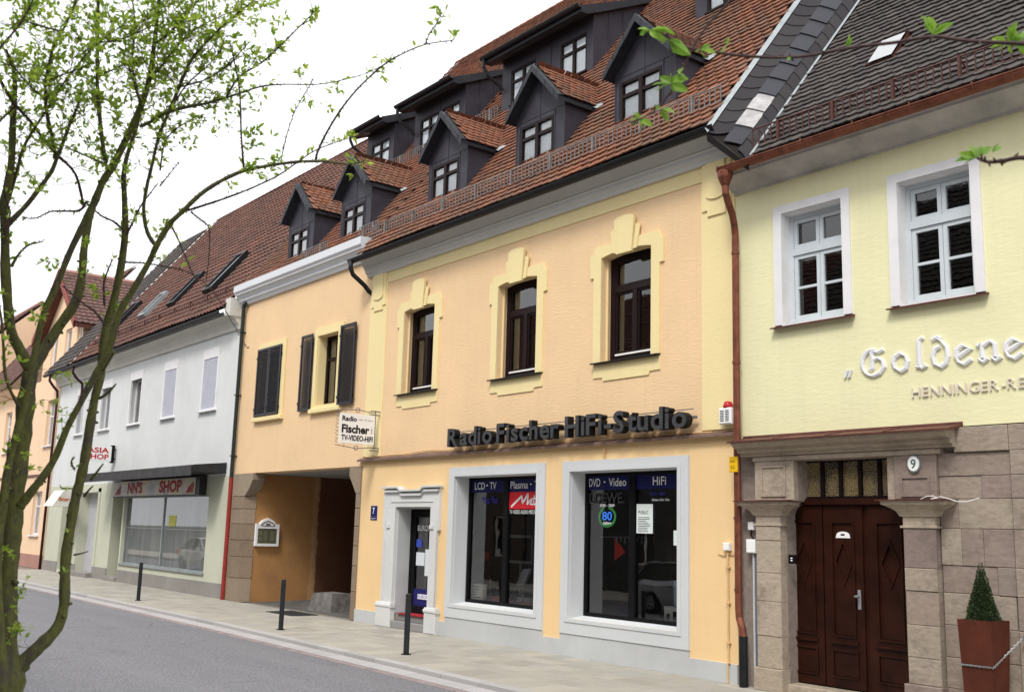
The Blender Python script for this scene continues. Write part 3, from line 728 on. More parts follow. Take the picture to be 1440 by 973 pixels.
# shop windows
m_banner = M('blue_banner', (0.008, 0.010, 0.085), 0.4, 0.05)
m_print = M('white_print', (0.82, 0.83, 0.85), 0.5, 0.02)
m_shopfloor = M('shop_display_floor', (0.36, 0.33, 0.28), 0.7, 0.2)
m_shopwall = M('shop_back_wall', (0.09, 0.085, 0.08), 0.8, 0.3, 1.5)
swins = []
for idx, (a, b_, c0, c1) in enumerate(SW):
    s = MB()
    A, B = a-0.20, b_+0.22
    s.ext([rect(A, B, 0.37, 3.25), rect(a, b_, c0, c1)], 'xz', -0.045, 0.0)
    s.ext([rect(a-0.07, b_+0.07, c0-0.06, c1+0.06), rect(a, b_, c0, c1)], 'xz', -0.058, -0.045)
    s.ext([[(-0.05, c0-0.01), (0.3, c0+0.035), (0.3, c0-0.02), (-0.05, c0-0.05)]], 'yz', a+0.001, b_-0.001)
    part('shop_window_surround', s, m_greyframe, house)
    lin = MB(); lin.box(a+0.001, a+0.012, 0.0, 0.44, c0, c1); lin.box(b_-0.012, b_-0.001, 0.0, 0.44, c0, c1); lin.box(a, b_, 0.0, 0.44, c1-0.012, c1-0.001); part('reveal_lining', lin, m_greyframe, house)
    mc = -12.62 if idx else -16.02
    f = MB(); f.frame(a+0.012, b_-0.012, c0+0.035, c1-0.012, 0.30, 0.38, 0.06); f.box(mc-0.065, mc+0.065, 0.295, 0.375, c0+0.09, c1-0.07)
    w = part('shop_window', f, m_black, house); swins.append(w)
    for p0, p1 in ((a+0.07, mc-0.065), (mc+0.065, b_-0.07)):
        p = MB(); p.poly([(p0, 0.345, c0+0.09), (p1, 0.346, c0+0.09), (p1, 0.346, c1-0.07), (p0, 0.345, c1-0.07)]); part('pane', p, m_glass_shop, w)
        p = MB(); p.box(p0, p1, 0.326, 0.332, c1-0.30, c1-0.072); part('banner', p, m_banner, w)
    # display bay behind
    r_ = MB(); r_.box(a-0.3, b_+0.3, 0.42, 1.9, 0.30, 0.55); part('display_floor', r_, m_shopfloor, w)
    r_ = MB(); r_.add([(a-0.35, 0.46, 0.5), (b_+0.35, 0.46, 0.5), (b_+0.35, 1.95, 0.5), (a-0.35, 1.95, 0.5), (a-0.35, 0.46, 3.3), (b_+0.35, 0.46, 3.3), (b_+0.35, 1.95, 3.3), (a-0.35, 1.95, 3.3)], [(4,5,6,7), (1,2,6,5), (2,3,7,6), (3,0,4,7)])
    part('display_bay', r_, m_shopwall, w)
def stick(parent, body, x, z, h, y=0.322, w=None, mat=None, name='lettering', off=0.0):
    mb = text_mb(body, x, z, y, height=h, width=w, offset=off); return part(name, mb, mat or m_print, parent)
w1, w2 = swins
def gx(u, v=680): return on_plane(u, v, 1, 0.322).x
def stick_u(parent, body, u0, u1, z, h, **k): stick(parent, body, gx(u0), z, h, w=gx(u1)-gx(u0), **k)
BZ = 2.83
for w_p, bd, u0, u1 in ((w1, 'LCD', 668, 682), (w1, 'TV', 689, 698), (w1, 'Plasma', 718, 742.5), (w1, 'TV', 751.5, 764), (w2, 'DVD', 828.5, 844), (w2, 'Video', 856, 880.5), (w2, 'HiFi', 918, 936.5)): stick_u(w_p, bd, u0, u1, BZ, 0.135, off=0.008)
for w_p, u0 in ((w1, 685), (w1, 746.5), (w2, 850)): stick_u(w_p, '•', u0-1.3, u0+1.3, BZ+0.03, 0.06)
m_redp = M('red_print', (0.62, 0.02, 0.03), 0.5, 0.03); m_bluep = M('blue_print', (0.05, 0.08, 0.45), 0.5, 0.03); m_greenp = M('green_print', (0.06, 0.30, 0.08), 0.5, 0.1)
m_dimp = M('dim_print', (0.03, 0.03, 0.035), 0.6)
# red maker's panel with slanted script on the first window
p = MB(); p.box(gx(715.5, 700), -14.77, 0.326, 0.331, 2.45, 2.765); part('red_panel', p, m_redp, w1)
mb = MB()
def stroke(pts, w, y):
    for i in range(len(pts)-1):
        p0, p1 = Vector((pts[i][0], 0, pts[i][1])), Vector((pts[i+1][0], 0, pts[i+1][1])); n = Vector((0, 0, 1)).cross(Vector((1, 0, 0)))
        d = (p1-p0).normalized(); n = Vector((-d.z, 0, d.x))*w
        mb.poly([(p0.x-n.x, y, p0.z-n.z), (p1.x-n.x, y, p1.z-n.z), (p1.x+n.x, y, p1.z+n.z), (p0.x+n.x, y, p0.z+n.z)])
stroke([(-15.84, 2.49), (-15.45, 2.69), (-15.43, 2.55), (-15.22, 2.73), (-15.25, 2.53)], 0.022, 0.3235)
stroke([(-15.25, 2.53), (-15.17, 2.60), (-15.07, 2.64), (-15.10, 2.58), (-15.17, 2.55), (-15.05, 2.53)], 0.015, 0.3230)
stroke([(-15.00, 2.70), (-15.03, 2.53), (-14.95, 2.54)], 0.016, 0.3240); stroke([(-15.06, 2.64), (-14.80, 2.65), (-14.92, 2.54), (-14.78, 2.55)], 0.015, 0.3225)
qa, qb = gx(719, 700), gx(760, 700); mb.v = [(qa+(p_[0]+15.84)/(15.84-14.78)*(qb-qa), p_[1], p_[2]) for p_ in mb.v]; part('script_lettering', mb, m_print, w1)
stick(w1, 'TV VIDEO AUDIO MECABLITZ', gx(717, 707), 2.36, 0.07, w=gx(762, 707)-gx(717, 707))
stick(w1, 'Metz Plus', gx(678, 698), 2.56, 0.13, w=gx(700, 698)-gx(678, 698), mat=M('blue_ghost_print', (0.02, 0.02, 0.25), 0.5))
stick_u(w2, 'LOEWE.', 829, 878, 2.55, 0.17, mat=m_dimp, off=0.02)
def pxz(u, v, Y=0.322): q = on_plane(u, v, 1, Y); return q.x, q.z
def stick_px(parent, body, u0, v0, u1, v1, **k):
    x0, z1 = pxz(u0, v0); x1, _ = pxz(u1, (v0+v1)/2); _, z0 = pxz((u0+u1)/2, v1 + (v1-v0)*0.0); _, zt = pxz((u0+u1)/2, v0)
    stick(parent, body, x0, z0, zt-z0, w=x1-x0, **k)
stick_px(w2, '1929 - 2009', 844, 708.5, 864, 712.5, off=0.01)
stick_px(w2, '80', 847, 719, 860.5, 731, mat=M('blue_eighty', (0.05, 0.20, 0.80), 0.5), off=0.02); stick_px(w2, 'Jahre', 848, 733, 860, 737, off=0.01)
wr = MB(); cx, cz = pxz(853.8, 726.5); rw = pxz(865, 726)[0]-cx
for k in range(28):
    a = math.radians(110 + k*320/27)
    x_, z_ = cx+rw*math.cos(a), cz+rw*0.78*math.sin(a)
    tng = Vector((-math.sin(a), 0, math.cos(a))); nr = Vector((math.cos(a), 0, math.sin(a)))
    for s in (-1, 1):
        q = Vector((x_, 0.321, z_)); e = q+tng*0.04+nr*0.024*s
        wr.poly([q, q+tng*0.025+nr*0.03*s*0.2, e, q+tng*0.01+nr*0.02*s])
part('laurel_wreath', wr, m_greenp, w2)
stick_px(w2, 'Ideen für Sie', 917, 700.5, 941, 704); stick_px(w2, 'stereo  media', 913, 690, 936, 696, mat=M('blue_dim_print', (0.03, 0.03, 0.25), 0.5))
m_paper = M('paper_notice', (0.68, 0.74, 0.72), 0.8, 0.04)
def notice(parent, u0, v0, u1, v1, mat=None):
    x0, z1 = pxz(u0, v0); x1, z0 = pxz(u1, v1); p = MB(); p.box(x0, x1, 0.326, 0.330, z0, z1); return part('notice', p, mat or m_paper, parent), x0, x1, z0, z1
_o, x0, x1, z0, z1 = notice(w2, 895, 708.5, 917.5, 750)
stick(w2, 'PUBLIC', x0+0.05, z1-0.16, 0.055, y=0.3235, w=(x1-x0)*0.6, mat=m_dimp)
ln = MB()
for k in range(9): ln.box(x0+0.04, x0+(x1-x0)*random.uniform(0.5, 0.9), 0.3235, 0.325, z1-0.22-k*0.028, z1-0.212-k*0.028)
part('notice_print', ln, m_dimp, w2)
notice(w2, 947, 745.5, 960, 767)
# shop entrance
dr = MB()
x0, x1 = SD[0], SD[1]
dr.ext([[(-19.82, 0.5), (-19.37, 0.5), (-19.37, 2.48), (-18.03, 2.48), (-18.03, 0.5), (-17.79, 0.5), (-17.79, 2.0), (-17.72, 2.02), (-17.72, 2.10), (-17.72, 2.86), (-18.25, 2.86), (-18.35, 2.79), (-19.15, 2.79), (-19.25, 2.86), (-19.86, 2.86), (-19.86, 2.1), (-19.86, 2.02), (-19.82, 2.0)]], 'xz', -0.07, 0.0)
dr.ext([[(-19.78, 2.79), (-19.22, 2.79), (-19.12, 2.71), (-18.38, 2.71), (-18.28, 2.79), (-17.74, 2.79), (-17.70, 2.83), (-18.24, 2.83), (-18.33, 2.755), (-19.17, 2.755), (-19.27, 2.83), (-19.84, 2.83)]], 'xz', -0.12, -0.07)
dr.ext([[(-19.88, 2.87), (-19.24, 2.87), (-19.14, 2.80), (-18.36, 2.80), (-18.26, 2.87), (-17.69, 2.87), (-17.69, 2.91), (-18.28, 2.91), (-18.38, 2.84), (-19.12, 2.84), (-19.22, 2.91), (-19.88, 2.91)]], 'xz', -0.15, -0.0)
dr.box(-19.55, -17.95, -0.085, -0.07, 2.58, 2.605)
for xx in (-19.76, -17.80): dr.box(xx, xx+0.03, -0.085, -0.07, 0.55, 2.5)
for xx in (-19.62, -17.95): dr.box(xx-0.06, xx+0.06, -0.10, -0.07, 2.04, 2.12)
m_doorstone = plaster('white_washed_stone', (0.66, 0.665, 0.655), 0.3, (8, 8, 8), 2.0, 0.12, 0.02)
part('door_surround', dr, m_doorstone, house)
for a, b_ in ((-19.92, -19.34), (-18.06, -17.66)):
    d_ = MB(); d_.bbox(a, b_, -0.12, 0.0, 0.0, 0.50, 0.015); d_.bbox(a-0.02, b_+0.02, -0.135, 0.0, 0.40, 0.47, 0.015); part('plinth_block', d_, m_doorstone, house)
lin = MB(); lin.box(-19.369, -19.34, 0.0, 0.449, 0.3, 2.47); lin.box(-18.06, -18.031, 0.0, 0.449, 0.3, 2.47); lin.box(-19.34, -18.06, 0.0, 0.449, 2.45, 2.475); part('reveal_lining', lin, m_plinth, house)
st = MB(); st.bbox(-19.33, -18.07, -0.10, 0.9, 0.0, 0.15, 0.01); st.bbox(-19.33, -18.07, 0.02, 0.9, 0.15, 0.29, 0.01); part('doorstep', st, islandmat('granite_step', [(0.24, 0.23, 0.22), (0.3, 0.29, 0.28)], 0.7, 60, 0.35), house)
dd = MB(); dd.frame(-19.34, -18.15, 0.295, 2.45, 0.31, 0.39, 0.07); dd.frame(-19.27, -18.22, 0.34, 2.40, 0.32, 0.38, 0.12); door = part('door', dd, m_black, house)
p = MB(); p.poly([(-19.15, 0.355, 0.8), (-18.34, 0.355, 0.8), (-18.34, 0.355, 2.28), (-19.15, 0.355, 2.28)]); part('pane', p, m_glass_shop, door)
p = MB(); p.box(-19.16, -18.33, 0.33, 0.36, 0.46, 0.80); part('kick_panel', p, M('blue_panel', (0.012, 0.012, 0.12), 0.4), door)
ex = on_plane(587.5, 745, 1, 0.345).x; stick(door, 'EURONICS', ex, 2.00, 0.11, y=0.345, w=1.55*(on_plane(605, 745, 1, 0.345).x-ex), off=0.01)
p = MB(); p.box(-18.97, -18.38, 0.318, 0.328, 0.60, 0.70); part('label_plate', p, m_print, door); stick(door, 'EURONICS', -18.95, 0.615, 0.07, y=0.3165, w=0.55, mat=m_bluep)
for a, b_, c0, c1, col in ((-19.12, -18.80, 1.28, 1.55, None), (-18.78, -18.5, 1.08, 1.62, None), (-19.13, -18.93, 1.66, 1.82, m_bluep)):
    p = MB(); p.box(a, b_, 0.342, 0.346, c0, c1); part('notice', p, col or M('paper_notice_b', (0.66, 0.70, 0.74), 0.8, 0.04), door)
h = MB(); h.tube([(-18.3, 0.31, 1.2), (-18.3, 0.27, 1.2), (-18.3, 0.27, 1.65), (-18.3, 0.31, 1.65)], 0.015, 8); part('handle', h, m_zinc, door)
rm = MB(); rm.add([(-19.7, 0.55, 0.29), (-17.9, 0.55, 0.29), (-17.9, 2.5, 0.29), (-19.7, 2.5, 0.29), (-19.7, 0.55, 2.7), (-17.9, 0.55, 2.7), (-17.9, 2.5, 2.7), (-19.7, 2.5, 2.7)], [(0,1,2,3), (4,5,6,7), (1,2,6,5), (2,3,7,6), (3,0,4,7)]); part('room', rm, m_shopwall, house)
mt = MB(); mt.box(-19.2, -18.25, -0.02, 0.29, 0.2905, 0.305)
single('door_mat', mt, M('red_mat', (0.36, 0.02, 0.025), 0.95, 0.2, 40, 0.5, 90), 'red door mat lying on the granite step of the shop entrance', 'door mat', (-18.7, 0.2, 0.29))
# roof over the shop house
roof = MB(); ys = [-0.5, 7.4]
def roof_deck(xa, xb, z0=MZ0-0.02, m_=MM, ytop=7.4, yb=-0.40):
    r_ = MB(); r_.ext([[(yb, z0+yb*m_), (ytop, z0+ytop*m_), (ytop, z0+ytop*m_-0.08), (yb, z0+yb*m_-0.05)]], 'yz', xa, xb); return r_
rf = part('roof', roof_deck(HX0, -10.2), m_deck, house)
uv = Vector((1, 0, 0)); vv = Vector((0, 1, MM)).normalized()
def not_dormer(p):
    for xc in (-12.45, -15.34, -18.54, -22.59, -25.58):
        if abs(p.x-xc) < 0.68 and 0.5 < p.y < 1.1: return False
    for a, b_ in ((-13.26, -11.9), (-19.62, -16.3), (-23.6, -21.2), (-26.2, -24.7)):
        if a+0.1 < p.x < b_-0.1 and 2.8 < p.y < 4.3: return False
    return True
tile_field(rf, 'roof_tile', (HX0, -0.43, roofz(-0.43)), uv, vv, HX1-0.05-HX0, 12.9, 0.215, 0.172, TILE, m_rt, 300, not_dormer, seedv=3)
rt = MB()
def ridge_tiles(xa, xb, y, z, mat, parent, r0=0.13, L=0.36):
    x = xa
    me = None
    while x < xb:
        vs, fs = [], []
        for k in range(9):
            a0 = math.pi*k/8
            vs += [(0, r0*math.cos(a0), r0*0.8*math.sin(a0)), (L+0.03, r0*0.86*math.cos(a0), r0*0.7*math.sin(a0))]
        fs = [(2*k, 2*k+2, 2*k+3, 2*k+1) for k in range(8)]
        if me is None:
            me = bpy.data.meshes.new('ridge_tile'); me.from_pydata(vs, [], fs); me.materials.append(mat)
        inst('ridge_tile', me, parent, (x, y, z)); x += L
ridge_tiles(HX0, HX1, 7.38, roofz(7.38)-0.03, m_rt, rf)
gabled_dormer(house, -12.45, 9.18, 10.27, 11.05, 1); gabled_dormer(house, -15.34, 9.18, 10.30, 11.10, 2); gabled_dormer(house, -18.54, 9.18, 10.33, 11.12, 3)
shed_dormer(house, -19.62, -16.3, [(-19.27, -18.33, 12.22, 13.10), (-17.42, -16.52, 12.18, 13.10)], 4)
shed_dormer(house, -13.28, -11.92, [(-12.98, -12.1, 12.15, 13.05)], 5)
for a, b_ in ((-20.9, -10.3),): snow_guard(house, a, b_, -0.10, roofz(-0.10)+0.07, 0.29, 0, m_steel)
snow_guard(house, -20.9, -19.7, 2.55, roofz(2.55)+0.05, 0.32, 0, m_steel)
# slated wall head between the two roofs
sv = MB(); ZY0, MY = 7.96, 1.2
XA, XB = -10.22, -9.42
def strip(s, y): # s across, y along
    za, zb = MZ0+0.03+MM*y, ZY0+0.02+MY*y
    sag = 0.10*math.sin(math.pi*s)
    return Vector((XA+(XB-XA)*s, y - 0.0, za+(zb-za)*s + sag*0.5))
g = MB(); n_ = 24
for i in range(n_):
    y0_, y1_ = -0.55+8*i/n_, -0.55+8*(i+1)/n_
    for k in range(4): g.poly([strip(k/4, y0_)-Vector((0,0,.03)), strip((k+1)/4, y0_)-Vector((0,0,.03)), strip((k+1)/4, y1_)-Vector((0,0,.03)), strip(k/4, y1_)-Vector((0,0,.03))])
g.poly([strip(0, -0.55), strip(1, -0.55), strip(1, -0.55)+Vector((0, 0.02, -0.10)), strip(0, -0.55)+Vector((0, 0.02, -0.14))])
sd_ = part('slated_verge', g, m_deck, house)
nrm = Vector((0.6, -0.45, 0.66)).normalized()
def slate_piece(s0, s1, y, dy, curve, lift=0.02, over=0.06):
    mb = MB(); K = 5; top = []; bot = []
    for k in range(K+1):
        f = k/K; s = s0+(s1-s0)*f
        c = curve(f)
        bot.append(strip(s, y+c)+nrm*lift); top.append(strip(s, y+c+dy+over)+nrm*0.004)
    low = [p-nrm*0.014 for p in bot]
    vs = bot+top+low; n = K+1
    fs = [(k, k+1, n+k+1, n+k) for k in range(K)] + [(2*n+k, 2*n+k+1, k+1, k) for k in range(K)]
    fs += [(0, n, 2*n), (n-1, 3*n-1, 2*n-1)]
    mb.add(vs, fs); return mb
y = -0.55; k = 0
while y < 7.0:
    part('slate', slate_piece(0.06, 0.43, y, 0.19, lambda f: 0.15*f*f), m_slate, sd_); y += 0.19
y = -0.70
while y < 7.0:
    part('slate_plate', slate_piece(0.42, 0.73, y+0.14, 0.27, lambda f: 0.115*f, 0.035), m_lead if k in (1, 2) else m_slate_d, sd_); y += 0.27; k += 1
y = -0.72
while y < 7.0:
    part('slate', slate_piece(0.72, 0.97, y+0.2, 0.19, lambda f: 0.06*f-0.09*f*f), m_slate, sd_); y += 0.19
g = MB()
for i in range(n_):
    y0_, y1_ = -0.58+8*i/n_, -0.58+8*(i+1)/n_
    a, b_, c, d = strip(0.0, y0_), strip(0.0, y1_), strip(0.07, y1_), strip(0.07, y0_)
    u_ = Vector((0, 0, 0.09)); o_ = Vector((-0.03, 0, 0.05))
    g.add([a+o_, b_+o_, b_+u_, a+u_, c+u_*0.5, d+u_*0.5], [(0, 1, 2, 3), (3, 2, 4, 5)])
part('verge_trim', g, m_zinc, house)
g = MB()
for i in range(n_):
    y0_, y1_ = -0.5+8*i/n_, -0.5+8*(i+1)/n_
    a, b_ = strip(0.985, y0_), strip(0.985, y1_); u_ = Vector((0, -0.02, 0.085)); dx = Vector((0.05, 0, -0.01))
    g.add([a+u_, b_+u_, b_+u_+dx, a+u_+dx], [(0, 1, 2, 3)])
part('edge_flashing', g, m_zinc, house)

# ================================================================== the house with the passage
PX0, PX1 = -28.3, -20.96
ph = thing('passage_house', 'peach house with black shutters above a wide open passage', 'house', (-24.6, 0, 0))
PO = (-27.34, -21.15, 3.40)
BW = [(-26.85, -25.40), (-23.55, -22.30)]
w_ = MB(); w_.ext([[(PX0, 0.02), (PO[0], 0.02), (PO[0], PO[2]), (PO[1], PO[2]), (PO[1], 0.02), (PX1, 0.02), (PX1, 8.25), (PX0, 8.25)]] + [rect(a+0.1, b_-0.1, 4.95, 6.70) for a, b_ in BW], 'xz', 0.005, 0.45)
part('wall', w_, m_peach, ph)
# passage: side walls, ceiling, floor
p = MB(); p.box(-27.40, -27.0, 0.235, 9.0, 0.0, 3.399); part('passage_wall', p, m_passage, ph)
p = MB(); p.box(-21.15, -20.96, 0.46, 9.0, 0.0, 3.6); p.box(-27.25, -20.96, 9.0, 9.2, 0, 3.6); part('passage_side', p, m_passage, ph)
p = MB(); p.box(-27.45, -20.97, 0.452, 9.0, 3.396, 3.59); part('passage_ceiling', p, M('grey_ceiling', (0.36, 0.35, 0.34), 0.8), ph)
p = MB(); p.poly([(-27, 0.3, -0.006), (-21.15, 0.3, -0.006), (-21.15, 9, 0.2), (-27, 9, 0.2)]); part('passage_floor', p, M('passage_floor', (0.10, 0.095, 0.09), 0.85, 0.4, 3, 0.5, 30), ph)
q = MB(); q.ext([[(-27.92, -0.03), (-27.19, -0.03), (-27.02, 0.23), (-27.92, 0.23)]], 'xy', 0.0, 3.39); q.ext([[(-21.155, -0.015), (-20.98, -0.015), (-20.98, 0.32), (-21.155, 0.32)]], 'xy', 0.0, 3.39); part('jamb_core', q, M('jamb_mortar', (0.20, 0.16, 0.12), 0.95), ph)
m_sand = islandmat('sandstone_block', [(0.27, 0.205, 0.14), (0.34, 0.265, 0.19), (0.24, 0.175, 0.12), (0.30, 0.225, 0.165), (0.36, 0.30, 0.22)], 0.85, 14, 0.45, 0.6, (1, 1, 3), stain=0.45, staincol=(0.10, 0.08, 0.065))
zs = [0.0, 0.62, 1.18, 1.62, 2.05, 2.45, 2.78]
for i in range(len(zs)-1):
    q = MB(); e = 0.012*(i % 2); q.ext([[(-27.93, -0.05-e), (-27.18, -0.05-e), (-27.16, -0.03-e), (-26.99+e, 0.232), (-27.93, 0.232)]], 'xy', zs[i]+0.006, zs[i+1]-0.006); part('quoin_stone', q, m_sand, ph)
    q = MB(); q.bbox(-21.165, -20.975, -0.03, 0.32, zs[i]+0.006, zs[i+1]-0.006, 0.012); part('quoin_stone', q, m_sand, ph)
q = MB(); q.ext([[(-27.93, 2.79), (-27.93, 3.39), (-26.68, 3.39), (-26.68, 3.22), (-26.88, 2.98), (-27.12, 2.79)]], 'xz', -0.055, 0.30); part('impost_stone', q, m_sand, ph)
q = MB(); q.ext([[(-21.165, 2.79), (-21.50, 3.20), (-21.50, 3.39), (-20.975, 3.39), (-20.975, 2.79)]], 'xz', -0.03, 0.45); part('impost_stone', q, m_sand, ph)
# shuttered windows
m_shut = M('black_shutter_paint', (0.016, 0.016, 0.020), 0.4, 0.2, 10)
def shutter_leaf(x0, x1, z0, z1, y):
    f = MB(); f.frame(x0, x1, z0, z1, y, y+0.035, 0.06)
    s = MB(); n = int((z1-z0-0.12)/0.042)
    for k in range(n):
        z = z0+0.065+k*0.042
        s.ext([[(y+0.004, z), (y+0.032, z+0.028), (y+0.032, z+0.036), (y+0.004, z+0.009)]], 'yz', x0+0.055, x1-0.055)
    h_ = MB()
    for z in (z0+0.2, z1-0.25):
        for xx in (x0-0.03, x1+0.0): h_.box(xx, xx+0.03, y-0.004, y+0.03, z-0.03, z+0.03)
    return f, s, h_
def put_shutter(x0, x1, z0, z1, y):
    f, s, h_ = shutter_leaf(x0, x1, z0, z1, y); o = part('shutter', f, m_shut, ph); part('shutter_slats', s, m_shut, o, stuff=True); part('hinge', h_, m_black, o)
for i, (a, b_) in enumerate(BW):
    s = MB(); s.ext([rect(a-0.06, b_+0.16, 4.82, 6.90), rect(a+0.1, b_-0.1, 4.95, 6.70)], 'xz', -0.04, 0.0); s.bbox(a-0.1, b_+0.2, -0.10, 0.0, 4.76, 4.87, 0.012)
    s.box(a+0.1, a+0.115, 0.0, 0.25, 4.95, 6.70)
    part('window_surround', s, m_cream, ph)
    w = window_into(ph, a+0.1, b_-0.1, 4.95, 6.70, 0.22, m_dark, 0.09, mull=((a+b_)/2,), bars=(6.12,), tw=0.08)
    curtain(w, a+0.15, b_-0.15, 5.0, 6.65, 0.33, M('sand_curtain', (0.35, 0.30, 0.2), 0.9)); room(w, a, b_, 4.95, 6.7, 0.46, 2.2, m_room)
put_shutter(-26.87, -26.14, 4.90, 6.75, -0.085); put_shutter(-26.12, -25.42, 4.90, 6.75, -0.085)
put_shutter(-24.26, -23.66, 4.86, 6.79, -0.085)
put_shutter(-22.22, -21.50, 4.86, 6.79, -0.085)
# cornice, roof, dormers
co = MB(); sweep_x([(0.01, 8.20), (-0.06, 8.20), (-0.10, 8.28), (-0.14, 8.30), (-0.14, 8.36), (-0.22, 8.46), (-0.26, 8.47), (-0.26, 8.50), (-0.31, 8.56), (-0.31, 8.74), (0.5, 8.80), (0.5, 8.2)], PX0-0.02, HX0-0.13, co); part('cornice', co, m_cornice_l, ph)
prf = part('roof', roof_deck(PX0-0.35, HX0-0.003, yb=0.06), m_deck, ph)
tile_field(prf, 'roof_tile', (PX0-0.35, 0.02, roofz(0.02)), uv, vv, HX0-PX0+0.3, 11.9, 0.215, 0.172, TILE, m_rt, 300, not_dormer, seedv=4)
ridge_tiles(PX0-0.35, HX0-0.1, 7.38, roofz(7.38)-0.03, m_rt, prf)
gabled_dormer(ph, -22.59, 9.14, 10.42, 11.21, 6); gabled_dormer(ph, -25.58, 9.14, 10.42, 11.23, 7)
shed_dormer(ph, -23.6, -21.2, [(-23.32, -22.42, 12.18, 13.06), (-22.3, -21.44, 12.18, 13.06)], 8); shed_dormer(ph, -26.2, -24.7, [(-25.93, -24.92, 12.15, 13.06)], 9)
for a, b_ in ((-25.0, -23.5),): snow_guard(ph, a, b_, 0.12, roofz(0.12)+0.02, 0.30, 0, m_steel)
snow_guard(ph, -21.9, -21.0, 0.12, roofz(0.12)+0.02, 0.30, 0, m_steel)
snow_guard(ph, -24.6, -21.0, 2.45, roofz(2.45)+0.05, 0.30, 0, m_steel)
g = MB()
for i in range(16):
    y0_, y1_ = 0.2+i*0.14, 0.2+(i+1)*0.14; g.poly([(HX0-0.09+i*0.0, y0_, roofz(y0_)+0.075), (HX0+0.05, y0_, roofz(y0_)+0.075), (HX0+0.05, y1_, roofz(y1_)+0.075), (HX0-0.09, y1_, roofz(y1_)+0.075)])
part('seam_flashing', g, m_gutter, ph)
g = MB(); g.poly([(PX0-0.40, -0.1, roofz(-0.1)+0.08), (PX0-0.22, -0.1, roofz(-0.1)+0.08), (PX0-0.22, 7.4, roofz(7.4)+0.08), (PX0-0.40, 7.4, roofz(7.4)+0.08)]); part('verge_trim', g, m_zinc, ph)
g = MB(); g.tube([(-28.02, -0.09, 8.2), (-28.02, -0.09, 3.3)], 0.055, 10); 
g.tube([(-28.02, -0.09, 8.2), (-27.85, -0.09, 8.22)], 0.055, 8)
for z in (7.4, 5.6, 3.9): g.box(-28.09, -27.95, -0.16, 0, z-0.015, z+0.015)
part('downpipe', g, M('dark_green_pipe', (0.022, 0.03, 0.026), 0.45), ph)
g = MB(); g.tube([(-28.02, -0.09, 3.3), (-28.02, -0.09, 0.0)], 0.06, 10); g.tube([(-28.02, -0.09, 0.82), (-28.02, -0.09, 0.86)], 0.068, 10); part('standpipe', g, M('red_iron_pipe', (0.28, 0.035, 0.03), 0.5), ph)

# ================================================================== the yellow inn
yh = thing('yellow_house', 'yellow rendered house with pale window frames above a sandstone ground floor', 'house', (-7, 0, 0))
YX0, YX1 = -10.13, 1.5
YW = [(-9.28, -8.25), (-7.42, -6.40)]
w_ = MB(); w_.ext([rect(YX0, YX1, 3.40, 7.45)] + [rect(a, b_, 5.02, 6.66) for a, b_ in YW], 'xz', 0.0, 0.30); part('wall', w_, m_yellow, yh)
DO = [(-9.28, 0.02), (-7.48, 0.02), (-7.48, 2.38), (-7.66, 2.53), (-7.67, 3.09), (-9.08, 3.09), (-9.08, 2.545), (-9.13, 2.53), (-9.24, 2.44), (-9.28, 2.36)]
m_mortar = M('stone_mortar', (0.26, 0.21, 0.18), 0.95, 0.2, 10, 0.5, 40)
b0 = MB(); b0.ext([rect(YX0, YX1, 0, 3.42), DO], 'xz', 0.0, 0.36); part('base_wall', b0, m_mortar, yh)
m_stone = islandmat('red_sandstone', [(0.29, 0.225, 0.19), (0.35, 0.28, 0.225), (0.255, 0.195, 0.175), (0.40, 0.335, 0.26), (0.31, 0.235, 0.205), (0.43, 0.37, 0.29)], 0.85, 9, 0.55, 0.6, (1, 1, 2.6), stain=0.8, staincol=(0.10, 0.075, 0.06))
m_stone2 = islandmat('portal_sandstone', [(0.42, 0.35, 0.27), (0.48, 0.40, 0.305), (0.44, 0.355, 0.285)], 0.85, 12, 0.55, 0.6, (1, 1, 2.5), stain=0.85, staincol=(0.09, 0.07, 0.055))
def block(x0, x1, y, z0, z1, mat=None, name='stone_block', b=0.007, parent=None):
    q = MB(); j = random.uniform(-0.007, 0.007); e = 0.0016
    q.bbox(x0+e, x1-e, y+j, 0.0, z0+e, z1-e, b); return part(name, q, mat or m_stone, parent or yh)
rz = [0.0, 0.36, 0.71, 1.08, 1.45, 1.77, 2.20, 2.55, 2.82, 3.10]
cuts = {0: [-6.98, -6.2], 1: [-6.98, -6.3], 2: [-6.98, -6.62], 3: [-6.98, -6.1], 4: [-6.98, -6.3], 5: [-6.98, -6.72, -6.45], 6: [-6.98, -6.74], 7: [-6.98, -6.44], 8: [-6.98]}
for r_ in range(9):
    c = cuts[r_] + [-6.08]
    for a, b_ in zip(c, c[1:]):
        if b_-a > 0.05: block(a, b_, -0.045, rz[r_], rz[r_+1])
    x = -6.07; L = 0.34 if r_ % 2 else 0.62
    while x < YX1: 
        block(x, min(x+L, YX1), -0.085, rz[r_], rz[r_+1]); x += L; L = random.uniform(0.5, 0.9)
for a, b_ in ((-6.75, -6.08), (-6.08, -5.2), (-5.2, -4.1), (-4.1, -3), (-3, -1.6), (-1.6, 1.5)): block(a, b_, -0.085, 3.10, 3.40)
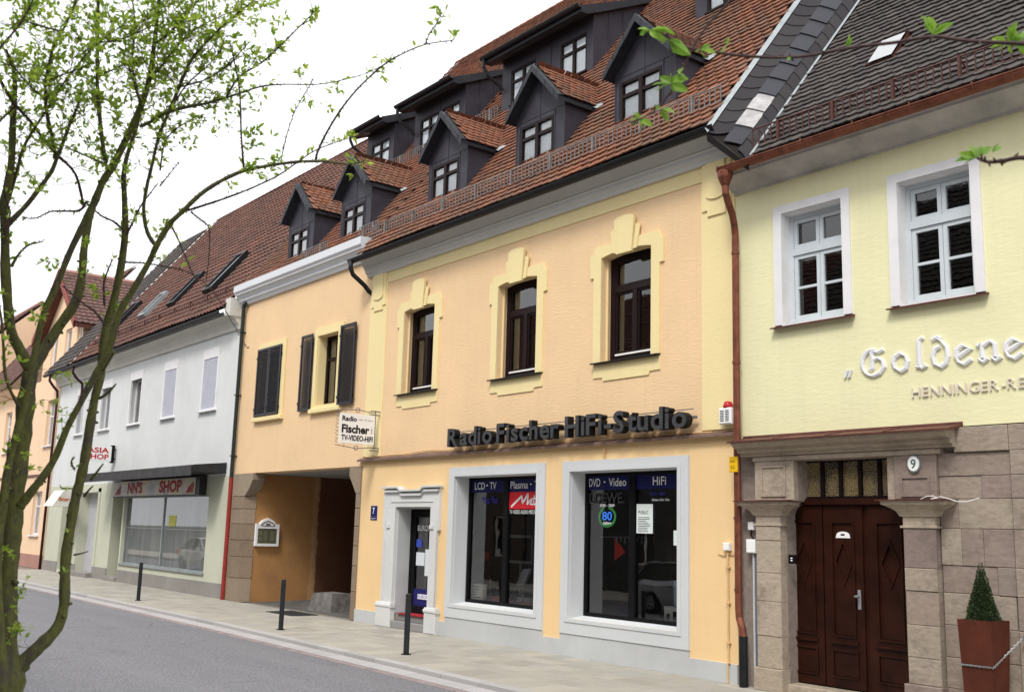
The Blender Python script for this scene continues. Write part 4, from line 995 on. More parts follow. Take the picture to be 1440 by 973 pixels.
# portal: pilasters, capitals, piers, lintel, cornice
for xa, xb, xj, rows_ in ((-9.70, -9.285, None, [0, 0.30, 0.72, 1.18, 1.56, 2.0, 2.20]), (-7.42, -6.99, (-7.48, -7.42), [0, 0.36, 0.67, 1.05, 1.45, 1.72, 2.20])):
    for k in range(len(rows_)-1):
        block(xa-(0.03 if k == 0 else 0), xb+(0.03 if k == 0 else 0), -0.14-(0.05 if k == 0 else 0), rows_[k], rows_[k+1], m_stone if xa > -8 else m_stone2)
        if xj: block(xj[0], xj[1], -0.05, rows_[k], rows_[k+1], m_stone if xa > -8 else m_stone2)
    q = MB(); xm = (xa+xb)/2; h = (xb-xa)/2
    prof_c = [(2.20, 0.03), (2.225, 0.03), (2.23, 0.0), (2.335, 0.0), (2.34, 0.035), (2.36, 0.04), (2.37, 0.05)] + [(2.37+0.105*f/6, 0.05+0.15*(f/6)**1.7) for f in range(1, 7)] + [(2.48, 0.215), (2.525, 0.225)]
    rings = [[(max(xa-e_, -9.97), 0.0, z_), (max(xa-e_, -9.97), -0.14-e_*0.62, z_), (xb+e_, -0.14-e_*0.62, z_), (xb+e_, 0.0, z_)] for z_, e_ in prof_c]
    q.add([p_ for r__ in rings for p_ in r__], [(4*i_+j_, 4*i_+j_+1, 4*i_+j_+5, 4*i_+j_+4) for i_ in range(len(rings)-1) for j_ in range(3)] + [(0, 1, 2, 3), tuple(4*(len(rings)-1)+j_ for j_ in (3, 2, 1, 0))])
    part('capital', q, m_stone2, yh)
    q = MB(); q.box(max(xa-0.27, -9.99), xb+0.25, -0.31, 0.0, 2.526, 2.540); part('capital_flashing', q, m_copper_d, yh)
for k, (xa, xb, xe) in enumerate(((-9.75, -9.083, -9.0832), (-7.55, -6.98, -7.67))):
    q = MB(); q.bbox(xa, xb, -0.10, 0.0, 2.545, 3.09, 0.012)
    q.ext([rect(xa+0.12, xb-0.12, 2.60, 3.03), rect(xa+0.15, xb-0.15, 2.63, 3.00)], 'xz', -0.118, -0.10) if k == 0 else q.ext([rect(xa+0.10, xb-0.08, 2.58, 2.83), rect(xa+0.125, xb-0.105, 2.605, 2.805)], 'xz', -0.118, -0.10)
    part('portal_pier', q, m_stone2 if k == 0 else m_stone, yh)
    if k: q = MB(); q.box(xe, xa, -0.05, 0.0, 2.545, 3.09); part('stone_block', q, m_stone2, yh)
q = MB(); q.bbox(-9.78, -6.92, -0.11, 0.0, 3.092, 3.165, 0.01); part('lintel', q, m_stone2, yh)
q = MB(); prof = [(0, 3.166), (-0.14, 3.166), (-0.15, 3.20), (-0.20, 3.215), (-0.22, 3.25), (-0.22, 3.265), (-0.29, 3.285), (-0.32, 3.32), (-0.35, 3.335), (-0.35, 3.362), (0, 3.40)]
q.ext([prof], 'yz', -9.97, -6.72); part('portal_cornice', q, m_stone2, yh)
q = MB(); q.ext([[(-0.37, 3.35), (-0.37, 3.372), (-0.02, 3.44), (-0.012, 3.475), (0.0, 3.475), (0.0, 3.402)]], 'yz', -10.02, -6.66)
for x in (-9.2, -8.35, -7.5): q.ext([[(-0.375, 3.372), (-0.375, 3.380), (-0.02, 3.449), (-0.02, 3.442)]], 'yz', x-0.012, x+0.012)
part('cornice_flashing', q, m_copper_d, yh)
# door
m_door = M('dark_red_door_timber', (0.024, 0.0060, 0.0030), 0.4, 0.45, 3, 0.15, 60, stretch=(14, 14, 0.6), spec=0.2)
dy = 0.17
dr = MB(); dr.box(-9.50, -7.40, dy+0.05, dy+0.10, 0.12, 2.52); dr.box(-9.5, -7.4, dy-0.03, dy+0.08, 2.50, 2.58); dr.box(-9.55, -9.47, dy, dy+0.06, 0.12, 2.5)
door = part('door_frame', dr, m_door, yh)
leaves = [(-9.46, -8.84), (-8.82, -8.22), (-8.14, -7.52)]
def leaf(i, x0, x1):
    f = MB(); y = dy+0.02
    f.ext([rect(x0, x1, 0.14, 2.49), rect(x0+0.12, x1-0.12, 0.78, 2.28), rect(x0+0.10, x1-0.10, 0.26, 0.62)], 'xz', y, y+0.045)
    xm = (x0+x1)/2; zc = 1.74
    for r0, r1, z0, z1 in ((x0+0.12, x1-0.12, 0.78, 2.28), (x0+0.10, x1-0.10, 0.26, 0.62)):
        f.ext([rect(r0, r1, z0, z1), rect(r0+0.025, r1-0.025, z0+0.025, z1-0.025)], 'xz', y-0.016, y+0.03)
    dia = lambda s: [(xm-0.125*s, zc), (xm, zc-0.27*s), (xm+0.125*s, zc), (xm, zc+0.27*s)]
    f.ext([rect(x0+0.145, x1-0.145, 0.81, 2.25), dia(1.0)], 'xz', y+0.012, y+0.04)
    f.ext([dia(1.18), dia(0.95)], 'xz', y-0.004, y+0.03)
    f.box(x0+0.09, x1-0.09, y-0.035, y+0.0, 0.695, 0.73)
    f.box(x0+0.128, x1-0.128, y+0.005, y+0.04, 0.29, 0.59)
    o = part('door_leaf', f, m_door, yh)
    g = MB(); g.poly([(p[0], y+0.035, p[1]) for p in dia(1.0)]); part('diamond_pane', g, M('dark_glass', (0.006, 0.006, 0.007), 0.08, 0.0), o)
    if i == 1:
        h = MB(); h.bbox(-8.31, -8.265, y-0.012, y, 1.15, 1.40, 0.004); h.tube([(-8.288, y-0.012, 1.32), (-8.288, y-0.06, 1.32)], 0.012, 8); h.lathe([(0.001, 0), (0.03, 0.005), (0.033, 0.02), (0.001, 0.03)], (-8.288, y-0.07, 1.305), 10)
        part('door_handle', h, m_zinc, o)
        s = MB(); s.ext([[(-8.63, 2.06), (-8.41, 2.06), (-8.42, 2.10)]+[(-8.52+0.10*math.cos(a), 2.10+0.045*math.sin(a)) for a in [math.pi*k/8 for k in range(1, 8)]]+[(-8.62, 2.10)]], 'xz', y+0.002, y+0.014); part('door_plate', s, m_white, o)
        ln = MB(); ln.box(-8.55, -8.49, y+0.0005, y+0.002, 2.09, 2.115); part('plate_print', ln, m_dimp, o)
for i, l in enumerate(leaves): leaf(i, *l)
tr = MB(); tr.frame(-9.25, -7.50, 2.56, 3.12, dy+0.02, dy+0.09, 0.05)
for x in (-8.82, -8.53, -8.23, -7.94): tr.box(x-0.025, x+0.025, dy+0.01, dy+0.08, 2.6, 3.1)
fl = part('fanlight', tr, m_dark, yh)
m_amber, t, b = nt('hammered_glass')
vor = node(t, 'ShaderNodeTexVoronoi'); vor.inputs['Scale'].default_value = 42; t.links.new(pos(t), vor.inputs['Vector'])
t.links.new(ramp(t, noise(t, pos(t), 2.2, 3), [(0.40, (0.06, 0.052, 0.036)), (0.62, (0.32, 0.23, 0.09))]), b.inputs['Base Color'])
b.inputs['Roughness'].default_value = 0.08; b.inputs['Specular IOR Level'].default_value = 0.8; bump(t, b, vor.outputs['Distance'], 0.9, 0.02)
for a, c in ((-9.1, -8.845), (-8.795, -8.555), (-8.505, -8.255), (-8.205, -7.965), (-7.915, -7.55)):
    p = MB(); p.poly([(a, dy+0.05, 2.61), (c, dy+0.05, 2.61), (c, dy+0.05, 3.07), (a, dy+0.05, 3.07)]); part('pane', p, m_amber, fl)
st = MB(); st.bbox(-9.27, -7.49, -0.06, 0.5, 0.0, 0.12, 0.012); part('doorstep', st, m_stone2, yh)
# upper windows
for a, b_ in YW:
    s = MB(); s.ext([rect(a-0.13, b_+0.12, 5.02, 6.78), rect(a, b_, 5.0, 6.66)], 'xz', -0.03, 0.0)
    s.box(a+0.0005, a+0.012, -0.03, 0.28, 5.02, 6.66); s.box(a+0.012, b_-0.012, 0.0, 0.28, 6.648, 6.66); s.box(b_-0.012, b_-0.0005, -0.03, 0.28, 5.02, 6.66)
    part('window_surround', s, m_whitetrim, yh)
    y = 0.17; f = MB(); f.frame(a+0.012, b_-0.012, 5.04, 6.648, y, y+0.09, 0.065); f.box(a+0.07, b_-0.07, y-0.012, y+0.08, 6.05, 6.15)
    f.box(a+0.012, b_-0.012, y-0.03, y, 5.04, 5.075)
    w = part('window', f, m_winpaint, yh); mc = (a+b_)/2
    for p0, p1 in ((a+0.077, mc), (mc, b_-0.077)):
        for q0, q1, bar in ((5.105, 6.05, 5.57), (6.15, 6.583, None)):
            c = MB(); c.frame(p0+0.004, p1-0.004, q0+0.004, q1-0.004, y+0.012, y+0.07, 0.055)
            if bar: c.box(p0+0.055, p1-0.055, y+0.018, y+0.06, bar-0.018, bar+0.018)
            part('casement', c, m_winpaint, w)
            zz = [q0+0.055] + ([bar] if bar else []) + [q1-0.055]
            for z0_, z1_ in zip(zz, zz[1:]):
                g = MB(); ta, tb = random.uniform(-0.003, 0.003), random.uniform(-0.003, 0.003)
                g.poly([(p0+0.05, y+0.045, z0_), (p1-0.05, y+0.045+ta, z0_), (p1-0.05, y+0.045+ta+tb, z1_), (p0+0.05, y+0.045+tb, z1_)]); part('pane', g, m_glass, w)
    g = MB(); g.ext([[(-0.10, 4.965), (-0.10, 4.985), (0.18, 5.045), (0.18, 5.02)]], 'yz', a-0.16, b_+0.15); part('sill', g, m_copper_d, w)
    room(w, a, b_, 5.05, 6.65, 0.31, 3.2, m_room)
    
# eaves
co = MB(); sweep_x([(0, 7.14), (-0.035, 7.14), (-0.04, 7.17), (-0.10, 7.20), (-0.20, 7.255), (-0.32, 7.30), (-0.36, 7.32), (-0.37, 7.36), (-0.42, 7.36), (-0.42, 7.42), (0, 7.42)], YX0, YX1, co); part('cornice', co, M('stained_grey_cornice', (0.44, 0.42, 0.40), 0.85, 0.22, 2.5, 0.2, 20), yh)
g = MB(); half_gutter(g, -9.98, YX1, -0.51, 7.40, 0.085)
x = -9.3
while x < YX1:
    g.tube([(x, -0.51+0.095*math.cos(a), 7.42+0.095*math.sin(a)) for a in [math.pi*0.95+math.pi*1.1*k/8 for k in range(9)]], 0.011, 5); x += 0.82
g.box(-9.985, -9.965, -0.60, -0.42, 7.34, 7.43)
part('gutter', g, m_copper, yh)
g = MB(); g.lathe([(0.10, 0.0), (0.12, -0.02), (0.11, -0.10), (0.07, -0.20), (0.06, -0.22)], (-9.90, -0.5, 7.36), 12)
g.tube([(-9.90, -0.5, 7.16), (-9.90, -0.49, 7.02), (-9.93, -0.40, 6.90), (-9.98, -0.25, 6.76), (-10.02, -0.16, 6.62), (-10.03, -0.13, 6.48), (-10.03, -0.13, 1.05), (-10.02, -0.13, 0.92), (-9.95, -0.15, 0.78), (-9.93, -0.16, 0.66)], 0.052, 12)
for z in (6.2, 4.55, 2.3, 1.3): g.tube([(-10.03, -0.13, z-0.02), (-10.03, -0.13, z+0.02)], 0.061, 12)
part('downpipe', g, m_copper, yh, smooth=False)
g = MB(); g.tube([(-9.93, -0.16, 0.68), (-9.93, -0.16, 0.0)], 0.062, 12); part('standpipe', g, m_gutter, yh)
ydeck = roof_deck(-9.46, YX1, ZY0-0.02, MY, 7.0); yrf = part('roof', ydeck, m_deck, yh)
vy = Vector((0, 1, MY)).normalized()
tile_field(yrf, 'roof_tile', (-9.44, -0.45, ZY0+MY*-0.45), (1, 0, 0), vy, YX1+9.4, 11.5, 0.18, 0.15, TILE, m_bt, 300, lambda p: not (-8.12 < p.x < -7.68 and 0.62 < p.y < 1.0), seedv=5)
snow_guard(yh, -9.5, YX1, -0.33, ZY0+MY*-0.33+0.06, 0.30, 0, m_brownsteel, feet=0.95)
# small glazed roof hatch
up_ = vy; nn = Vector((1, 0, 0)).cross(vy)
def rp(x, y, h): return Vector((x, y, ZY0+MY*y)) + nn*h
g = MB(); X0, X1, Y0_, Y1_ = -8.16, -7.72, 0.58, 1.02
for a, b_ in (((X0, Y0_), (X1, Y0_)), ((X1, Y0_), (X1, Y1_)), ((X1, Y1_), (X0, Y1_)), ((X0, Y1_), (X0, Y0_))):
    g.poly([rp(a[0], a[1], 0.0), rp(b_[0], b_[1], 0.0), rp(b_[0], b_[1], 0.10), rp(a[0], a[1], 0.10)])
e = 0.03
g.ext([[(0, 0)]], 'xy', 0, 0) if False else None
rh = part('roof_hatch', g, m_copper_d, yh)
g = MB(); g.poly([rp(X0+e, Y0_+e, 0.112), rp(X1-e, Y0_+e, 0.112), rp(X1-e, Y1_-e, 0.112), rp(X0+e, Y1_-e, 0.112)]); part('hatch_glass', g, M('white_wired_glass', (0.42, 0.43, 0.44), 0.7, 0.08, 30, 0.2, 50), rh)
g = MB(); g.poly([rp(X0-0.1, Y0_-0.22, 0.055), rp(X1+0.1, Y0_-0.22, 0.055), rp(X1+0.1, Y0_, 0.06), rp(X0-0.1, Y0_, 0.06)]); part('hatch_apron', g, m_copper_d, rh)

# ================================================================== grey house with the asia shop
gh = thing('grey_house', 'worn grey white house with a closed asia shop, long black awning and brown tiled roof', 'house', (-37, 0, 0))
GX0, GX1 = -46.6, -28.32
GW = [(-30.95, -29.75, 0), (-34.25, -33.08, 0), (-37.60, -36.35, 1), (-40.92, -39.65, 2), (-44.0, -42.95, 2)]
w_ = MB(); w_.ext([rect(GX0, GX1, 3.36, 8.0)] + [rect(a, b_, 5.37, 7.2) for a, b_, _ in GW], 'xz', 0.01, 0.30); part('upper_wall', w_, m_grey, gh)
OP = [(-37.1, -29.72, 0.62, 2.87), (-38.35, -37.25, 0.1, 2.95), (-42.15, -40.0, 0.15, 3.05), (-44.6, -43.3, 0.1, 2.9)]
w_ = MB(); w_.ext([rect(GX0, GX1, 0, 3.36)] + [rect(*o) for o in OP], 'xz', 0.0, 0.35); part('lower_wall', w_, m_green, gh)
for a, b_ in ((GX0, -44.6), (-43.3, -42.15), (-40.0, -38.35), (-37.25, GX1)): pl = MB(); pl.box(a, b_, -0.03, 0, 0, 0.40); part('plinth', pl, m_oldplinth, gh)
pl = MB(); pl.box(-42.35, -42.15, -0.04, 0, 0.4, 3.2); pl.box(-40.0, -39.8, -0.04, 0, 0.4, 3.2); pl.box(-42.35, -39.8, -0.04, 0, 3.06, 3.2); part('pilaster_strip', pl, m_green, gh)
m_blind = M('lavender_roller_blind', (0.50, 0.51, 0.58), 0.7, 0.04)
for a, b_, k in GW:
    s = MB(); s.ext([rect(a-0.02, b_+0.02, 5.35, 7.22), rect(a+0.07, b_-0.07, 5.4, 6.93)], 'xz', -0.015, 0.05); part('window_surround', s, m_whitetrim, gh)
    w = window_into(gh, a+0.04, b_-0.04, 5.38, 6.95, 0.18 if k else 0.2, m_whitetrim, 0.06, mull=((a+b_)/2,) if k else (), th=0.06)
    g = MB(); g.box(a-0.06, b_+0.06, -0.09, 0.05, 5.31, 5.35); part('sill', g, m_whitetrim, w)
    if k == 0:
        bl = MB(); z = 5.40
        while z < 6.93: bl.bbox(a+0.07, b_-0.07, 0.0, 0.02, z+0.002, z+0.048, 0.006); z += 0.05
        part('roller_blind', bl, m_blind, w)
    else:
        room(w, a, b_, 5.4, 6.95, 0.31, 2.0, m_room)
        if k == 1: curtain(w, a+0.1, a+0.65, 5.4, 6.95, 0.28, M('grey_curtain', (0.4, 0.38, 0.36), 0.9)); 
        else: curtain(w, a+0.05, b_-0.05, 5.4, 6.95, 0.28)
# shop front
f = MB(); f.frame(-37.1, -29.72, 0.62, 2.86, 0.10, 0.16, 0.05); f.box(-33.6, -33.53, 0.095, 0.155, 0.67, 2.81); f.box(-37.15, -29.68, -0.05, 0.10, 0.58, 0.63)
sw = part('shop_window', f, m_zinc, gh)
m_filmglass, t, b = nt('papered_shop_glass')
b.inputs['Base Color'].default_value = (0.20, 0.22, 0.22, 1); b.inputs['Roughness'].default_value = 0.02; b.inputs['Specular IOR Level'].default_value = 1.0
t.links.new(ramp(t, noise(t, pos(t, (1.2, 1, 0.25)), 1.6, 6, 0.7), [(0.35, (0.085, 0.095, 0.095)), (0.7, (0.20, 0.21, 0.20))]), b.inputs['Base Color'])
for a, b_ in ((-37.05, -33.6), (-33.53, -29.77)):
    p = MB(); p.poly([(a, 0.13, 0.67), (b_, 0.131, 0.67), (b_, 0.131, 2.81), (a, 0.13, 2.81)]); part('pane', p, m_filmglass, sw)
p = MB(); p.box(-37.05, -29.77, 0.124, 0.128, 1.82, 1.84); part('taped_seam', p, m_zinc, sw)
p = MB(); p.box(-33.1, -32.5, 0.122, 0.127, 1.92, 2.25); part('yellow_notice', p, M('yellow_paper', (0.55, 0.55, 0.12), 0.8), sw)
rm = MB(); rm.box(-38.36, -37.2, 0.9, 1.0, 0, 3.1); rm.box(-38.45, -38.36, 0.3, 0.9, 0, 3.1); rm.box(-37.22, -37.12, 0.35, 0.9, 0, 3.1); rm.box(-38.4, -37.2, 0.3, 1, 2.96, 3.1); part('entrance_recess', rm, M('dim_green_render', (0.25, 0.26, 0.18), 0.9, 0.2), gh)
rm = MB(); rm.box(-42.15, -40.0, 0.30, 0.34, 0.15, 3.05); rm.box(-41.1, -41.06, 0.285, 0.30, 0.15, 2.6); rm.box(-42.1, -40.05, 0.285, 0.30, 2.55, 2.62); part('door', rm, M('pale_grey_door', (0.46, 0.46, 0.48), 0.6, 0.08), gh)
rm = MB(); rm.box(-44.6, -43.3, 0.25, 0.30, 0.1, 2.9); rm.box(-44.0, -43.96, 0.235, 0.25, 0.15, 2.8); part('door', rm, M('grey_green_door', (0.30, 0.31, 0.27), 0.6, 0.1), gh)
st = MB(); st.bbox(-42.2, -39.95, -0.25, 0.3, 0, 0.16, 0.01); st.bbox(-38.4, -37.2, -0.1, 0.9, 0, 0.14, 0.01); part('doorstep', st, m_oldplinth, gh)
# awning over the shop
aw = thing('awning', 'black fabric box awning above the papered shop window', 'awning', (-33.5, 0, 3.3))
g = MB(); g.ext([[(0.0, 3.44), (-0.98, 3.44), (-1.0, 3.46), (-1.0, 3.60), (-0.9, 3.64), (0.0, 3.74)]], 'yz', -38.6, -28.62); part('cover', g, M('black_awning_cloth', (0.030, 0.030, 0.033), 0.8, 0.35, 2.5, 0.3, 12), aw)
g = MB(); g.ext([[(-0.99, 3.33), (-1.012, 3.33), (-1.012, 3.61), (-0.99, 3.61)]], 'yz', -38.58, -28.66); part('valance', g, M('grey_awning_cloth', (0.055, 0.053, 0.055), 0.8, 0.3, 3), aw)
# fascia sign
fs = thing('shop_fascia_sign', 'long faded fascia board with red shop lettering under the black awning', 'sign', (-34, -0.1, 3.0))
g = MB(); g.box(-37.75, -29.95, -0.22, 0.0, 2.84, 3.38); part('board', g, M('fascia_edge', (0.03, 0.03, 0.032), 0.5), fs)
m_fascia, t, b = nt('fascia_print')
t.links.new(ramp(t, noise(t, pos(t, (1, 1, 1)), 1.4, 3, 0.6), [(0.32, (0.30, 0.30, 0.31)), (0.46, (0.52, 0.50, 0.46)), (0.56, (0.58, 0.49, 0.28)), (0.70, (0.54, 0.52, 0.49))]), b.inputs['Base Color']); b.inputs['Roughness'].default_value = 0.5
g = MB(); g.box(-37.70, -30.25, -0.235, -0.221, 2.87, 3.35); part('panel', g, m_fascia, fs)
m_sred = M('faded_red_print', (0.36, 0.03, 0.03), 0.6, 0.15, 4)
for w, x, wd in (("NN'S", -36.2, 1.45), ('SHOP', -33.2, 1.9)): part('lettering', text_mb(w, x, 2.96, -0.238, height=0.36, width=wd, offset=0.05), m_sred, fs)
for x0 in (-37.55, -31.0):
    g = MB()
    for k in range(5): stroke([(x0+0.1+k*0.09, 2.92+0.02*k), (x0+0.2+k*0.1, 3.05), (x0+0.3+k*0.08, 3.12+0.03*k), (x0+0.5, 3.3-0.01*k)], 0.026, -0.2385-0.0005*k) if False else None
    for k in range(6):
        a0 = math.radians(20+k*22)
        pts = [(x0+0.08+k*0.1, 2.91), (x0+0.2+k*0.09, 2.98+0.03*k), (x0+0.28+k*0.06, 3.08+0.03*k)]
        for i in range(2):
            p0, p1 = Vector((pts[i][0], 0, pts[i][1])), Vector((pts[i+1][0], 0, pts[i+1][1])); d = (p1-p0).normalized(); n = Vector((-d.z, 0, d.x))*0.028
            yy = -0.2382-0.0004*k-0.0002*i
            g.poly([(p0.x-n.x, yy, p0.z-n.z), (p1.x-n.x, yy, p1.z-n.z), (p1.x+n.x, yy, p1.z+n.z), (p0.x+n.x, yy, p0.z+n.z)])
    part('motif', g, m_sred, fs)
# eaves and roof
co = MB(); sweep_x([(0.01, 7.55), (-0.05, 7.55), (-0.07, 7.66), (-0.16, 7.78), (-0.18, 7.82), (-0.32, 7.90), (-0.40, 7.92), (-0.40, 8.0), (0.01, 8.0)], GX0-0.3, GX1-0.01, co); part('cornice', co, plaster('pale_stained_cornice', (0.70, 0.69, 0.63), 0.2, (6, 6, 6), 2.0, 0.2, 0.06), gh)
g = MB(); g.box(-28.66, -28.305, -0.38, 0.3, 7.9, 8.42); part('corbel', g, bpy.data.materials['pale_stained_cornice'], gh)
g = MB(); half_gutter(g, GX0-0.8, GX1-0.3, -0.50, 8.04, 0.085); part('gutter', g, m_gutter, gh)
for xs_, lx in ((-43.2, -43.2), (-46.55, -46.72)):
    g = MB(); g.tube([(xs_, -0.5, 8.0), (xs_, -0.5, 7.75), (xs_, -0.35, 7.55), (lx, -0.10, 7.35), (lx, -0.08, 7.1), (lx, -0.08, 0.0 if lx < -45 else 6.9)], 0.055, 8); part('downpipe', g, M('rusty_pipe', (0.05, 0.02, 0.018), 0.6, 0.3, 4), gh, smooth=True)
grf = part('roof', roof_deck(-43.75, PX0-0.36, ytop=5.12), m_deck, gh)
RWN = [(-32.35, -31.6, 0.42, 1.55, 0), (-35.8, -35.05, 0.5, 1.5, 0), (-38.75, -38.05, 0.5, 1.3, 1), (-42.2, -41.4, 0.45, 1.45, 0)]
def not_rw(p): return not any(a-0.05 < p.x < b_+0.05 and c < p.y < d for a, b_, c, d, _ in RWN)
tile_field(grf, 'roof_tile', (-43.7, -0.44, roofz(-0.44)), uv, vv, 43.7+PX0-0.40, 9.1, 0.24, 0.30, PAN, m_gt, 300, not_rw, half=False, seedv=6)
nn2 = uv.cross(vv)
for a, b_, c, d, opn in RWN:
    def q3(x, y, h): return Vector((x, y, roofz(y)))+nn2*h
    g = MB(); loop = [(a, c), (b_, c), (b_, d), (a, d)]
    for i in range(4):
        p, q = loop[i], loop[(i+1) % 4]; pc = ((a+b_)/2, (c+d)/2)
        ip = (p[0]+(0.09 if p[0] < pc[0] else -0.09), p[1]+(0.06 if p[1] < pc[1] else -0.06)); iq = (q[0]+(0.09 if q[0] < pc[0] else -0.09), q[1]+(0.06 if q[1] < pc[1] else -0.06))
        g.poly([q3(*p, 0), q3(*q, 0), q3(*q, 0.20), q3(*p, 0.20)]); g.poly([q3(*p, 0.20), q3(*q, 0.20), q3(*iq, 0.20), q3(*ip, 0.20)])
        g.poly([q3(*ip, 0.20), q3(*iq, 0.20), q3(*iq, 0.15), q3(*ip, 0.15)])
    o = part('roof_window', g, m_zinc if opn else m_gutter, grf)
    g = MB(); g.poly([q3(a+0.09, c+0.06, 0.16), q3(b_-0.09, c+0.06, 0.16), q3(b_-0.09, d-0.06, 0.16), q3(a+0.09, d-0.06, 0.16)]); part('pane', g, M('skylight_glass', (0.02, 0.022, 0.025), 0.04, 0.0), o)
ridge_tiles(-43.7, PX0-0.5, 5.12, roofz(5.12)-0.02, m_gt, grf)
g = MB(); g.poly([(-43.85, -0.5, roofz(-0.5)+0.085), (-43.62, -0.5, roofz(-0.5)+0.085), (-43.62, 5.1, roofz(5.1)+0.085), (-43.85, 5.1, roofz(5.1)+0.085)]); part('white_flashing', g, M('white_mortar_flashing', (0.62, 0.6, 0.58), 0.8, 0.2, 3), gh)
snow_guard(gh, -43.0, -28.9, 0.0, roofz(0.0)+0.03, 0.24, 0, m_brownsteel, gap=0.16, feet=1.5)
g2 = part('far_roof', roof_deck(-47.35, -43.86, ytop=5.0), m_deck, gh)
tile_field(g2, 'roof_tile', (-47.35, -0.52, roofz(-0.52)), uv, vv, 3.45, 8.9, 0.24, 0.30, PAN, m_bt, 0, half=False, seedv=7)

# ================================================================== far houses along the street
m_ft = tilemat('far_brown_tile', [(0.14, 0.075, 0.065), (0.18, 0.095, 0.08), (0.12, 0.068, 0.06), (0.2, 0.105, 0.085)], (0.08, 0.06, 0.055), 0.3)
oh = thing('gabled_house', 'orange house with a broad tiled cross gable behind the tree', 'house', (-53, 0, 0))
OW = [(-48.5, -47.3, 5.12, 7.1), (-52.3, -51.1, 5.12, 7.1), (-56.0, -54.8, 5.12, 7.1), (-49.3, -47.9, 1.35, 3.2), (-53.2, -52.0, 1.35, 3.2), (-56.8, -55.6, 1.35, 3.2)]
w_ = MB(); w_.ext([rect(-61.9, -46.62, 0, 8.1)] + [rect(*w) for w in OW], 'xz', 0.02, 0.32); part('wall', w_, m_orange, oh)
w_ = MB(); w_.box(-61.9, -46.62, -0.03, 0.02, 0, 0.55); part('plinth', w_, m_pinkplinth, oh)
w_ = MB(); w_.box(-61.9, -46.9, -0.04, 0.02, 3.85, 3.93); part('string_course', w_, m_copper_d, oh)
for a, b_, c, d in OW:
    w = window_into(oh, a, b_, c, d, 0.16, m_whitetrim, 0.09, mull=((a+b_)/2,), bars=((c+d)/2+0.3,), th=0.06); s = MB(); s.box(a-0.08, b_+0.08, -0.08, 0.1, c-0.05, c); part('sill', s, m_whitetrim, w)
    curtain(w, a+0.05, b_-0.05, c, d, 0.27); room(w, a, b_, c, d, 0.33, 1.5, m_room)
part('roof', roof_deck(-62.0, -54.05, ytop=5.0), m_ft, oh)
tile_field(oh, 'roof_tile', (-62.0, -0.52, roofz(-0.52)), uv, vv, 8.0, 9.0, 0.24, 0.30, PAN, m_ft, 0, lambda p: p.x < -54.1, half=False, seedv=8)
co = MB(); sweep_x([(0.02, 7.75), (-0.1, 7.75), (-0.35, 7.95), (-0.42, 8.05), (0.02, 8.1)], -62.0, -54.0, co); part('cornice', co, m_orange, oh)
gx0, gx1, gc, gz, ga = -53.7, -47.5, -50.6, 10.75, 13.1
w_ = MB(); GWN = [(-48.35, -47.72, 8.75, 10.6), (-50.2, -49.2, 9.0, 10.6), (-52.4, -51.4, 9.0, 10.6)]
w_.ext([[(gx0, 8.0), (gx1, 8.0), (gx1, gz), (gc, ga), (gx0, gz)]] + [rect(*q) for q in GWN], 'xz', 0.9, 1.2); part('gable_wall', w_, m_orange, oh)
w_ = MB(); w_.ext([[(1.2, 9.5), (1.2, 10.65), (1.55, 10.65)]], 'yz', gx1-0.3, gx1) if False else w_.ext([[(1.2, 8.9), (1.2, 10.7), (6.0, 10.7), (6.0, 12)]], 'yz', gx1-0.25, gx1-0.001) if False else w_.poly([(gx1, 1.2, 8.9), (gx1, 6.0, 8.9), (gx1, 6.0, 10.75), (gx1, 1.2, 10.75)]); part('gable_cheek', w_, M('grey_brown_cladding', (0.10, 0.078, 0.075), 0.7, 0.2, 1), oh)
for a, b_, c, d in GWN:
    w = window_into(oh, a, b_, c, d, 1.0, m_whitetrim, 0.09, th=0.06); curtain(w, a+0.05, b_-0.05, c, d, 1.12)
for s in (-1, 1):
    hw = 3.5; z0 = 10.45; z1 = 13.35; g = MB()
    A, B = (gc+s*hw, z0), (gc, z1)
    g.add([(A[0], 0.42, A[1]), (B[0], 0.42, B[1]), (B[0], 7, B[1]), (A[0], 7, A[1]), (A[0], 0.42, A[1]-0.18), (B[0], 0.42, B[1]-0.18), (B[0], 7, B[1]-0.18), (A[0], 7, A[1]-0.18)], [(0,1,2,3), (4,7,6,5), (0,4,5,1), (0,3,7,4), (1,5,6,2), (2,6,7,3)])
    part('gable_roof', g, m_copper_d, oh)
    upv = Vector((-s*hw, 0, z1-z0))
    if s == 1: tile_field(oh, 'roof_tile', (A[0], 0.44, A[1]+0.01), (0, 1, 0), upv, 6.5, upv.length, 0.24, 0.30, PAN, m_ft, 0, half=False, seedv=9)
    else: tile_field(oh, 'roof_tile', (A[0], 6.9, A[1]+0.01), (0, -1, 0), upv, 6.5, upv.length, 0.24, 0.30, PAN, m_ft, 0, half=False, seedv=10)
    g = MB(); d_ = (Vector((B[0], 0, B[1]))-Vector((A[0], 0, A[1]))).normalized()
    g.add([(A[0], 0.36, A[1]-0.24), (B[0], 0.36, B[1]-0.24), (B[0], 0.36, B[1]+0.09), (A[0], 0.36, A[1]+0.09), (A[0], 0.42, A[1]-0.24), (B[0], 0.42, B[1]-0.24), (B[0], 0.42, B[1]+0.09), (A[0], 0.42, A[1]+0.09)], [(0,1,2,3), (4,7,6,5), (0,4,5,1), (3,2,6,7)])
    part('bargeboard', g, M('red_bargeboard', (0.22, 0.05, 0.035), 0.6), oh)
g = MB(); g.tube([(gc, 0.4, 13.38), (gc, 7, 13.38)], 0.13, 8); part('ridge_cap', g, M('pinkish_ridge', (0.34, 0.19, 0.16), 0.8, 0.15), oh)
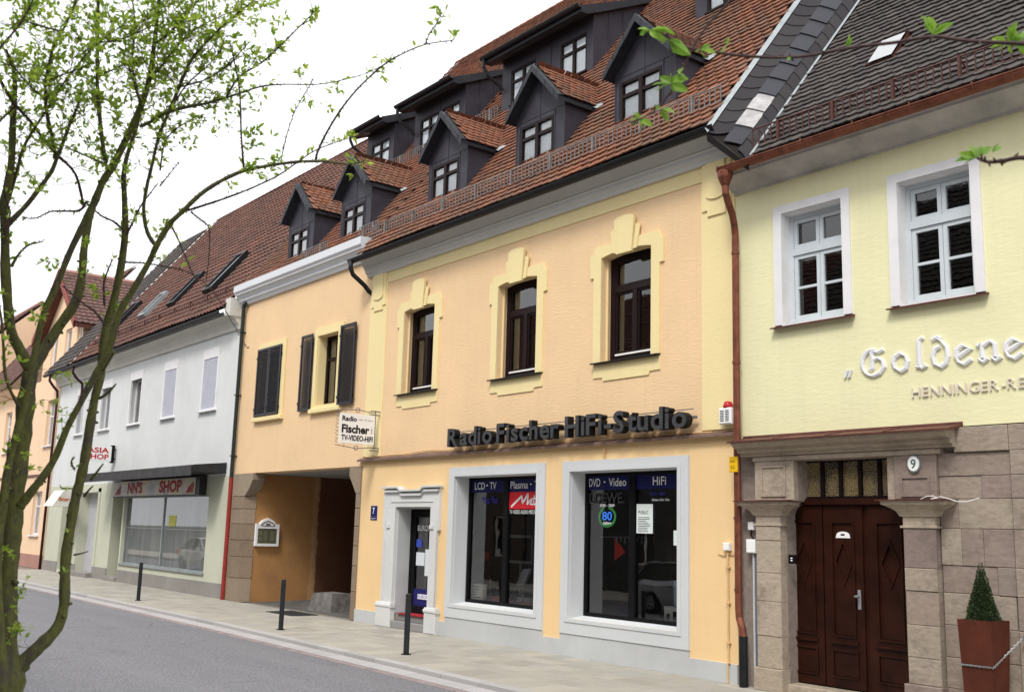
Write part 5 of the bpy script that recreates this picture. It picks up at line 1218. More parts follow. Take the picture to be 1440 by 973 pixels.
eh = thing('end_house', 'tall peach house at the far left end of the street with brown tiled roof', 'house', (-68, 0, 0))
EW = [(x, x+1.2, z, z+1.9) for x in (-64, -67, -70, -73, -76) for z in (1.3, 5.0, 8.4)]
w_ = MB(); w_.ext([rect(-80, -61.95, 0, 11.2)] + [rect(*q) for q in EW], 'xz', 0.0, 0.3); part('wall', w_, m_orange, eh)
for a, b_, c, d in EW:
    w = window_into(eh, a, b_, c, d, 0.14, m_whitetrim, 0.1, mull=((a+b_)/2,), th=0.06); curtain(w, a+0.05, b_-0.05, c, d, 0.26)
g = MB(); g.ext([[(-0.5, 11.0), (2.5, 13.9), (6, 11.0)]], 'yz', -80, -62.03); part('roof', g, m_deck, eh)
g = MB(); g.ext([[(0.0, 0.0), (0.0, 11.0), (-0.3, 11.1), (2.5, 13.8), (5.8, 11.0), (5.8, 0)]], 'yz', -62.02, -61.97); part('gable_wall', g, m_orange, eh)
tile_field(eh, 'roof_tile', (-80, -0.52, 11.02), (1, 0, 0), (0, 3.0, 2.9), 17.9, 4.1, 0.24, 0.30, PAN, m_ft, 0, half=False, seedv=11)
g = MB(); g.tube([(-80, 2.5, 13.95), (-62.0, 2.5, 13.95)], 0.14, 8); part('ridge_cap', g, M('pinkish_ridge_b', (0.34, 0.19, 0.16), 0.8, 0.15), eh)
g = MB(); half_gutter(g, -80, -62.0, -0.58, 11.0, 0.09); g.tube([(-62.3, -0.1, 10.9), (-62.3, -0.1, 0)], 0.06, 8); part('gutter', g, m_copper_d, eh)

# ================================================================== lettering and signs
rl = thing('shop_lettering', 'large black block letters of the shop name on the peach wall', 'lettering', (-14.2, 0, 3.8))
m_letter = M('black_letter_enamel', (0.007, 0.007, 0.008), 0.5, 0.25, 12)
m_letter_f = M('charcoal_letter_face', (0.052, 0.053, 0.057), 0.45, 0.2, 10)
YL = -0.24
xa = on_plane(630, 615, 1, YL).x; xb = on_plane(966, 590, 1, YL).x
za = on_plane(630, 627, 1, YL).z; zc = on_plane(630, 603, 1, YL).z
ch, tot = word_chars('Radio Fischer HiFi-Studio', 0.065, 0.20, 0.034, 0.0)
cap = max(p[1] for p in char_mesh('R', 1.0, 0.0, 0.034)[0])
kx = (xb-xa)/tot; kz = (zc-za)/cap
for c, x, w, vs, fs_ in ch:
    mb = MB(); D = 0.13
    vs2, fs2 = char_mesh(c, 1.0, 0.5, 0.034)
    x0 = min(p[0] for p in vs2)
    mb.add([(xa+(x+p[0]-x0)*kx, YL+D/2 - p[2]*D, za+p[1]*kz) for p in vs2], fs2)
    o = part('letter', mb, m_letter, rl)
    f = MB(); vs3, fs3 = char_mesh(c, 1.0, 0.0, 0.022); x3 = min(p[0] for p in vs3)
    f.add([(xa+(x+p[0]-x0)*kx, YL-0.003, za+p[1]*kz) for p in vs3], fs3); part('letter_face', f, m_letter_f, o)
r_ = MB(); r_.box(xa-0.02, xb+0.06, -0.10, -0.07, za+0.13, za+0.17); r_.box(xa+0.2, xb, -0.10, -0.085, za+0.27, za+0.285)
for x in np.arange(xa+0.3, xb, 1.1): r_.box(x-0.012, x+0.012, -0.10, 0.0, za+0.135, za+0.165)
part('mounting_rail', r_, m_steel, rl)

# fraktur name on the yellow wall: bevelled strokes
m_letw = M('white_raised_letter', (0.72, 0.72, 0.73), 0.5, 0.05)
gl = thing('inn_lettering', 'large white raised blackletter name on the yellow wall', 'lettering', (-7.0, 0, 4.3))
def ridge(mb, pts, w0, h, ox, oz, sx, sz, y):
    P = [Vector((ox+p[0]*sx, 0, oz+p[1]*sz)) for p in pts]; n = len(P); vs = []
    pen = Vector((0.62, 0, -0.38)).normalized()
    for i in range(n):
        t_ = (P[min(i+1, n-1)]-P[max(i-1, 0)]).normalized(); nr = Vector((-t_.z, 0, t_.x))
        wd = w0*(0.45+0.75*abs(nr.dot(pen))); 
        if len(pts[i]) > 2: wd *= pts[i][2]
        a, b_ = P[i]+nr*wd, P[i]-nr*wd
        vs += [(a.x, y, a.z), (a.x*0.8+P[i].x*0.2, y-h*0.75, a.z*0.8+P[i].z*0.2), (P[i].x, y-h, P[i].z), (b_.x*0.8+P[i].x*0.2, y-h*0.75, b_.z*0.8+P[i].z*0.2), (b_.x, y, b_.z)]
    fs = []
    for i in range(n-1):
        for k in range(4): fs.append((5*i+k, 5*i+k+1, 5*i+5+k+1, 5*i+5+k))
    fs += [tuple(range(5)), tuple(5*(n-1)+k for k in reversed(range(5)))]
    mb.add(vs, fs)
def arc(cx, cy, rx, ry, a0, a1, n=8): return [(cx+rx*math.cos(math.radians(a0+(a1-a0)*k/n)), cy+ry*math.sin(math.radians(a0+(a1-a0)*k/n))) for k in range(n+1)]
GLY = {
 'G': [arc(0.5, 0.75, 0.44, 0.74, 75, 270, 9)+[(0.78, 0.14), (0.95, 0.45), (0.90, 0.80), (0.72, 0.98), (0.52, 0.90)], [(0.52, 1.44), (0.46, 1.2), (0.50, 0.9), (0.47, 0.45), (0.36, 0.36)], [(0.48, 1.42), (0.72, 1.30), (0.95, 1.44)]],
 'o': [[(0.55, 1.02), (0.22, 0.85), (0.10, 0.55), (0.18, 0.25), (0.5, 0.0)], [(0.5, 0.0), (0.82, 0.16), (0.92, 0.5), (0.82, 0.82), (0.45, 1.02)]],
 'l': [[(0.75, 1.72), (0.42, 1.55), (0.42, 0.25)], [(0.42, 0.3), (0.62, 0.02), (0.95, 0.2)], [(0.15, 0.16), (0.62, 0.10)]],
 'd': [[(0.22, 1.62), (0.55, 1.42), (0.86, 1.0), (0.90, 0.5), (0.78, 0.18), (0.5, 0.0)], [(0.5, 0.0), (0.18, 0.2), (0.10, 0.6), (0.22, 0.98), (0.5, 1.1)], [(0.1, 1.5), (0.4, 1.62), (0.6, 1.5)]],
 'e': [[(0.5, 1.02), (0.2, 0.8), (0.13, 0.45), (0.25, 0.15), (0.55, 0.0), (0.92, 0.25)], [(0.45, 1.02), (0.9, 0.78), (0.25, 0.42)]],
 'n': [[(0.02, 0.86), (0.22, 1.0), (0.24, 0.2)], [(0.06, 0.2), (0.26, 0.0), (0.46, 0.2)], [(0.24, 0.82), (0.62, 1.04), (0.82, 0.86), (0.82, 0.2)], [(0.64, 0.2), (0.84, 0.0), (1.05, 0.2)]],
 '"': [[(0.3, 0.42), (0.05, 0.0)], [(0.7, 0.42), (0.45, 0.0)]]}
ZB = 4.165; XH = 0.235
for c, x, w in (('"', -8.28, 0.15), ('G', -8.03, 0.36), ('o', -7.58, 0.25), ('l', -7.26, 0.17), ('d', -7.03, 0.25), ('e', -6.73, 0.24), ('n', -6.43, 0.27), ('e', -6.11, 0.24), ('n', -5.80, 0.27)):
    mb = MB()
    for s in GLY[c]: ridge(mb, s, 0.030 if c != '"' else 0.018, 0.038, x, ZB+(-0.02 if c == 'G' else 0), w, XH, -0.0)
    part('letter', mb, m_letw, gl)
hl = thing('restaurant_lettering', 'thin pale raised capitals under the white blackletter name', 'lettering', (-6.6, 0, 3.87))
ch, tot = word_chars('HENNINGER-RE', 0.16, 0.3, 0.0, 0.0)
xa, xb = -7.29, -5.86; kx = (xb-xa)/tot; cap = max(p[1] for p in char_mesh('H', 1.0)[0])
for c, x, w, vs, fs_ in ch:
    vs2, fs2 = char_mesh(c, 1.0, 0.5, -0.005); x0 = min(p[0] for p in vs2); mb = MB()
    mb.add([(xa+(x+p[0]-x0)*kx, -0.012-p[2]*0.024, 3.815+p[1]*0.125/cap) for p in vs2], fs2); part('letter', mb, M('cream_letter', (0.66, 0.60, 0.52), 0.6, 0.06), hl)

# hanging sign
XS = -20.27
hsn = thing('hanging_sign', 'white hanging sign with black writing on an iron bracket between the peach houses', 'sign', (XS, -0.9, 4.3))
TL, TR, BL = on_plane(479, 580, 0, XS), on_plane(527, 584, 0, XS), on_plane(476, 622, 0, XS)
ya, yb, zt, zb = (TL.y+BL.y)/2, TR.y, TL.z, on_plane(477, 622, 0, XS).z
p = MB(); p.box(XS-0.02, XS+0.02, ya, yb, zb, zt); part('panel', p, m_white, hsn)
m_ink = M('black_ink', (0.01, 0.01, 0.01), 0.6)
W, H = yb-ya, zt-zb
def hs_text(body, fx, fz, fh, fw, off=0.0): part('lettering', text_mb(body, XS+0.0225, zb+fz*H, ya+fx*W, height=fh*H, width=fw*W, U=(0, 1, 0), N=(1, 0, 0), offset=off), m_ink, hsn)
hs_text('Radio', 0.05, 0.75, 0.16, 0.42, 0.035); hs_text('Über 70 Jahre', 0.52, 0.80, 0.05, 0.42); hs_text('Fischer', 0.05, 0.36, 0.27, 0.80, 0.04); hs_text('TV-VIDEO-HIFI', 0.05, 0.10, 0.18, 0.91, 0.035)
mbx = text_mb('GmbH', XS+0.0225, zb+0.36*H, ya+0.94*W, height=0.07*H, width=0.2*H, U=(0, 0, 1), V=(0, -1, 0), N=(1, 0, 0)); part('lettering', mbx, m_ink, hsn)
ir = MB()
for z in (zt+0.05, zb-0.05): ir.tube([(XS, ya-0.08, z+(0.06 if z > zt else -0.06)*0), (XS, (ya+yb)/2, z+(0.05 if z > zt else -0.05)), (XS, yb+0.04, z)], 0.010, 6)
for y in (yb+0.02,): ir.tube([(XS, y, zb-0.1), (XS, y, zt+0.12)], 0.012, 6)
for z in (zt+0.10, zt+0.02, zb-0.06, zb-0.12): ir.tube([(XS, yb-0.1, z), (XS, 0.0, z)], 0.014, 6)
for k in range(9):
    z = zb+H*k/8; ir.tube([(XS, ya-0.03, z), (XS, ya-0.10, z+0.03), (XS, ya-0.05, z+H/8)], 0.007, 5)
for y in (ya+W*0.15, ya+W*0.85): ir.tube([(XS, y, zt), (XS, y, zt+0.09)], 0.006, 5); ir.tube([(XS, y, zb), (XS, y, zb-0.09)], 0.006, 5)
for zz in (zt+0.09, zb-0.09): ir.tube([(XS, (ya+yb)/2+0.05*math.cos(a), zz+0.05*math.sin(a)) for a in [2*math.pi*k/12 for k in range(13)]], 0.009, 5)
part('bracket', ir, m_steel, hsn)
# asia box sign
XA = -38.6
asn = thing('box_sign', 'white illuminated box sign with red shop writing half hidden by the trunk', 'sign', (XA, -0.5, 4.3))
a_, b_ = on_plane(118, 630, 0, XA), on_plane(157, 628, 0, XA); c_ = on_plane(157, 649, 0, XA)
p = MB(); p.box(XA-0.08, XA+0.08, a_.y, b_.y, c_.z, b_.z); part('box', p, m_white, asn)
p = MB(); p.box(XA-0.085, XA+0.085, b_.y-0.01, b_.y+0.10, c_.z-0.05, b_.z+0.05); p.tube([(XA, b_.y+0.1, c_.z+0.1), (XA, 0.02, c_.z+0.1)], 0.02, 6); p.tube([(XA, b_.y+0.1, b_.z-0.1), (XA, 0.02, b_.z-0.1)], 0.02, 6); part('bracket', p, m_black, asn)
W, H = b_.y-a_.y, b_.z-c_.z
for w, fz in (('ASIA', 0.55), ('SHOP', 0.12)): part('lettering', text_mb(w, XA+0.083, c_.z+fz*H, a_.y+0.08*W, height=0.34*H, width=0.82*W, U=(0, 1, 0), N=(1, 0, 0), offset=0.03), M('sign_red', (0.5, 0.01, 0.02), 0.5), asn)
# tent shaped lamp sign and lantern further left
ts = thing('tent_sign', 'small white tent shaped advertising sign over the doorway behind the trunk', 'sign', (-42.0, -0.7, 2.9))
a_ = on_plane(63, 707, 1, -1.0); b_ = on_plane(103, 711, 1, -0.35); c_ = on_plane(84, 682, 1, -0.7)
g = MB(); g.ext([[(-1.15, 2.52), (-0.25, 2.52), (-0.62, 3.12), (-0.78, 3.12)]], 'yz', -43.0, -41.7); part('shade', g, M('cream_plastic', (0.66, 0.64, 0.58), 0.5), ts)
g = MB(); g.tube([(-42.3, 0, 3.2), (-42.3, -0.7, 3.2), (-42.3, -0.7, 3.1)], 0.025, 6); part('arm', g, m_black, ts)
part('lettering', text_mb('Bier', -41.69, 2.72, -0.95, height=0.14, width=0.4, U=(0, 1, 0), N=(1, 0, 0), offset=0.02), M('orange_print', (0.5, 0.12, 0.03), 0.6), ts)
ln = thing('wall_lantern', 'small black wall lantern beside the far doorway of the grey house', 'lantern', (-42.75, -0.2, 2.1))
g = MB(); g.lathe([(0.01, 0), (0.07, 0.05), (0.10, 0.28), (0.13, 0.30), (0.05, 0.42), (0.01, 0.46)], (-42.75, -0.22, 1.9), 8); part('lamp_body', g, m_black, ln)
g = MB(); g.tube([(-42.75, 0.0, 2.45), (-42.75, -0.22, 2.48), (-42.75, -0.22, 2.34)], 0.015, 6); part('arm', g, m_black, ln)
# numbers
p7 = thing('house_number_plate', 'small blue enamel plate with a white 7 beside the shop door', 'number plate', (-20.36, 0, 2.4))
p = MB(); p.bbox(-20.49, -20.23, -0.015, 0, 2.29, 2.51, 0.005); p.bbox(-20.49, -20.23, -0.015, 0, 2.20, 2.28, 0.005); part('plate', p, M('blue_enamel', (0.01, 0.015, 0.12), 0.25), p7)
part('lettering', text_mb('7', -20.40, 2.34, -0.017, height=0.13, width=0.075, offset=0.02), m_print, p7); part('lettering', text_mb('Hauptstr', -20.46, 2.225, -0.017, height=0.03, width=0.2), m_print, p7)
p9 = thing('house_number_plaque', 'round white enamel plaque with a 9 on the sandstone pier', 'number plate', (-7.25, -0.1, 2.98))
ov = lambda r: [(-7.25+r*0.088*math.cos(2*math.pi*k/24), 2.98+r*0.105*math.sin(2*math.pi*k/24)) for k in range(24)]
p = MB(); p.ext([ov(1.0)], 'xz', -0.135, -0.10); part('rim', p, m_zinc, p9)
p = MB(); p.ext([ov(0.86)], 'xz', -0.142, -0.135); part('plate', p, m_white, p9); part('lettering', text_mb('9', -7.285, 2.925, -0.144, height=0.11, width=0.07, offset=0.02), M('green_grey_ink', (0.08, 0.13, 0.11), 0.5), p9)
# alarm, gas tag, boxes, intercom
al = thing('alarm_box', 'white louvred alarm box with a red lamp on the cream pilaster', 'alarm', (-10.24, 0, 3.8))
p = MB(); p.bbox(-10.36, -10.12, -0.15, 0, 3.66, 3.90, 0.015); part('housing', p, m_white, al)
p = MB()
for k in range(7):
    for x0 in (-10.33, -10.235): p.box(x0, x0+0.07, -0.153, -0.149, 3.70+k*0.025, 3.712+k*0.025)
part('louvres', p, m_dimp, al)
p = MB(); p.lathe([(0.075, 0), (0.075, 0.03), (0.06, 0.085), (0.03, 0.10), (0.001, 0.103)], (-10.24, -0.075, 3.90), 14); part('lamp', p, M('red_lamp', (0.42, 0.02, 0.03), 0.25), al, smooth=True)
gt = thing('gas_tag', 'yellow gas marker plate on the copper downpipe', 'plate', (-10.03, -0.2, 3.05))
p = MB(); p.bbox(-10.115, -9.965, -0.215, -0.19, 2.95, 3.17, 0.006); part('plate', p, M('yellow_plate', (0.75, 0.45, 0.01), 0.45), gt)
part('lettering', text_mb('GAS', -10.09, 3.09, -0.2175, height=0.03, width=0.09), m_ink, gt); part('lettering', text_mb('4,2', -10.08, 3.00, -0.2175, height=0.045, width=0.07), m_ink, gt)
b1 = thing('junction_box', 'small white socket box with a cream conduit on the peach wall', 'junction box', (-10.3, 0, 1.9))
p = MB(); p.bbox(-10.37, -10.25, -0.07, 0, 1.84, 1.95, 0.01); part('box', p, m_white, b1)
p = MB(); p.tube([(-10.31, -0.025, 1.84), (-10.31, -0.025, 0.28)], 0.015, 6); p.tube([(-10.27, -0.045, 0.28), (-10.31, -0.045, 0.27), (-10.31, -0.045, 0.0)], 0.016, 6)
for z in (1.6, 1.1, 0.55): p.box(-10.345, -10.275, -0.045, 0, z-0.012, z+0.012)
p.tube([(-10.5, -0.02, 1.80), (-10.4, -0.02, 1.77), (-10.31, -0.03, 1.80), (-10.2, -0.02, 1.79)], 0.008, 5)
part('conduit', p, M('cream_conduit', (0.66, 0.46, 0.24), 0.6), b1)
b2 = thing('junction_box', 'upper small white box between downpipe and sandstone pilaster', 'junction box', (-9.88, 0, 2.2))
p = MB(); p.bbox(-9.90, -9.80, -0.08, 0, 2.14, 2.25, 0.008); part('box', p, m_white, b2); p = MB(); p.tube([(-9.85, -0.05, 2.14), (-9.85, -0.06, 2.06), (-9.80, -0.06, 2.01)], 0.012, 6); part('cable', p, m_black, b2)
b3 = thing('meter_box', 'larger white box with two grey pipes beside the sandstone pilaster', 'meter box', (-9.82, 0, 1.9))
p = MB(); p.bbox(-9.90, -9.74, -0.12, 0, 1.82, 2.01, 0.01); part('box', p, m_white, b3); p = MB(); p.tube([(-9.81, -0.06, 1.82), (-9.81, -0.06, 0.0)], 0.017, 8); part('pipe', p, M('pale_grey_pipe', (0.5, 0.51, 0.52), 0.5), b3)
p = MB(); p.tube([(-9.765, -0.05, 1.82), (-9.765, -0.05, 0.0)], 0.022, 8); part('pipe', p, M('slate_grey_pipe', (0.13, 0.15, 0.19), 0.5), b3)
ic = thing('intercom', 'small black intercom on the jamb beside the dark red door', 'intercom', (-9.15, -0.05, 1.75))
p = MB(); p.bbox(-9.20, -9.09, -0.09, -0.045, 1.70, 1.82, 0.008); part('housing', p, m_black, ic); p = MB(); p.box(-9.155, -9.125, -0.094, -0.088, 1.735, 1.75); p.box(-9.155, -9.125, -0.094, -0.088, 1.765, 1.78); part('button', p, m_white, ic)
cb = MB(); pts = [on_plane(u, v, 1, -0.25) for u, v in ((1294, 702), (1302, 698), (1312, 697), (1318, 700), (1308, 702), (1322, 698), (1334, 701), (1346, 705), (1360, 705), (1371, 702), (1377, 700))]
cb.tube(pts, 0.005, 6); single('cable', cb, m_white, 'loose white cable lying on the right sandstone capital', 'cable', pts[0])
# passage things
mc = thing('menu_case', 'white framed menu case with arched top on the passage wall', 'display case', (-26.9, 0.7, 1.8))
p = MB(); Y0_, Y1_ = 0.24, 0.92
p.ext([[(Y0_, 1.47), (Y1_, 1.47), (Y1_, 2.06), (Y1_-0.1, 2.06), (Y1_-0.18, 2.15), (0.58, 2.22), (Y0_+0.18, 2.15), (Y0_+0.1, 2.06), (Y0_, 2.06)], [(Y0_+0.06, 1.54), (Y1_-0.06, 1.54), (Y1_-0.06, 1.94), (Y0_+0.06, 1.94)]], 'yz', -27.0, -26.9); part('frame', p, m_white, mc)
p = MB(); p.box(-26.999, -26.98, Y0_+0.05, Y1_-0.05, 1.53, 1.95); part('backing', p, M('beige_backing', (0.42, 0.40, 0.24), 0.8), mc)
p = MB(); p.poly([(-26.91, Y0_+0.05, 1.53), (-26.91, Y1_-0.05, 1.53), (-26.91, Y1_-0.05, 1.95), (-26.91, Y0_+0.05, 1.95)]); part('pane', p, m_glass, mc)
for k, (y, z) in enumerate(((0.34, 1.60), (0.34, 1.76), (0.50, 1.6), (0.68, 1.6))):
    p = MB(); p.box(-26.979, -26.975, y, y+0.12, z, z+(0.12 if k < 2 else 0.28)); part('menu_card', p, M('menu_card', (0.6, 0.58, 0.42), 0.8), mc)
p = MB(); p.ext([[(0.38, 2.0), (0.78, 2.0), (0.78, 2.05), (0.70, 2.1), (0.58, 2.15), (0.46, 2.1), (0.38, 2.05)], [(0.41, 2.015), (0.75, 2.015), (0.75, 2.045), (0.68, 2.085), (0.58, 2.125), (0.48, 2.085), (0.41, 2.045)]], 'yz', -26.9, -26.893); p.box(-26.9, -26.893, 0.52, 0.64, 2.03, 2.07); part('crest', p, M('dark_emblem', (0.08, 0.05, 0.05), 0.5), mc)
sb = MB(); pr = []
sb.add([(-24.05, 0.45, 0), (-23.2, 0.62, 0), (-23.25, 1.3, 0), (-24.1, 1.15, 0), (-23.98, 0.52, 0.42), (-23.3, 0.68, 0.44), (-23.34, 1.22, 0.43), (-24.0, 1.1, 0.44)], [(0,1,5,4), (1,2,6,5), (2,3,7,6), (3,0,4,7), (4,5,6,7)])
single('stone_block', sb, M('grey_concrete', (0.16, 0.15, 0.14), 0.9, 0.4, 5, 0.6, 25), 'squat grey stone block lying in the passage', 'stone', (-23.7, 0.8, 0))
rp_ = MB(); rp_.tube([(-21.6, 1.2, 0), (-21.6, 1.2, 0.75)], 0.05, 8); single('post', rp_, M('rusty_red_post', (0.25, 0.05, 0.03), 0.6), 'short rusty red post at the right end of the passage', 'post', (-21.6, 1.2, 0))
pt = MB(); pt.ext([[(-23.9, -0.75), (-22.55, -0.75), (-22.55, -0.05), (-23.9, -0.05)]], 'xy', 0.0, 0.012)
for k in range(11): pt.box(-23.85+k*0.12, -23.79+k*0.12, -0.72, -0.08, 0.012, 0.018)
single('drain_cover', pt, M('iron_cover', (0.045, 0.045, 0.048), 0.6, 0.3), 'dark iron cover plate in the pavement before the passage', 'drain cover', (-23.2, -0.4, 0))
# bollards
def bollard(x, y, label):
    b_ = thing('bollard', label, 'bollard', (x, y, 0), 'bollards along the kerb')
    p = MB(); p.lathe([(0.048, 0.0), (0.048, 0.90), (0.044, 0.905), (0.044, 0.915), (0.050, 0.92), (0.050, 0.95), (0.046, 0.965), (0.02, 0.975), (0.001, 0.976)], (x, y, 0), 16); part('post', p, bpy.data.materials.get('bollard_paint') or M('bollard_paint', (0.022, 0.024, 0.028), 0.4, 0.2, 10), b_)
    p = MB(); p.lathe([(0.085, 0.0), (0.08, 0.012), (0.05, 0.015)], (x, y, 0.001), 16); part('base_ring', p, m_black, b_); return b_
bl = bollard(-15.1, -2.38, 'black bollard in front of the shop door, tallest in view')
copy_tree(bl, (-4.59, -0.01, 0), 'black bollard in front of the passage'); copy_tree(bl, (-13.15, 0.08, 0), 'black bollard in front of the papered asia shop window')
# planter with clipped cone, chain
px, py = -6.34, -0.34
pl_ = thing('planter', 'tall tapered rust brown planter against the sandstone wall', 'planter', (px, py, 0))
m_rust = M('rust_brown_planter', (0.085, 0.022, 0.012), 0.5, 0.25, 3, 0.1, 30)
p = MB(); a, b_ = 0.155, 0.20; t0 = 1.19
p.add([(px-a, py-a, 0), (px+a, py-a, 0), (px+a, py+a, 0), (px-a, py+a, 0), (px-b_, py-b_, t0), (px+b_, py-b_, t0), (px+b_, py+b_, t0), (px-b_, py+b_, t0),
       (px-b_+.03, py-b_+.03, t0), (px+b_-.03, py-b_+.03, t0), (px+b_-.03, py+b_-.03, t0), (px-b_+.03, py+b_-.03, t0), (px-b_+.03, py-b_+.03, t0-.05), (px+b_-.03, py-b_+.03, t0-.05), (px+b_-.03, py+b_-.03, t0-.05), (px-b_+.03, py+b_-.03, t0-.05)],
      [(0,1,5,4), (1,2,6,5), (2,3,7,6), (3,0,4,7), (4,5,9,8), (5,6,10,9), (6,7,11,10), (7,4,8,11), (8,9,13,12), (9,10,14,13), (10,11,15,14), (11,8,12,15)]); part('pot', p, m_rust, pl_)
p = MB(); p.poly([(px-.171, py-.171, t0-.04), (px+.171, py-.171, t0-.04), (px+.171, py+.171, t0-.04), (px-.171, py+.171, t0-.04)]); part('soil', p, M('potting_soil', (0.03, 0.022, 0.016), 1.0, 0.3, 30, 0.5, 60), pl_)
def leafmat(name, c1, c2, trans=0.35):
    m = bpy.data.materials.new(name); m.use_nodes = True; t = m.node_tree; t.nodes.clear(); o = node(t, 'ShaderNodeOutputMaterial')
    g = node(t, 'ShaderNodeNewGeometry'); col = ramp(t, g.outputs['Random Per Island'], [(0, c1), (1, c2)])
    d = node(t, 'ShaderNodeBsdfPrincipled'); d.inputs['Roughness'].default_value = 0.45; tl = node(t, 'ShaderNodeBsdfTranslucent'); mx = node(t, 'ShaderNodeMixShader'); mx.inputs[0].default_value = trans
    t.links.new(col, d.inputs['Base Color']); t.links.new(col, tl.inputs[0]); t.links.new(d.outputs[0], mx.inputs[1]); t.links.new(tl.outputs[0], mx.inputs[2]); t.links.new(mx.outputs[0], o.inputs[0]); return m
m_box = leafmat('boxwood_leaf', (0.018, 0.035, 0.010), (0.045, 0.075, 0.020), 0.15)
def leaf_into(mb, p, d, n, L, w):
    d = d.normalized(); s = d.cross(n)
    if s.length < 1e-4: s = d.orthogonal()
    s.normalize(); n = s.cross(d)
    m_ = p+d*L*0.5
    mb.add([p, m_+s*w*0.5+n*w*0.18+d*(-L*0.08), p+d*L*0.8+s*w*0.3+n*w*0.06, p+d*L-n*L*0.08, p+d*L*0.8-s*w*0.3+n*w*0.06, m_-s*w*0.5+n*w*0.18+d*(-L*0.08), m_], [(0, 1, 6), (1, 2, 6), (2, 3, 6), (3, 4, 6), (4, 5, 6), (5, 0, 6)])
tp = thing('topiary', 'dark green clipped cone shrub growing in the rust brown planter', 'shrub', (px, py, 1.15))
p = MB()
for k in range(5200):
    h = 1-math.sqrt(random.random()); a = random.uniform(0, 2*math.pi)
    r = 0.180*(1-h)*(0.80+0.22*random.random()) * (1+0.06*math.sin(a*3+h*9)) + 0.008
    q = Vector((px+r*math.cos(a), py+r*math.sin(a), 1.15+h*0.67)); out = Vector((math.cos(a), math.sin(a), 0.45)); dr_ = (out+Vector((random.gauss(0, .6), random.gauss(0, .6), random.gauss(0.2, .6)))).normalized()
    leaf_into(p, q, dr_, Vector((random.gauss(0, 1), random.gauss(0, 1), 1)), random.uniform(0.014, 0.024), 0.012)
part('crown', p, m_box, tp, stuff=False)
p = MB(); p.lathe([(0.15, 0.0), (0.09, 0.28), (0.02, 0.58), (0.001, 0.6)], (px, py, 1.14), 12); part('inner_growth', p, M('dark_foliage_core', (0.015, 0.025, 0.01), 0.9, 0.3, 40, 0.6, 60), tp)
ch_ = MB(); A = [Vector((px-0.188, py-0.195, 0.70)), Vector((px+0.195, py-0.195, 0.70)), Vector((px+0.205, py+0.02, 0.80)), Vector((-5.98, -0.15, 1.03)), Vector((-5.93, -0.09, 1.06))]
def chain_pts(A, step):
    out = []
    for a, b_ in zip(A, A[1:]):
        n = max(1, int((b_-a).length/step)); out += [(a+(b_-a)*k/n, (b_-a).normalized()) for k in range(n)]
    return out
for k, (q, d) in enumerate(chain_pts(A, 0.024)):
    s = d.orthogonal().normalized(); s2 = d.cross(s); e = s if k % 2 else s2
    ch_.tube([q+d*0.018*math.cos(t_)+e*0.009*math.sin(t_) for t_ in [2*math.pi*j/8 for j in range(9)]], 0.0038, 4, False)
single('chain', ch_, m_zinc, 'silver chain tying the rust brown planter to the wall', 'chain', A[0])
bk = MB(); bk.bbox(-5.97, -5.5, -0.20, -0.08, 0.98, 1.05, 0.015); bk.tube([(-5.93, -0.09, 1.06), (-5.93, -0.14, 1.10)], 0.03, 8); single('wall_bracket', bk, m_steel, 'dark metal bracket on the sandstone that holds the chain', 'bracket', (-5.9, -0.1, 1.0))

# goods on display behind the shop glass
def good(name, mb, mat, label, cat, loc): return single(name, mb, mat, label, cat, loc)
def sp(u, v, Y): q = on_plane(u, v, 1, Y); return q.x, q.z
ZF = 0.551
g = MB(); g.bbox(sp(680, 840, .55)[0], sp(702, 840, .55)[0], 0.55, 0.80, ZF, ZF+0.24, 0.01); good('carton', g, M('orange_carton', (0.72, 0.17, 0.08), 0.7), 'orange red carton on the display floor, left of two in the window', 'carton', (-16.3, 0.6, 0.55))
g = MB(); g.bbox(sp(711, 840, .55)[0], sp(746, 840, .55)[0], 0.55, 0.80, ZF, ZF+0.19, 0.01); good('carton', g, M('red_carton', (0.74, 0.19, 0.10), 0.7), 'low red carton under the white box behind the shop glass', 'carton', (-15.2, 0.6, 0.55))
g = MB(); g.bbox(sp(726, 840, .6)[0], sp(745, 840, .6)[0], 0.60, 0.74, ZF+0.192, ZF+0.27, 0.008); good('white_box', g, m_white, 'small white box lying on the low red carton', 'box', (-15.2, 0.65, 0.78))
xn0, xn1 = sp(661.5, 825, .47)[0], sp(684, 825, .47)[0]
g = MB(); g.box(xn0, xn1, 0.47, 0.485, ZF+0.16, ZF+0.46); o = good('notice_board', g, M('cream_card', (0.78, 0.76, 0.66), 0.8), 'cream card with printed lines in the left corner of the shop window', 'notice', (-16.8, 0.47, 0.56))
lnm = MB()
for k in range(5): lnm.box(xn0+0.05, xn0+random.uniform(0.2, 0.35), 0.466, 0.47, ZF+0.39-k*0.05, ZF+0.405-k*0.05)
part('print', lnm, m_dimp, o)
g = MB()
for k in range(40):
    q = Vector((random.uniform(xn0, xn1), 0.50+random.uniform(-.02, .1), ZF+random.uniform(0, .15))); g.lathe([(0.001, 0), (0.03, 0.012), (0.022, 0.045), (0.001, 0.05)], q, 6)
good('flowers', g, islandmat('flower_mix', [(0.85, 0.6, 0.05), (0.7, 0.5, 0.1), (0.25, 0.2, 0.5), (0.8, 0.75, 0.6)], 0.8), 'small heap of yellow and violet flowers under the cream card', 'flowers', (-16.85, 0.5, 0.55))
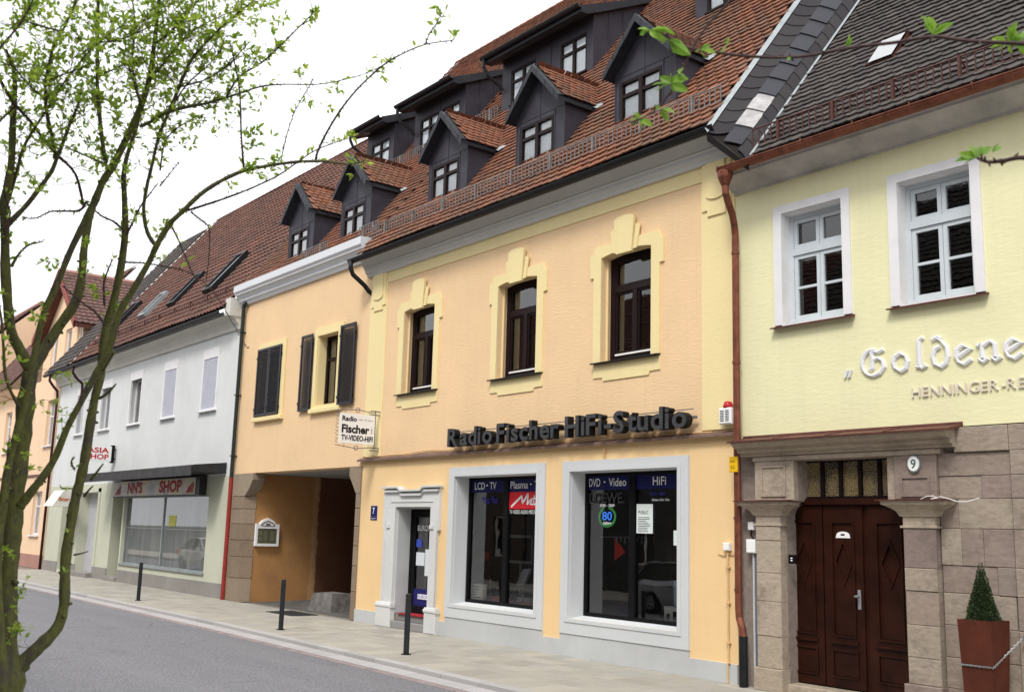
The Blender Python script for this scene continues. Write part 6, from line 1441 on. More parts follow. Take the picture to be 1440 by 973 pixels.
g = MB(); g.box(sp(670, 780, .7)[0], sp(688, 780, .7)[0], 0.7, 0.72, sp(680, 787, .7)[1], sp(680, 775, .7)[1]); good('brand_plate', g, M('dark_red_plate', (0.32, 0.03, 0.03), 0.5), 'dark red plate hanging behind the left pane above the cartons', 'plate', (-16.6, 0.7, 1.2))
def tv(x0, x1, y, z0, z1, m, label):
    o = thing('television', label, 'television', ((x0+x1)/2, y, z0)); f = MB(); f.frame(x0, x1, z0, z1, y, y+0.09, 0.055); part('bezel', f, m, o)
    s = MB(); s.box(x0+0.05, x1-0.05, y+0.02, y+0.07, z0+0.05, z1-0.05); part('screen', s, M('tv_screen', (0.008, 0.008, 0.01), 0.08, 0.0), o)
    s = MB(); s.box((x0+x1)/2-0.03, (x0+x1)/2+0.03, y+0.03, y+0.08, 0.55, z0); s.box((x0+x1)/2-0.2, (x0+x1)/2+0.2, y-0.05, y+0.15, 0.551, 0.575); part('stand', s, m, o)
tv(sp(713, 770, .8)[0], sp(749, 770, .8)[0], 0.8, sp(730, 792, .8)[1], sp(730, 752, .8)[1], m_zinc, 'silver framed television on a stand behind the blue lettered window')
for x, lab in ((sp(690, 800, .6)[0], 'thin chrome stand with a small speaker, left in the shop window'), (sp(736.5, 800, .6)[0], 'chrome stand carrying a tilted silver player in the shop window')):
    o = thing('display_stand', lab, 'stand', (x, 0.60, 0.55)); s = MB(); s.tube([(x, 0.60, 0.55), (x, 0.60, 1.12)], 0.018, 8); part('pole', s, m_zinc, o)
    s = MB(); s.lathe([(0.11, 0), (0.11, 0.015), (0.02, 0.02)], (x, 0.60, 0.551), 12); part('foot', s, m_zinc, o)
    s = MB()
    if x > -16: s.add([(x-.16, .54, 1.04), (x+.10, .54, 1.08), (x+.18, .62, 1.36), (x-.04, .62, 1.34), (x-.16, .58, 1.02), (x+.10, .58, 1.06), (x+.18, .66, 1.34), (x-.04, .66, 1.32)], [(0,1,2,3), (4,7,6,5), (0,4,5,1), (1,5,6,2), (2,6,7,3), (3,7,4,0)])
    else: s.bbox(x-0.06, x+0.06, 0.54, 0.66, 1.12, 1.36, 0.01)
    part('player' if x > -16 else 'speaker', s, M('silver_player', (0.55, 0.58, 0.64), 0.4) if x > -16 else m_black, o)
xb0, xb1 = sp(933.5, 854, .48)[0], sp(958, 854, .48)[0]; zb0 = ZF+0.12
g = MB(); g.bbox(xb0, xb1, 0.48, 0.66, zb0, zb0+0.26, 0.008); o = good('product_box', g, m_white, 'white product box with a dark speaker picture in the right corner of the shop window', 'box', ((xb0+xb1)/2, 0.55, zb0))
s = MB(); s.box(xb0+0.2, xb0+0.36, 0.474, 0.48, zb0+0.05, zb0+0.19); s.lathe([(0.001, 0), (0.03, 0.01), (0.03, 0.09), (0.001, 0.1)], (xb0+0.1, 0.472, zb0+0.05), 8); part('picture', s, m_dimp, o)
g = MB(); g.bbox(xb0-0.02, xb1+0.05, 0.45, 0.72, ZF, zb0-0.002, 0.01); good('pedestal', g, M('dark_pedestal', (0.05, 0.045, 0.04), 0.7), 'low dark pedestal carrying the white product box', 'pedestal', ((xb0+xb1)/2, 0.6, ZF))
g = MB(); g.box(sp(947.5, 830, .6)[0], sp(958, 830, .6)[0], 0.60, 0.615, zb0+0.262, zb0+0.66); o = good('leaflet', g, M('pale_blue_leaflet', (0.50, 0.64, 0.78), 0.7), 'pale blue leaflet leaning on the white product box', 'leaflet', (xb0+0.3, 0.6, zb0+0.27))
lo_ = thing('display_letters', 'low orange letters standing on the display floor', 'lettering', (-12.0, 0.42, ZF))
xl0, xl1 = sp(912.5, 869, .425)[0], sp(949, 869, .425)[0]; zl = sp(930, 874, .425)[1]
for k, c in enumerate('nan'):
    vs2, fs2 = char_mesh(c, 0.27, 0.012, 0.010); mbx = MB(); xm = min(p[0] for p in vs2); wd = max(p[0] for p in vs2)-xm
    mbx.add([(xl0+(xl1-xl0)*(k/3+(p[0]-xm)/wd*0.3), 0.425-p[2], ZF+0.002+p[1]) for p in vs2], fs2); part('letter', mbx, M('orange_letter', (0.75, 0.26, 0.10), 0.5), lo_)
P1, P2, P3 = sp(864, 754, .75), sp(879, 776, .75), sp(864, 788, .75)
g = MB(); g.add([(P1[0], 0.75, P1[1]), (P2[0], 0.75, P2[1]), (P3[0], 0.75, P3[1]), (P1[0], 0.76, P1[1]), (P2[0], 0.76, P2[1]), (P3[0], 0.76, P3[1])], [(0,1,2), (5,4,3), (0,3,4,1), (1,4,5,2), (2,5,3,0)]); good('pennant', g, M('red_pennant', (0.70, 0.05, 0.03), 0.7), 'red triangular pennant hanging behind the wreath lettering', 'pennant', (P1[0], 0.75, P3[1]))
g = MB(); g.tube([(-13.7, 0.6, 1.98), (-12.6, 0.6, 2.0)], 0.008, 5)
for k in range(7): x = -13.3+k*0.1; g.box(x, x+0.03, 0.595, 0.605, 1.88+0.03*(k % 2), 1.985)
good('rail', g, m_zinc, 'thin bright display rail behind the wreath lettering', 'rail', (-13.2, 0.6, 1.98))

# ================================================================== trees
m_bark, t, b = nt('mossy_bark')
nb = noise(t, pos(t), 7, 6, 0.7); nf = noise(t, pos(t, (1, 1, 0.5)), 45, 4, 0.7)
cb_ = mix(t, ramp(t, nb, [(0.34, 0), (0.52, 1)]), (0.070, 0.054, 0.042), (0.112, 0.118, 0.024))
cb_ = mix(t, ramp(t, nf, [(0.35, 0.5), (0.6, 0)]), cb_, (0.02, 0.015, 0.012))
t.links.new(cb_, b.inputs['Base Color']); b.inputs['Roughness'].default_value = 0.85; bump(t, b, nf, 0.9, 0.010)
m_twig = M('young_twig_bark', (0.075, 0.045, 0.042), 0.7, 0.3, 20)
m_leaf = leafmat('spring_leaf', (0.22, 0.38, 0.03), (0.50, 0.62, 0.09), 0.55)
m_leaf_d = leafmat('spring_leaf_big', (0.15, 0.32, 0.03), (0.30, 0.48, 0.06), 0.45)
def limb(pts, d0, d1, n=None):
    # pts: (u, v, width px) down the limb -> world polyline with radii, depth running d0..d1
    out = []; rad = []
    L = len(pts)
    P = []
    for i, (u, v, w) in enumerate(pts):
        f = i/(L-1); d = d0+(d1-d0)*f; r = ray(u, v).normalized()
        P.append((CAM+r*d, w*(0.375 if w > 5 else 0.44)*d/FPX))
    # smooth subdivision
    res = []
    for i in range(L-1):
        p0, p1, p2, p3 = P[max(i-1, 0)][0], P[i][0], P[i+1][0], P[min(i+2, L-1)][0]
        for k in range(4):
            s = k/4; q = 0.5*((2*p1)+(p2-p0)*s+(2*p0-5*p1+4*p2-p3)*s*s+(3*p1-p0-3*p2+p3)*s**3)
            res.append((q, P[i][1]+(P[i+1][1]-P[i][1])*s))
    res.append(P[-1]); return res
LIMBS = [  # name, pts, d0, d1, twig weight
 ('trunk', [(3, 1010, 62), (8, 960, 58), (8, 920, 38), (9, 876, 32), (13, 798, 30), (18, 746, 29), (21, 702, 30), (30, 628, 29), (37, 561, 28), (43, 522, 25)], 5.0, 5.0, 0.0),
 ('limb', [(43, 522, 20), (27, 490, 18), (15, 462, 17), (8, 388, 16), (7, 326, 15), (5, 289, 15), (11, 260, 14), (16, 229, 12), (18, 173, 10), (21, 123, 8), (18, 95, 6), (8, 70, 4)], 5.0, 4.8, 0.6),
 ('limb', [(43, 522, 21), (57, 500, 20), (81, 462, 18), (106, 425, 16), (115, 388, 14), (118, 351, 13), (124, 318, 12), (131, 290, 9)], 5.0, 5.1, 0.2),
 ('limb', [(2, 990, 26), (-6, 800, 18), (5, 702, 14), (15, 640, 12), (37, 561, 11), (49, 495, 11), (62, 440, 11), (78, 405, 11), (99, 353, 11), (116, 319, 12), (131, 289, 13), (145, 255, 13), (158, 235, 13), (178, 195, 12), (197, 153, 11), (210, 111, 9), (217, 62, 7), (223, 5, 6), (226, -40, 5)], 4.85, 4.7, 0.9),
 ('limb', [(8, 955, 34), (26, 936, 27), (57, 907, 23), (81, 881, 19), (90, 850, 18), (91, 819, 17), (93, 780, 17), (99, 741, 17), (106, 702, 17), (118, 653, 17), (126, 603, 17), (133, 561, 15), (141, 529, 15), (148, 467, 14), (158, 432, 14), (170, 376, 13), (176, 326, 12), (175, 277, 10), (174, 245, 9), (180, 215, 7), (192, 180, 6), (200, 140, 4)], 5.0, 4.95, 0.5),
 ('limb', [(28, 712, 17), (45, 690, 15), (74, 650, 12), (94, 603, 11), (116, 561, 11), (133, 529, 12), (153, 492, 13), (168, 440, 12), (187, 408, 11), (210, 368, 11), (220, 346, 11), (238, 316, 10), (255, 299, 9), (289, 268, 8), (333, 244, 7), (373, 234, 6), (416, 228, 5), (444, 227, 4.5), (465, 228, 3.5), (493, 231, 2.5), (515, 225, 1.5)], 4.9, 4.3, 0.35),
 ('limb', [(444, 227, 4), (447, 213, 3.6), (462, 182, 3.3), (484, 148, 3.1), (508, 120, 2.9), (539, 92, 2.6), (564, 77, 2.3), (598, 63, 2), (638, 57, 1.4)], 4.42, 4.1, 0.35),
 ('branch', [(598, 63, 1.8), (604, 48, 1.6), (612, 36, 1.3), (621, 20, 1)], 4.15, 4.1, 0.8),
 ('branch', [(343, 238, 4), (341, 215, 3.4), (339, 185, 3), (337, 130, 2.6), (328, 80, 2), (323, 60, 1.5)], 4.55, 4.5, 0.35),
 ('branch', [(258, 298, 4), (302, 284, 3.6), (333, 273, 3.2), (360, 262, 3), (391, 247, 2.8), (419, 228, 2.4), (447, 210, 2), (493, 194, 1.3), (520, 188, 1)], 4.72, 4.2, 0.12),
 ('branch', [(217, 343, 8), (207, 326, 7), (202, 294, 6.5), (207, 260, 6), (212, 240, 6), (222, 197, 5.5), (234, 166, 5), (252, 123, 4.6), (268, 86, 4), (292, 58, 3.5), (323, 28, 3), (351, 6, 2.5), (375, -15, 2)], 4.78, 4.5, 0.9),
 ('branch', [(197, 178, 7), (215, 170, 6.5), (231, 160, 6), (262, 151, 5), (293, 145, 4.4), (333, 133, 3.6), (367, 122, 3), (400, 119, 2.2), (447, 119, 1.8), (490, 111, 1.4), (525, 100, 1)], 4.7, 4.4, 0.35),
 ('branch', [(318, 138, 3.6), (336, 109, 3.2), (367, 89, 3), (391, 68, 2.7), (416, 43, 2.2), (447, 12, 1.5)], 4.57, 4.4, 0.8),
 ('branch', [(394, 232, 2), (403, 191, 1.8), (416, 154, 1.6), (434, 123, 1.3), (440, 112, 1)], 4.5, 4.45, 0.7),
 ('branch', [(150, 226, 8), (147, 222, 7.5), (141, 173, 7), (137, 123, 6.5), (137, 74, 6), (138, 0, 5), (139, -30, 4)], 4.73, 4.85, 0.7),
 ('branch', [(8, 322, 9), (15, 312, 9), (37, 289, 8.5), (54, 267, 8), (72, 242, 7), (81, 220, 6.5), (91, 195, 5.5), (99, 173, 4.5), (109, 150, 3), (114, 130, 2)], 4.9, 4.7, 0.6),
 ('branch', [(79, 224, 7), (72, 187, 6.5), (65, 153, 6), (64, 118, 5.5), (69, 91, 5), (76, 64, 4.5), (89, 42, 4), (106, 5, 3.5), (112, -20, 3)], 4.8, 4.9, 0.8),
 ('branch', [(-10, 105, 4), (0, 113, 4), (20, 146, 4), (42, 170, 4), (62, 197, 4.5), (79, 217, 5), (106, 245, 4), (118, 292, 4)], 4.7, 5.0, 0.5),
 ('branch', [(9, 290, 7), (18, 262, 6), (25, 237, 5), (32, 210, 4.5), (49, 180, 4), (69, 150, 3.5), (89, 118, 3), (106, 96, 3), (131, 67, 2.6), (153, 49, 2.2), (175, 35, 1.5)], 4.95, 4.6, 0.8),
 ('branch', [(-12, 80, 3.5), (0, 67, 3.4), (22, 42, 3), (37, 20, 2.8), (46, 0, 2.4), (52, -20, 2)], 4.6, 4.6, 0.7),
 ('branch', [(150, 232, 5), (143, 229, 4), (118, 218, 3), (91, 207, 2)], 4.72, 4.7, 0.2),
 ('branch', [(225, 262, 2.4), (236, 248, 2), (252, 228, 1.6)], 4.75, 4.7, 0.1),
 ('branch', [(122, 283, 4), (112, 296, 4), (90, 297, 3), (70, 298, 2.4), (50, 307, 2), (30, 306, 1.5)], 4.85, 4.8, 0.6),
 ('branch', [(175, 325, 4), (160, 312, 3.4), (145, 305, 3), (133, 296, 2.2)], 4.95, 4.9, 0.3),
 ('branch', [(178, 330, 4), (188, 310, 3.6), (195, 295, 3), (205, 280, 2.2), (222, 258, 2)], 4.95, 4.9, 0.5),
 ('branch', [(16, 375, 5), (26, 358, 4), (40, 345, 3), (60, 340, 2)], 4.95, 4.9, 0.5),
 ('branch', [(148, 458, 4), (135, 440, 3), (115, 425, 2.8), (88, 402, 2.2)], 4.9, 4.9, 0.2),
 ('branch', [(147, 430, 4), (146, 400, 3.4), (150, 385, 3), (158, 365, 2)], 4.9, 4.9, 0.5),
 ('branch', [(38, 500, 3.5), (12, 470, 7), (3, 440, 6), (2, 480, 5)], 4.8, 4.8, 0.6) if False else ('branch', [(32, 580, 6), (20, 560, 5.5), (8, 530, 5), (5, 490, 4.5), (2, 450, 4), (-3, 420, 3)], 4.95, 4.9, 0.9),
 ('branch', [(100, 345, 3), (118, 345, 2.4), (140, 365, 2), (160, 345, 1.6)], 4.85, 4.8, 0.5) if False else ('branch', [(176, 369, 3), (200, 370, 2.4), (240, 376, 2), (268, 385, 1.6), (300, 410, 1.4), (335, 468, 1.2), (348, 490, 1)], 4.9, 4.5, 0.03),
 ('branch', [(240, 316, 4), (252, 340, 2.6), (268, 378, 2.4), (277, 395, 1.6)], 4.7, 4.6, 0.05),
 ('branch', [(212, 395, 3), (244, 304, 1), (244, 300, 1)], 4.7, 4.7, 0) if False else ('branch', [(268, 298, 3), (283, 310, 2.6), (294, 322, 2.4), (294, 360, 1.8), (290, 395, 1.2)], 4.65, 4.6, 0.4),
 ('branch', [(120, 350, 3), (150, 510, 4), (150, 515, 3)], 4.9, 4.9, 0) if False else ('branch', [(140, 560, 5), (152, 552, 4), (163, 540, 2.5)], 4.95, 4.85, 0.02),
 ('branch', [(128, 674, 5), (136, 664, 4), (145, 652, 2.4)], 4.95, 4.9, 0.0),
 ('branch', [(118, 698, 4), (124, 690, 3.4), (131, 683, 2)], 4.95, 4.9, 0.0),
 ('branch', [(105, 660, 3), (100, 650, 2.4), (104, 643, 1.6)], 4.95, 4.9, 0.4),
 ('branch', [(104, 780, 3), (114, 778, 2), (124, 775, 1.4)], 4.95, 4.9, 0.0),
 ('branch', [(145, 520, 7), (154, 505, 6), (160, 495, 5)], 4.95, 4.85, 0.0),
 ('branch', [(18, 690, 5), (12, 665, 3), (10, 640, 2), (14, 615, 1.5)], 4.85, 4.8, 0.9),
 ('branch', [(7, 330, 4), (14, 300, 3), (6, 270, 3), (10, 240, 2)], 4.75, 4.7, 0.9),
 ('branch', [(210, 111, 5), (226, 95, 4), (245, 70, 3), (270, 45, 2.4), (300, 28, 1.6), (330, 15, 1)], 4.7, 4.6, 1.0),
 ('branch', [(200, 150, 5), (190, 120, 4), (186, 80, 3), (190, 40, 2.4), (186, 0, 2)], 4.7, 4.8, 1.0),
 ('branch', [(217, 62, 4), (240, 45, 3), (262, 20, 2), (280, 0, 1.5)], 4.7, 4.6, 1.0),
 ('branch', [(137, 110, 3), (155, 100, 2.6), (175, 92, 2), (200, 88, 1.5)], 4.8, 4.7, 1.0),
 ('branch', [(137, 60, 3), (160, 58, 2.6), (185, 50, 2), (215, 36, 1.5)], 4.8, 4.6, 1.0),
 ('branch', [(236, 160, 3), (262, 120, 2.6), (290, 95, 2), (312, 70, 1.5)], 4.65, 4.5, 1.0),
 ('branch', [(252, 123, 3), (290, 112, 2.4), (320, 92, 2), (350, 60, 1.4)], 4.6, 4.5, 0.9),
 ('branch', [(225, 240, 3), (232, 200, 2.4), (250, 180, 2), (275, 165, 1.3)], 4.75, 4.6, 0.6),
 ('branch', [(65, 140, 3), (40, 120, 2.4), (20, 95, 2), (5, 90, 1.5)], 4.8, 4.7, 0.9),
 ('branch', [(89, 45, 3), (60, 38, 2.4), (30, 30, 2), (15, 40, 1.3)], 4.85, 4.7, 0.8),
 ('branch', [(64, 115, 3), (90, 105, 2.2), (118, 95, 1.6)], 4.85, 4.7, 1.0),
 ('branch', [(20, 150, 4), (5, 165, 3), (-8, 180, 2)], 4.8, 4.7, 1.0),
]
tree = thing('street_tree', 'multi stemmed young tree with mossy bark and fresh spring leaves at the left', 'tree', tuple(CAM+ray(5, 960).normalized()*5.0+Vector((0, 0, -1.05))))
twigs = MB(); leaves_ = MB()
def twig(p, d, L, r, depth, dens, ls):
    n = 4; pts = [p]; q = p.copy(); dd = d.normalized()
    for k in range(n):
        dd = (dd+Vector((random.gauss(0, .22), random.gauss(0, .22), random.gauss(0.06, .2)))).normalized(); q = q+dd*L/n; pts.append(q.copy())
        if random.random() < dens: cluster(q, dd, ls)
        if depth > 0 and random.random() < 0.55:
            sdir = (dd+Vector((random.gauss(0, .8), random.gauss(0, .8), random.gauss(0.2, .6)))).normalized(); twig(q, sdir, L*random.uniform(0.35, 0.6), r*0.65, depth-1, dens, ls)
    twigs.tube(pts, [r*(1-0.65*k/n) for k in range(n+1)], 4, False)
    if dens > 0.05: cluster(q, dd, ls)
def cluster(p, d, ls, mb=None, n=None):
    for k in range(n or random.choice((2, 2, 3, 3))):
        dr_ = (d*0.6+Vector((random.gauss(0, .7), random.gauss(0, .7), random.gauss(0.15, .6)))).normalized()
        leaf_into(mb or leaves_, p+dr_*0.004, dr_, Vector((random.gauss(0, .7), random.gauss(0, .7), 1)), ls*random.uniform(0.55, 1.25), ls*random.uniform(0.35, 0.55))
LS = 0.0295
for name, pts, d0, d1, wt in LIMBS:
    if name == 'trunk':
        base = Vector(ORG[tree]); path = limb(pts, d0, d1)
        path = [(Vector((path[0][0].x+0.02, path[0][0].y, -0.1)), path[0][1]*1.25), (Vector((path[0][0].x+0.01, path[0][0].y, path[0][0].z*0.5)), path[0][1]*1.08)] + path
    else: path = limb(pts, d0, d1)
    mb = MB(); rr = [max(r*(1+random.uniform(-.10, .10)), 0.0012) for _, r in path]
    mb.tube([p for p, _ in path], rr, 10 if rr[0] > 0.012 else 6)
    if rr[0] > 0.02:
        for k in range(max(2, len(path)//4)):
            i = random.randrange(1, len(path)-1); p, r = path[i]; dr_ = Vector((random.gauss(0, 1), random.gauss(0, 1), random.gauss(0, .5))).normalized()
            mb.tube([p+dr_*r*0.6, p+dr_*r*1.25, p+dr_*(r*1.35+0.004)], [r*0.45, r*0.30, r*0.2], 6)
    part(name, mb, m_bark if rr[0] > 0.007 else m_twig, tree, smooth=True)
    if wt <= 0: continue
    L = sum((path[i+1][0]-path[i][0]).length for i in range(len(path)-1))
    for i in range(len(path)-1):
        seg = (path[i+1][0]-path[i][0]); r = path[i][1]
        u_, v_, _z = project(path[i][0])
        crown = 1.0 if (v_ < 250 and u_ < 330) else (0.45 if u_ > 330 else 0.13)
        lam = wt*crown*seg.length*38
        nt_ = int(lam) + (1 if random.random() < lam-int(lam) else 0)
        for k in range(nt_):
            p = path[i][0]+seg*random.random()
            dr_ = (seg.normalized()*0.5+Vector((random.gauss(0, .7), random.gauss(0, .7), random.gauss(0.25, .55)))).normalized()
            twig(p, dr_, random.uniform(0.06, 0.30)*(1.25 if crown == 1 else 0.55), 0.0016, 1, 0.40, LS)
        if wt > 0.02 and r < 0.02:
            for k in range(2):
                if random.random() < 0.45*wt*crown+0.05: cluster(path[i][0]+seg*random.random(), seg.normalized(), LS)
                p = path[i][0]+seg*random.random(); dr_ = Vector((random.gauss(0, 1), random.gauss(0, 1), random.gauss(0, 1))).normalized()
                twigs.tube([p, p+dr_*(r+0.008)], [0.0022, 0.0012], 4)
for u_, v_, n in ((120, 345, 9), (122, 340, 9), (65, 380, 7), (235, 312, 8), (240, 320, 7), (230, 318, 6), (75, 380, 6), (158, 365, 6), (20, 620, 8), (12, 630, 8), (26, 622, 6), (10, 660, 6), (2, 570, 8), (5, 540, 7), (10, 500, 8), (30, 510, 7), (8, 480, 7), (3, 415, 7), (95, 750, 3), (92, 806, 3), (90, 690, 4)):
    cluster(CAM+ray(u_, v_).normalized()*4.8, Vector((0, 0, 1)), LS*1.0, None, max(3, n-2))
part('twigs', twigs, m_twig, tree, stuff=True); part('leaves', leaves_, m_leaf, tree, stuff=True)

rt_ = thing('street_tree', 'tree beyond the right edge whose thin leafy branches hang in before the roofs', 'tree', (1.3, -10.95, 0.0))
base = Vector((1.3, -10.95, 0.02))
g = MB(); g.tube([base+Vector((0, 0, -0.1)), base+Vector((0.02, 0, 1.2)), base+Vector((0, 0.05, 2.4)), base+Vector((-0.05, 0.1, 3.6)), base+Vector((0, 0.1, 5.2))], [0.10, 0.085, 0.075, 0.05, 0.02], 12); part('trunk', g, m_bark, rt_, smooth=True)
big = MB(); tw2 = MB()
RB = [([(1500, 72, 8), (1460, 66, 7.5), (1440, 62, 7), (1361, 58, 6.5), (1314, 52, 6.5), (1260, 60, 6), (1194, 68, 5.6), (1127, 80, 5.2), (1060, 80, 4.8), (993, 72, 4.4), (960, 65, 4), (937, 50, 3.6), (914, 43, 2.8)], 3.0, 3.2, base+Vector((-0.04, 0.1, 3.3))),
      ([(1480, 232, 11), (1440, 222, 8), (1412, 226, 7), (1390, 228, 6), (1374, 222, 4)], 2.9, 3.0, base+Vector((0, 0.05, 2.5))),
      ([(1060, -60, 5), (1027, 0, 4.4), (994, 37, 4.2), (971, 73, 4), (954, 113, 3.6), (927, 150, 3.2), (905, 165, 2.6), (890, 172, 2)], 3.25, 3.1, base+Vector((-0.03, 0.1, 4.2)))]
for pts, d0, d1, root in RB:
    path = limb(pts, d0, d1); p0 = path[0][0]
    pre = [(root, path[0][1]*2.2), (root*0.55+p0*0.45+Vector((0, 0, 0.12)), path[0][1]*1.5)]
    path = pre+path; mb = MB(); mb.tube([p for p, _ in path], [r for _, r in path], 8)
    for k in range(14):
        i = random.randrange(3, len(path)-1); p, r = path[i]; dr_ = Vector((random.gauss(0, 1), random.gauss(0, 1), random.gauss(0, 1))).normalized(); mb.tube([p, p+dr_*(r+0.012)], [0.004, 0.002], 5)
    part('branch', mb, m_twig, rt_, smooth=True)
def bigleaf(u_, v_, du, dv, L=0.055, d=3.12):
    p = CAM+ray(u_, v_).normalized()*d; q = CAM+ray(u_+du, v_+dv).normalized()*(d+random.uniform(-.02, .03)); dr_ = (q-p)
    leaf_into(big, p, dr_, Vector((random.gauss(0, .5), -1+random.gauss(0, .5), random.gauss(0.6, .4))), dr_.length, dr_.length*0.52)
for u_, v_, ls in ((914, 43, [(-14, -4), (-8, 8), (8, 12), (24, -4), (34, 2), (20, 12), (-16, 6)]), (940, 55, [(18, 12), (26, 18), (8, 14), (-10, 8)]), (985, 70, [(12, -6), (18, 6), (6, 10), (-8, 6)]), (944, 118, [(-26, 2), (-20, 10), (0, -14), (10, -10), (18, 10), (24, -8), (-12, -8), (6, 12)]),
    (955, 105, [(8, 6), (6, -8)]), (900, 168, [(-12, 10), (-14, 2), (6, 12), (14, 6), (-4, -10), (10, -8), (-10, -6), (4, 6)]), (930, 152, [(10, 14), (14, 6), (6, 18), (-12, 2)]), (1022, 66, [(6, -10), (-8, 6)]), (1190, 68, [(2, -16), (6, -12)]), (1112, 80, [(-6, 6)]), (1300, 30, [(14, 12)]), (1312, 50, [(-12, -26), (-4, -24), (22, -14), (26, -18)]),
    (1418, 62, [(-20, -8), (-12, 10), (16, -10), (22, -16), (-24, 4), (10, -26), (24, 6), (4, 12)]), (1435, 60, [(-14, -20), (10, -16), (6, 14)]), (1374, 222, [(-30, 2), (-22, -8), (-10, -16), (6, -14), (18, -12), (-16, 6)]), (1395, 215, [(14, -6), (10, -10)])):
    for du, dv in ls: bigleaf(u_, v_, du*1.15+random.uniform(-3, 3), dv*1.15+random.uniform(-3, 3))
part('leaves', big, m_leaf_d, rt_, stuff=True)

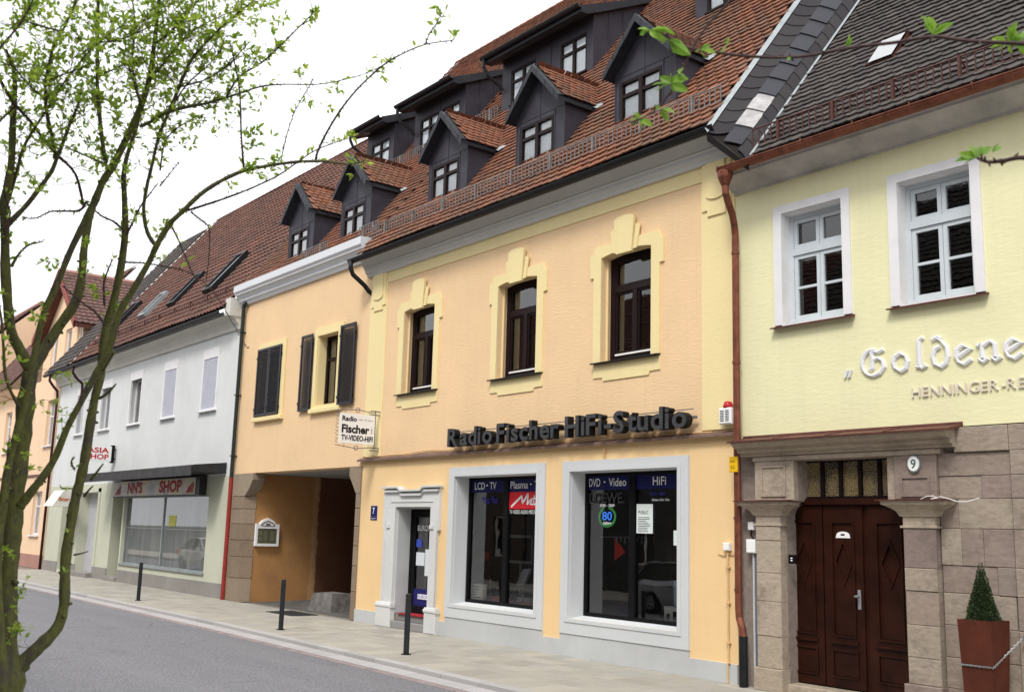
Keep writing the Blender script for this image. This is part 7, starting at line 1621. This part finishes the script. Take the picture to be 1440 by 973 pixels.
# ================================================================== parked cars across the road (seen in the shop glass)
def car(loc, sgn, paint, label, L=4.55, H=1.45, estate=True):
    X, Y, Z = loc; o = thing('parked_car', label, 'car', loc)
    def P(x, y, z): return (X+sgn*x, Y+y, Z+z)
    hw = 0.88
    st = [(-L/2, 0.55, 0.70, .80), (-L/2+0.08, 0.35, 0.88, .92), (-L/2+0.5, 0.26, 0.93, 1.0), (-0.9, 0.22, 0.94, 1.0), (0.4, 0.22, 0.93, 1.0), (1.0, 0.22, 0.92, 1.0), (L/2-0.55, 0.24, 0.82, .97), (L/2-0.12, 0.30, 0.70, .86), (L/2, 0.42, 0.58, .70)]
    vs = []; n = 8
    for x, zl, zt, k in st:
        w = hw*k
        for y, z in ((-w*0.93, zl), (-w, zl+(zt-zl)*0.35), (-w*0.985, zl+(zt-zl)*0.8), (-w*0.90, zt), (w*0.90, zt), (w*0.985, zl+(zt-zl)*0.8), (w, zl+(zt-zl)*0.35), (w*0.93, zl)): vs.append(P(x, y, z))
    fs_ = []
    for i in range(len(st)-1):
        for k in range(n): k2 = (k+1) % n; fs_.append((i*n+k, i*n+k2, (i+1)*n+k2, (i+1)*n+k))
    fs_ += [tuple(range(n)), tuple((len(st)-1)*n+k for k in range(n))]
    b_ = MB(); b_.add(vs, fs_); body = part('body', b_, paint, o, smooth=False)
    prof = [(-L/2+0.10, 0.90), (-L/2+0.42, 1.30), (-L/2+0.62, H-0.06), (-0.5, H-0.02), (0.25, H-0.05), (1.05, 0.92)] if estate else [(-L/2+0.25, 0.92), (-L/2+0.85, 1.32), (-1.0, H-0.03), (-0.2, H), (0.25, H-0.04), (1.15, 0.92)]
    g_ = MB(); lo_, hi_ = [], []
    vs = [P(x, -(0.80 if z < 1 else 0.64), z) for x, z in prof]+[P(x, (0.80 if z < 1 else 0.64), z) for x, z in prof]; m_ = len(prof)
    g_.add(vs, [tuple(range(m_)), tuple(m_+k for k in reversed(range(m_)))]+[(k, k+1, m_+k+1, m_+k) for k in range(m_-1)]); part('windows', g_, bpy.data.materials.get('car_glass') or M('car_glass', (0.01, 0.012, 0.014), 0.05, 0.0), o)
    r_ = MB(); rp2 = [(x, z+0.015) for x, z in prof if z > 1.25]
    vs = [P(x, -0.66, z) for x, z in rp2]+[P(x, 0.66, z) for x, z in rp2]; m_ = len(rp2); r_.add(vs, [(k, k+1, m_+k+1, m_+k) for k in range(m_-1)])
    for s in (-1, 1):
        pl3 = [Vector(P(x, s*(0.81 if z < 1 else 0.655), z)) for x, z in prof]; r_.tube(pl3, 0.028, 5)
        for xx in (-0.45, 0.42): r_.tube([P(xx, s*0.80, 0.93), P(xx-0.05, s*0.65, H-0.04)], 0.03, 5)
    part('roof', r_, paint, o)
    for sx in (-L/2+0.85, L/2-0.85):
        for s in (-1, 1):
            w_ = MB(); ring = [(0.32, -0.10), (0.32, 0.10), (0.22, 0.11), (0.22, -0.11)]
            tv_ = []
            for k in range(20):
                a = 2*math.pi*k/20
                for r0, yy in ((0.20, -0.11), (0.31, -0.10), (0.32, 0.0), (0.31, 0.10), (0.20, 0.11)): tv_.append(P(sx+r0*math.cos(a), s*0.80+yy, 0.32+r0*math.sin(a)))
            w_.add(tv_, [(5*k+j, 5*((k+1) % 20)+j, 5*((k+1) % 20)+j+1, 5*k+j+1) for k in range(20) for j in range(4)]); wh = part('wheel', w_, m_black, o)
            rm_ = MB(); yy = s*0.80+s*0.085
            for k in range(7):
                a = 2*math.pi*k/7; c, s_ = math.cos(a), math.sin(a); rm_.poly([P(sx+0.04*c-0.03*s_, yy, .32+0.04*s_+0.03*c), P(sx+0.2*c-0.035*s_, yy, .32+0.2*s_+0.035*c), P(sx+0.2*c+0.035*s_, yy, .32+0.2*s_-0.035*c), P(sx+0.04*c+0.03*s_, yy, .32+0.04*s_-0.03*c)])
            rm_.tube([P(sx+0.2*math.cos(2*math.pi*k/20), yy, .32+0.2*math.sin(2*math.pi*k/20)) for k in range(21)], 0.018, 5); part('rim', rm_, m_zinc, wh)
    for s in (-1, 1):
        h_ = MB(); h_.box(*sorted((X+sgn*(L/2-0.34), X+sgn*(L/2-0.03))), *sorted((Y+s*0.48, Y+s*0.79)), Z+0.60, Z+0.74); part('headlight', h_, m_print, o)
        h_ = MB(); h_.box(*sorted((X-sgn*(L/2-0.0), X-sgn*(L/2-0.22))), *sorted((Y+s*0.58, Y+s*0.86)), Z+0.68, Z+0.90); part('tail_light', h_, m_redp, o)
        h_ = MB(); h_.bbox(*sorted((X+sgn*0.78, X+sgn*0.62)), *sorted((Y+s*0.86, Y+s*1.03)), Z+0.92, Z+1.06, 0.02); part('mirror', h_, paint, o)
        h_ = MB()
        for xx in (-0.75, 0.28): h_.box(*sorted((X+sgn*xx, X+sgn*(xx+0.18))), *sorted((Y+s*0.87, Y+s*0.90)), Z+0.78, Z+0.81)
        part('door_handle', h_, m_black, o)
    return o
car((-19.87, -9.76, -0.1), 1, M('dark_grey_car_paint', (0.42, 0.44, 0.48), 0.25, 0.03, metal=0.3), 'dark grey estate car parked across the road, mirrored in the right shop window')
car((-48.3, -7.6, -0.1), 1, M('silver_car_paint', (0.74, 0.76, 0.78), 0.25, 0.03), 'silver saloon car across the road, mirrored in the papered shop window', 4.4, 1.47, False)

# ================================================================== the other side of the street (mirrored in the windows)
def opposite(x0, x1, h, hr, wall, roofm, label, nwin):
    o = thing('house_opposite', label, 'house', ((x0+x1)/2, -14.7, 0), None); yf = -14.6
    wins = []
    for k in range(nwin):
        xc = x0+(x1-x0)*(k+0.5)/nwin
        for z0, z1 in ((1.0, 2.7), (h-2.6, h-0.9)): wins.append((xc-0.55, xc+0.55, z0, z1))
    w_ = MB(); w_.ext([rect(x0, x1, 0, h)]+[rect(*q) for q in wins], 'xz', yf-0.3, yf); part('wall', w_, wall, o)
    for a, b_, c, d in wins:
        f = MB(); f.frame(a, b_, c, d, yf-0.22, yf-0.15, 0.08); f.box((a+b_)/2-.03, (a+b_)/2+.03, yf-0.21, yf-0.16, c+.08, d-.08); q = part('window', f, m_whitetrim, o); p = MB(); p.poly([(a, yf-0.19, c), (b_, yf-0.19, c), (b_, yf-0.19, d), (a, yf-0.19, d)]); part('pane', p, bpy.data.materials['dark_glass'], q)
    r_ = MB(); r_.ext([[(yf+0.5, h-0.1), (yf-4.6, hr), (yf-9.7, h-0.1)]], 'yz', x0, x1); rr = part('roof', r_, m_deck, o)
    up2 = Vector((0, -5.1, hr-h+0.1)); tile_field(rr, 'roof_tile', (x1, yf+0.52, h-0.09), (-1, 0, 0), up2, x1-x0, up2.length, 0.24, 0.30, PAN, roofm, 0, half=False, seedv=20+nwin)
    g_ = MB(); half_gutter(g_, x0, x1, yf+0.58, h-0.08, 0.09); part('gutter', g_, m_gutter, o)
    w_ = MB(); w_.ext([[(yf-0.3, 0), (yf-9, 0), (yf-9, h), (yf-4.6, hr-0.1), (yf-0.3, h)]], 'yz', x0, x0+0.2); w_.ext([[(yf-0.3, 0), (yf-9, 0), (yf-9, h), (yf-4.6, hr-0.1), (yf-0.3, h)]], 'yz', x1-0.2, x1); part('side_wall', w_, wall, o)
m_opp = plaster('dark_brown_render', (0.075, 0.058, 0.045), 0.3); m_opp2 = plaster('slate_grey_render', (0.06, 0.06, 0.062), 0.3)
opposite(-8.5, 4.0, 7.4, 13.0, m_opp2, m_bt, 'grey house behind the viewer with a dark tiled roof', 4)
opposite(-20.5, -8.6, 8.0, 13.4, m_opp, m_bt, 'brown house behind the viewer, second from the right', 4)
opposite(-34.0, -20.6, 7.2, 12.2, m_opp2, m_gt, 'dark grey house across the road, mirrored in the upper windows', 5)
opposite(-52.0, -34.1, 8.0, 12.8, m_opp, m_gt, 'long brown house across the road opposite the asia shop', 6)
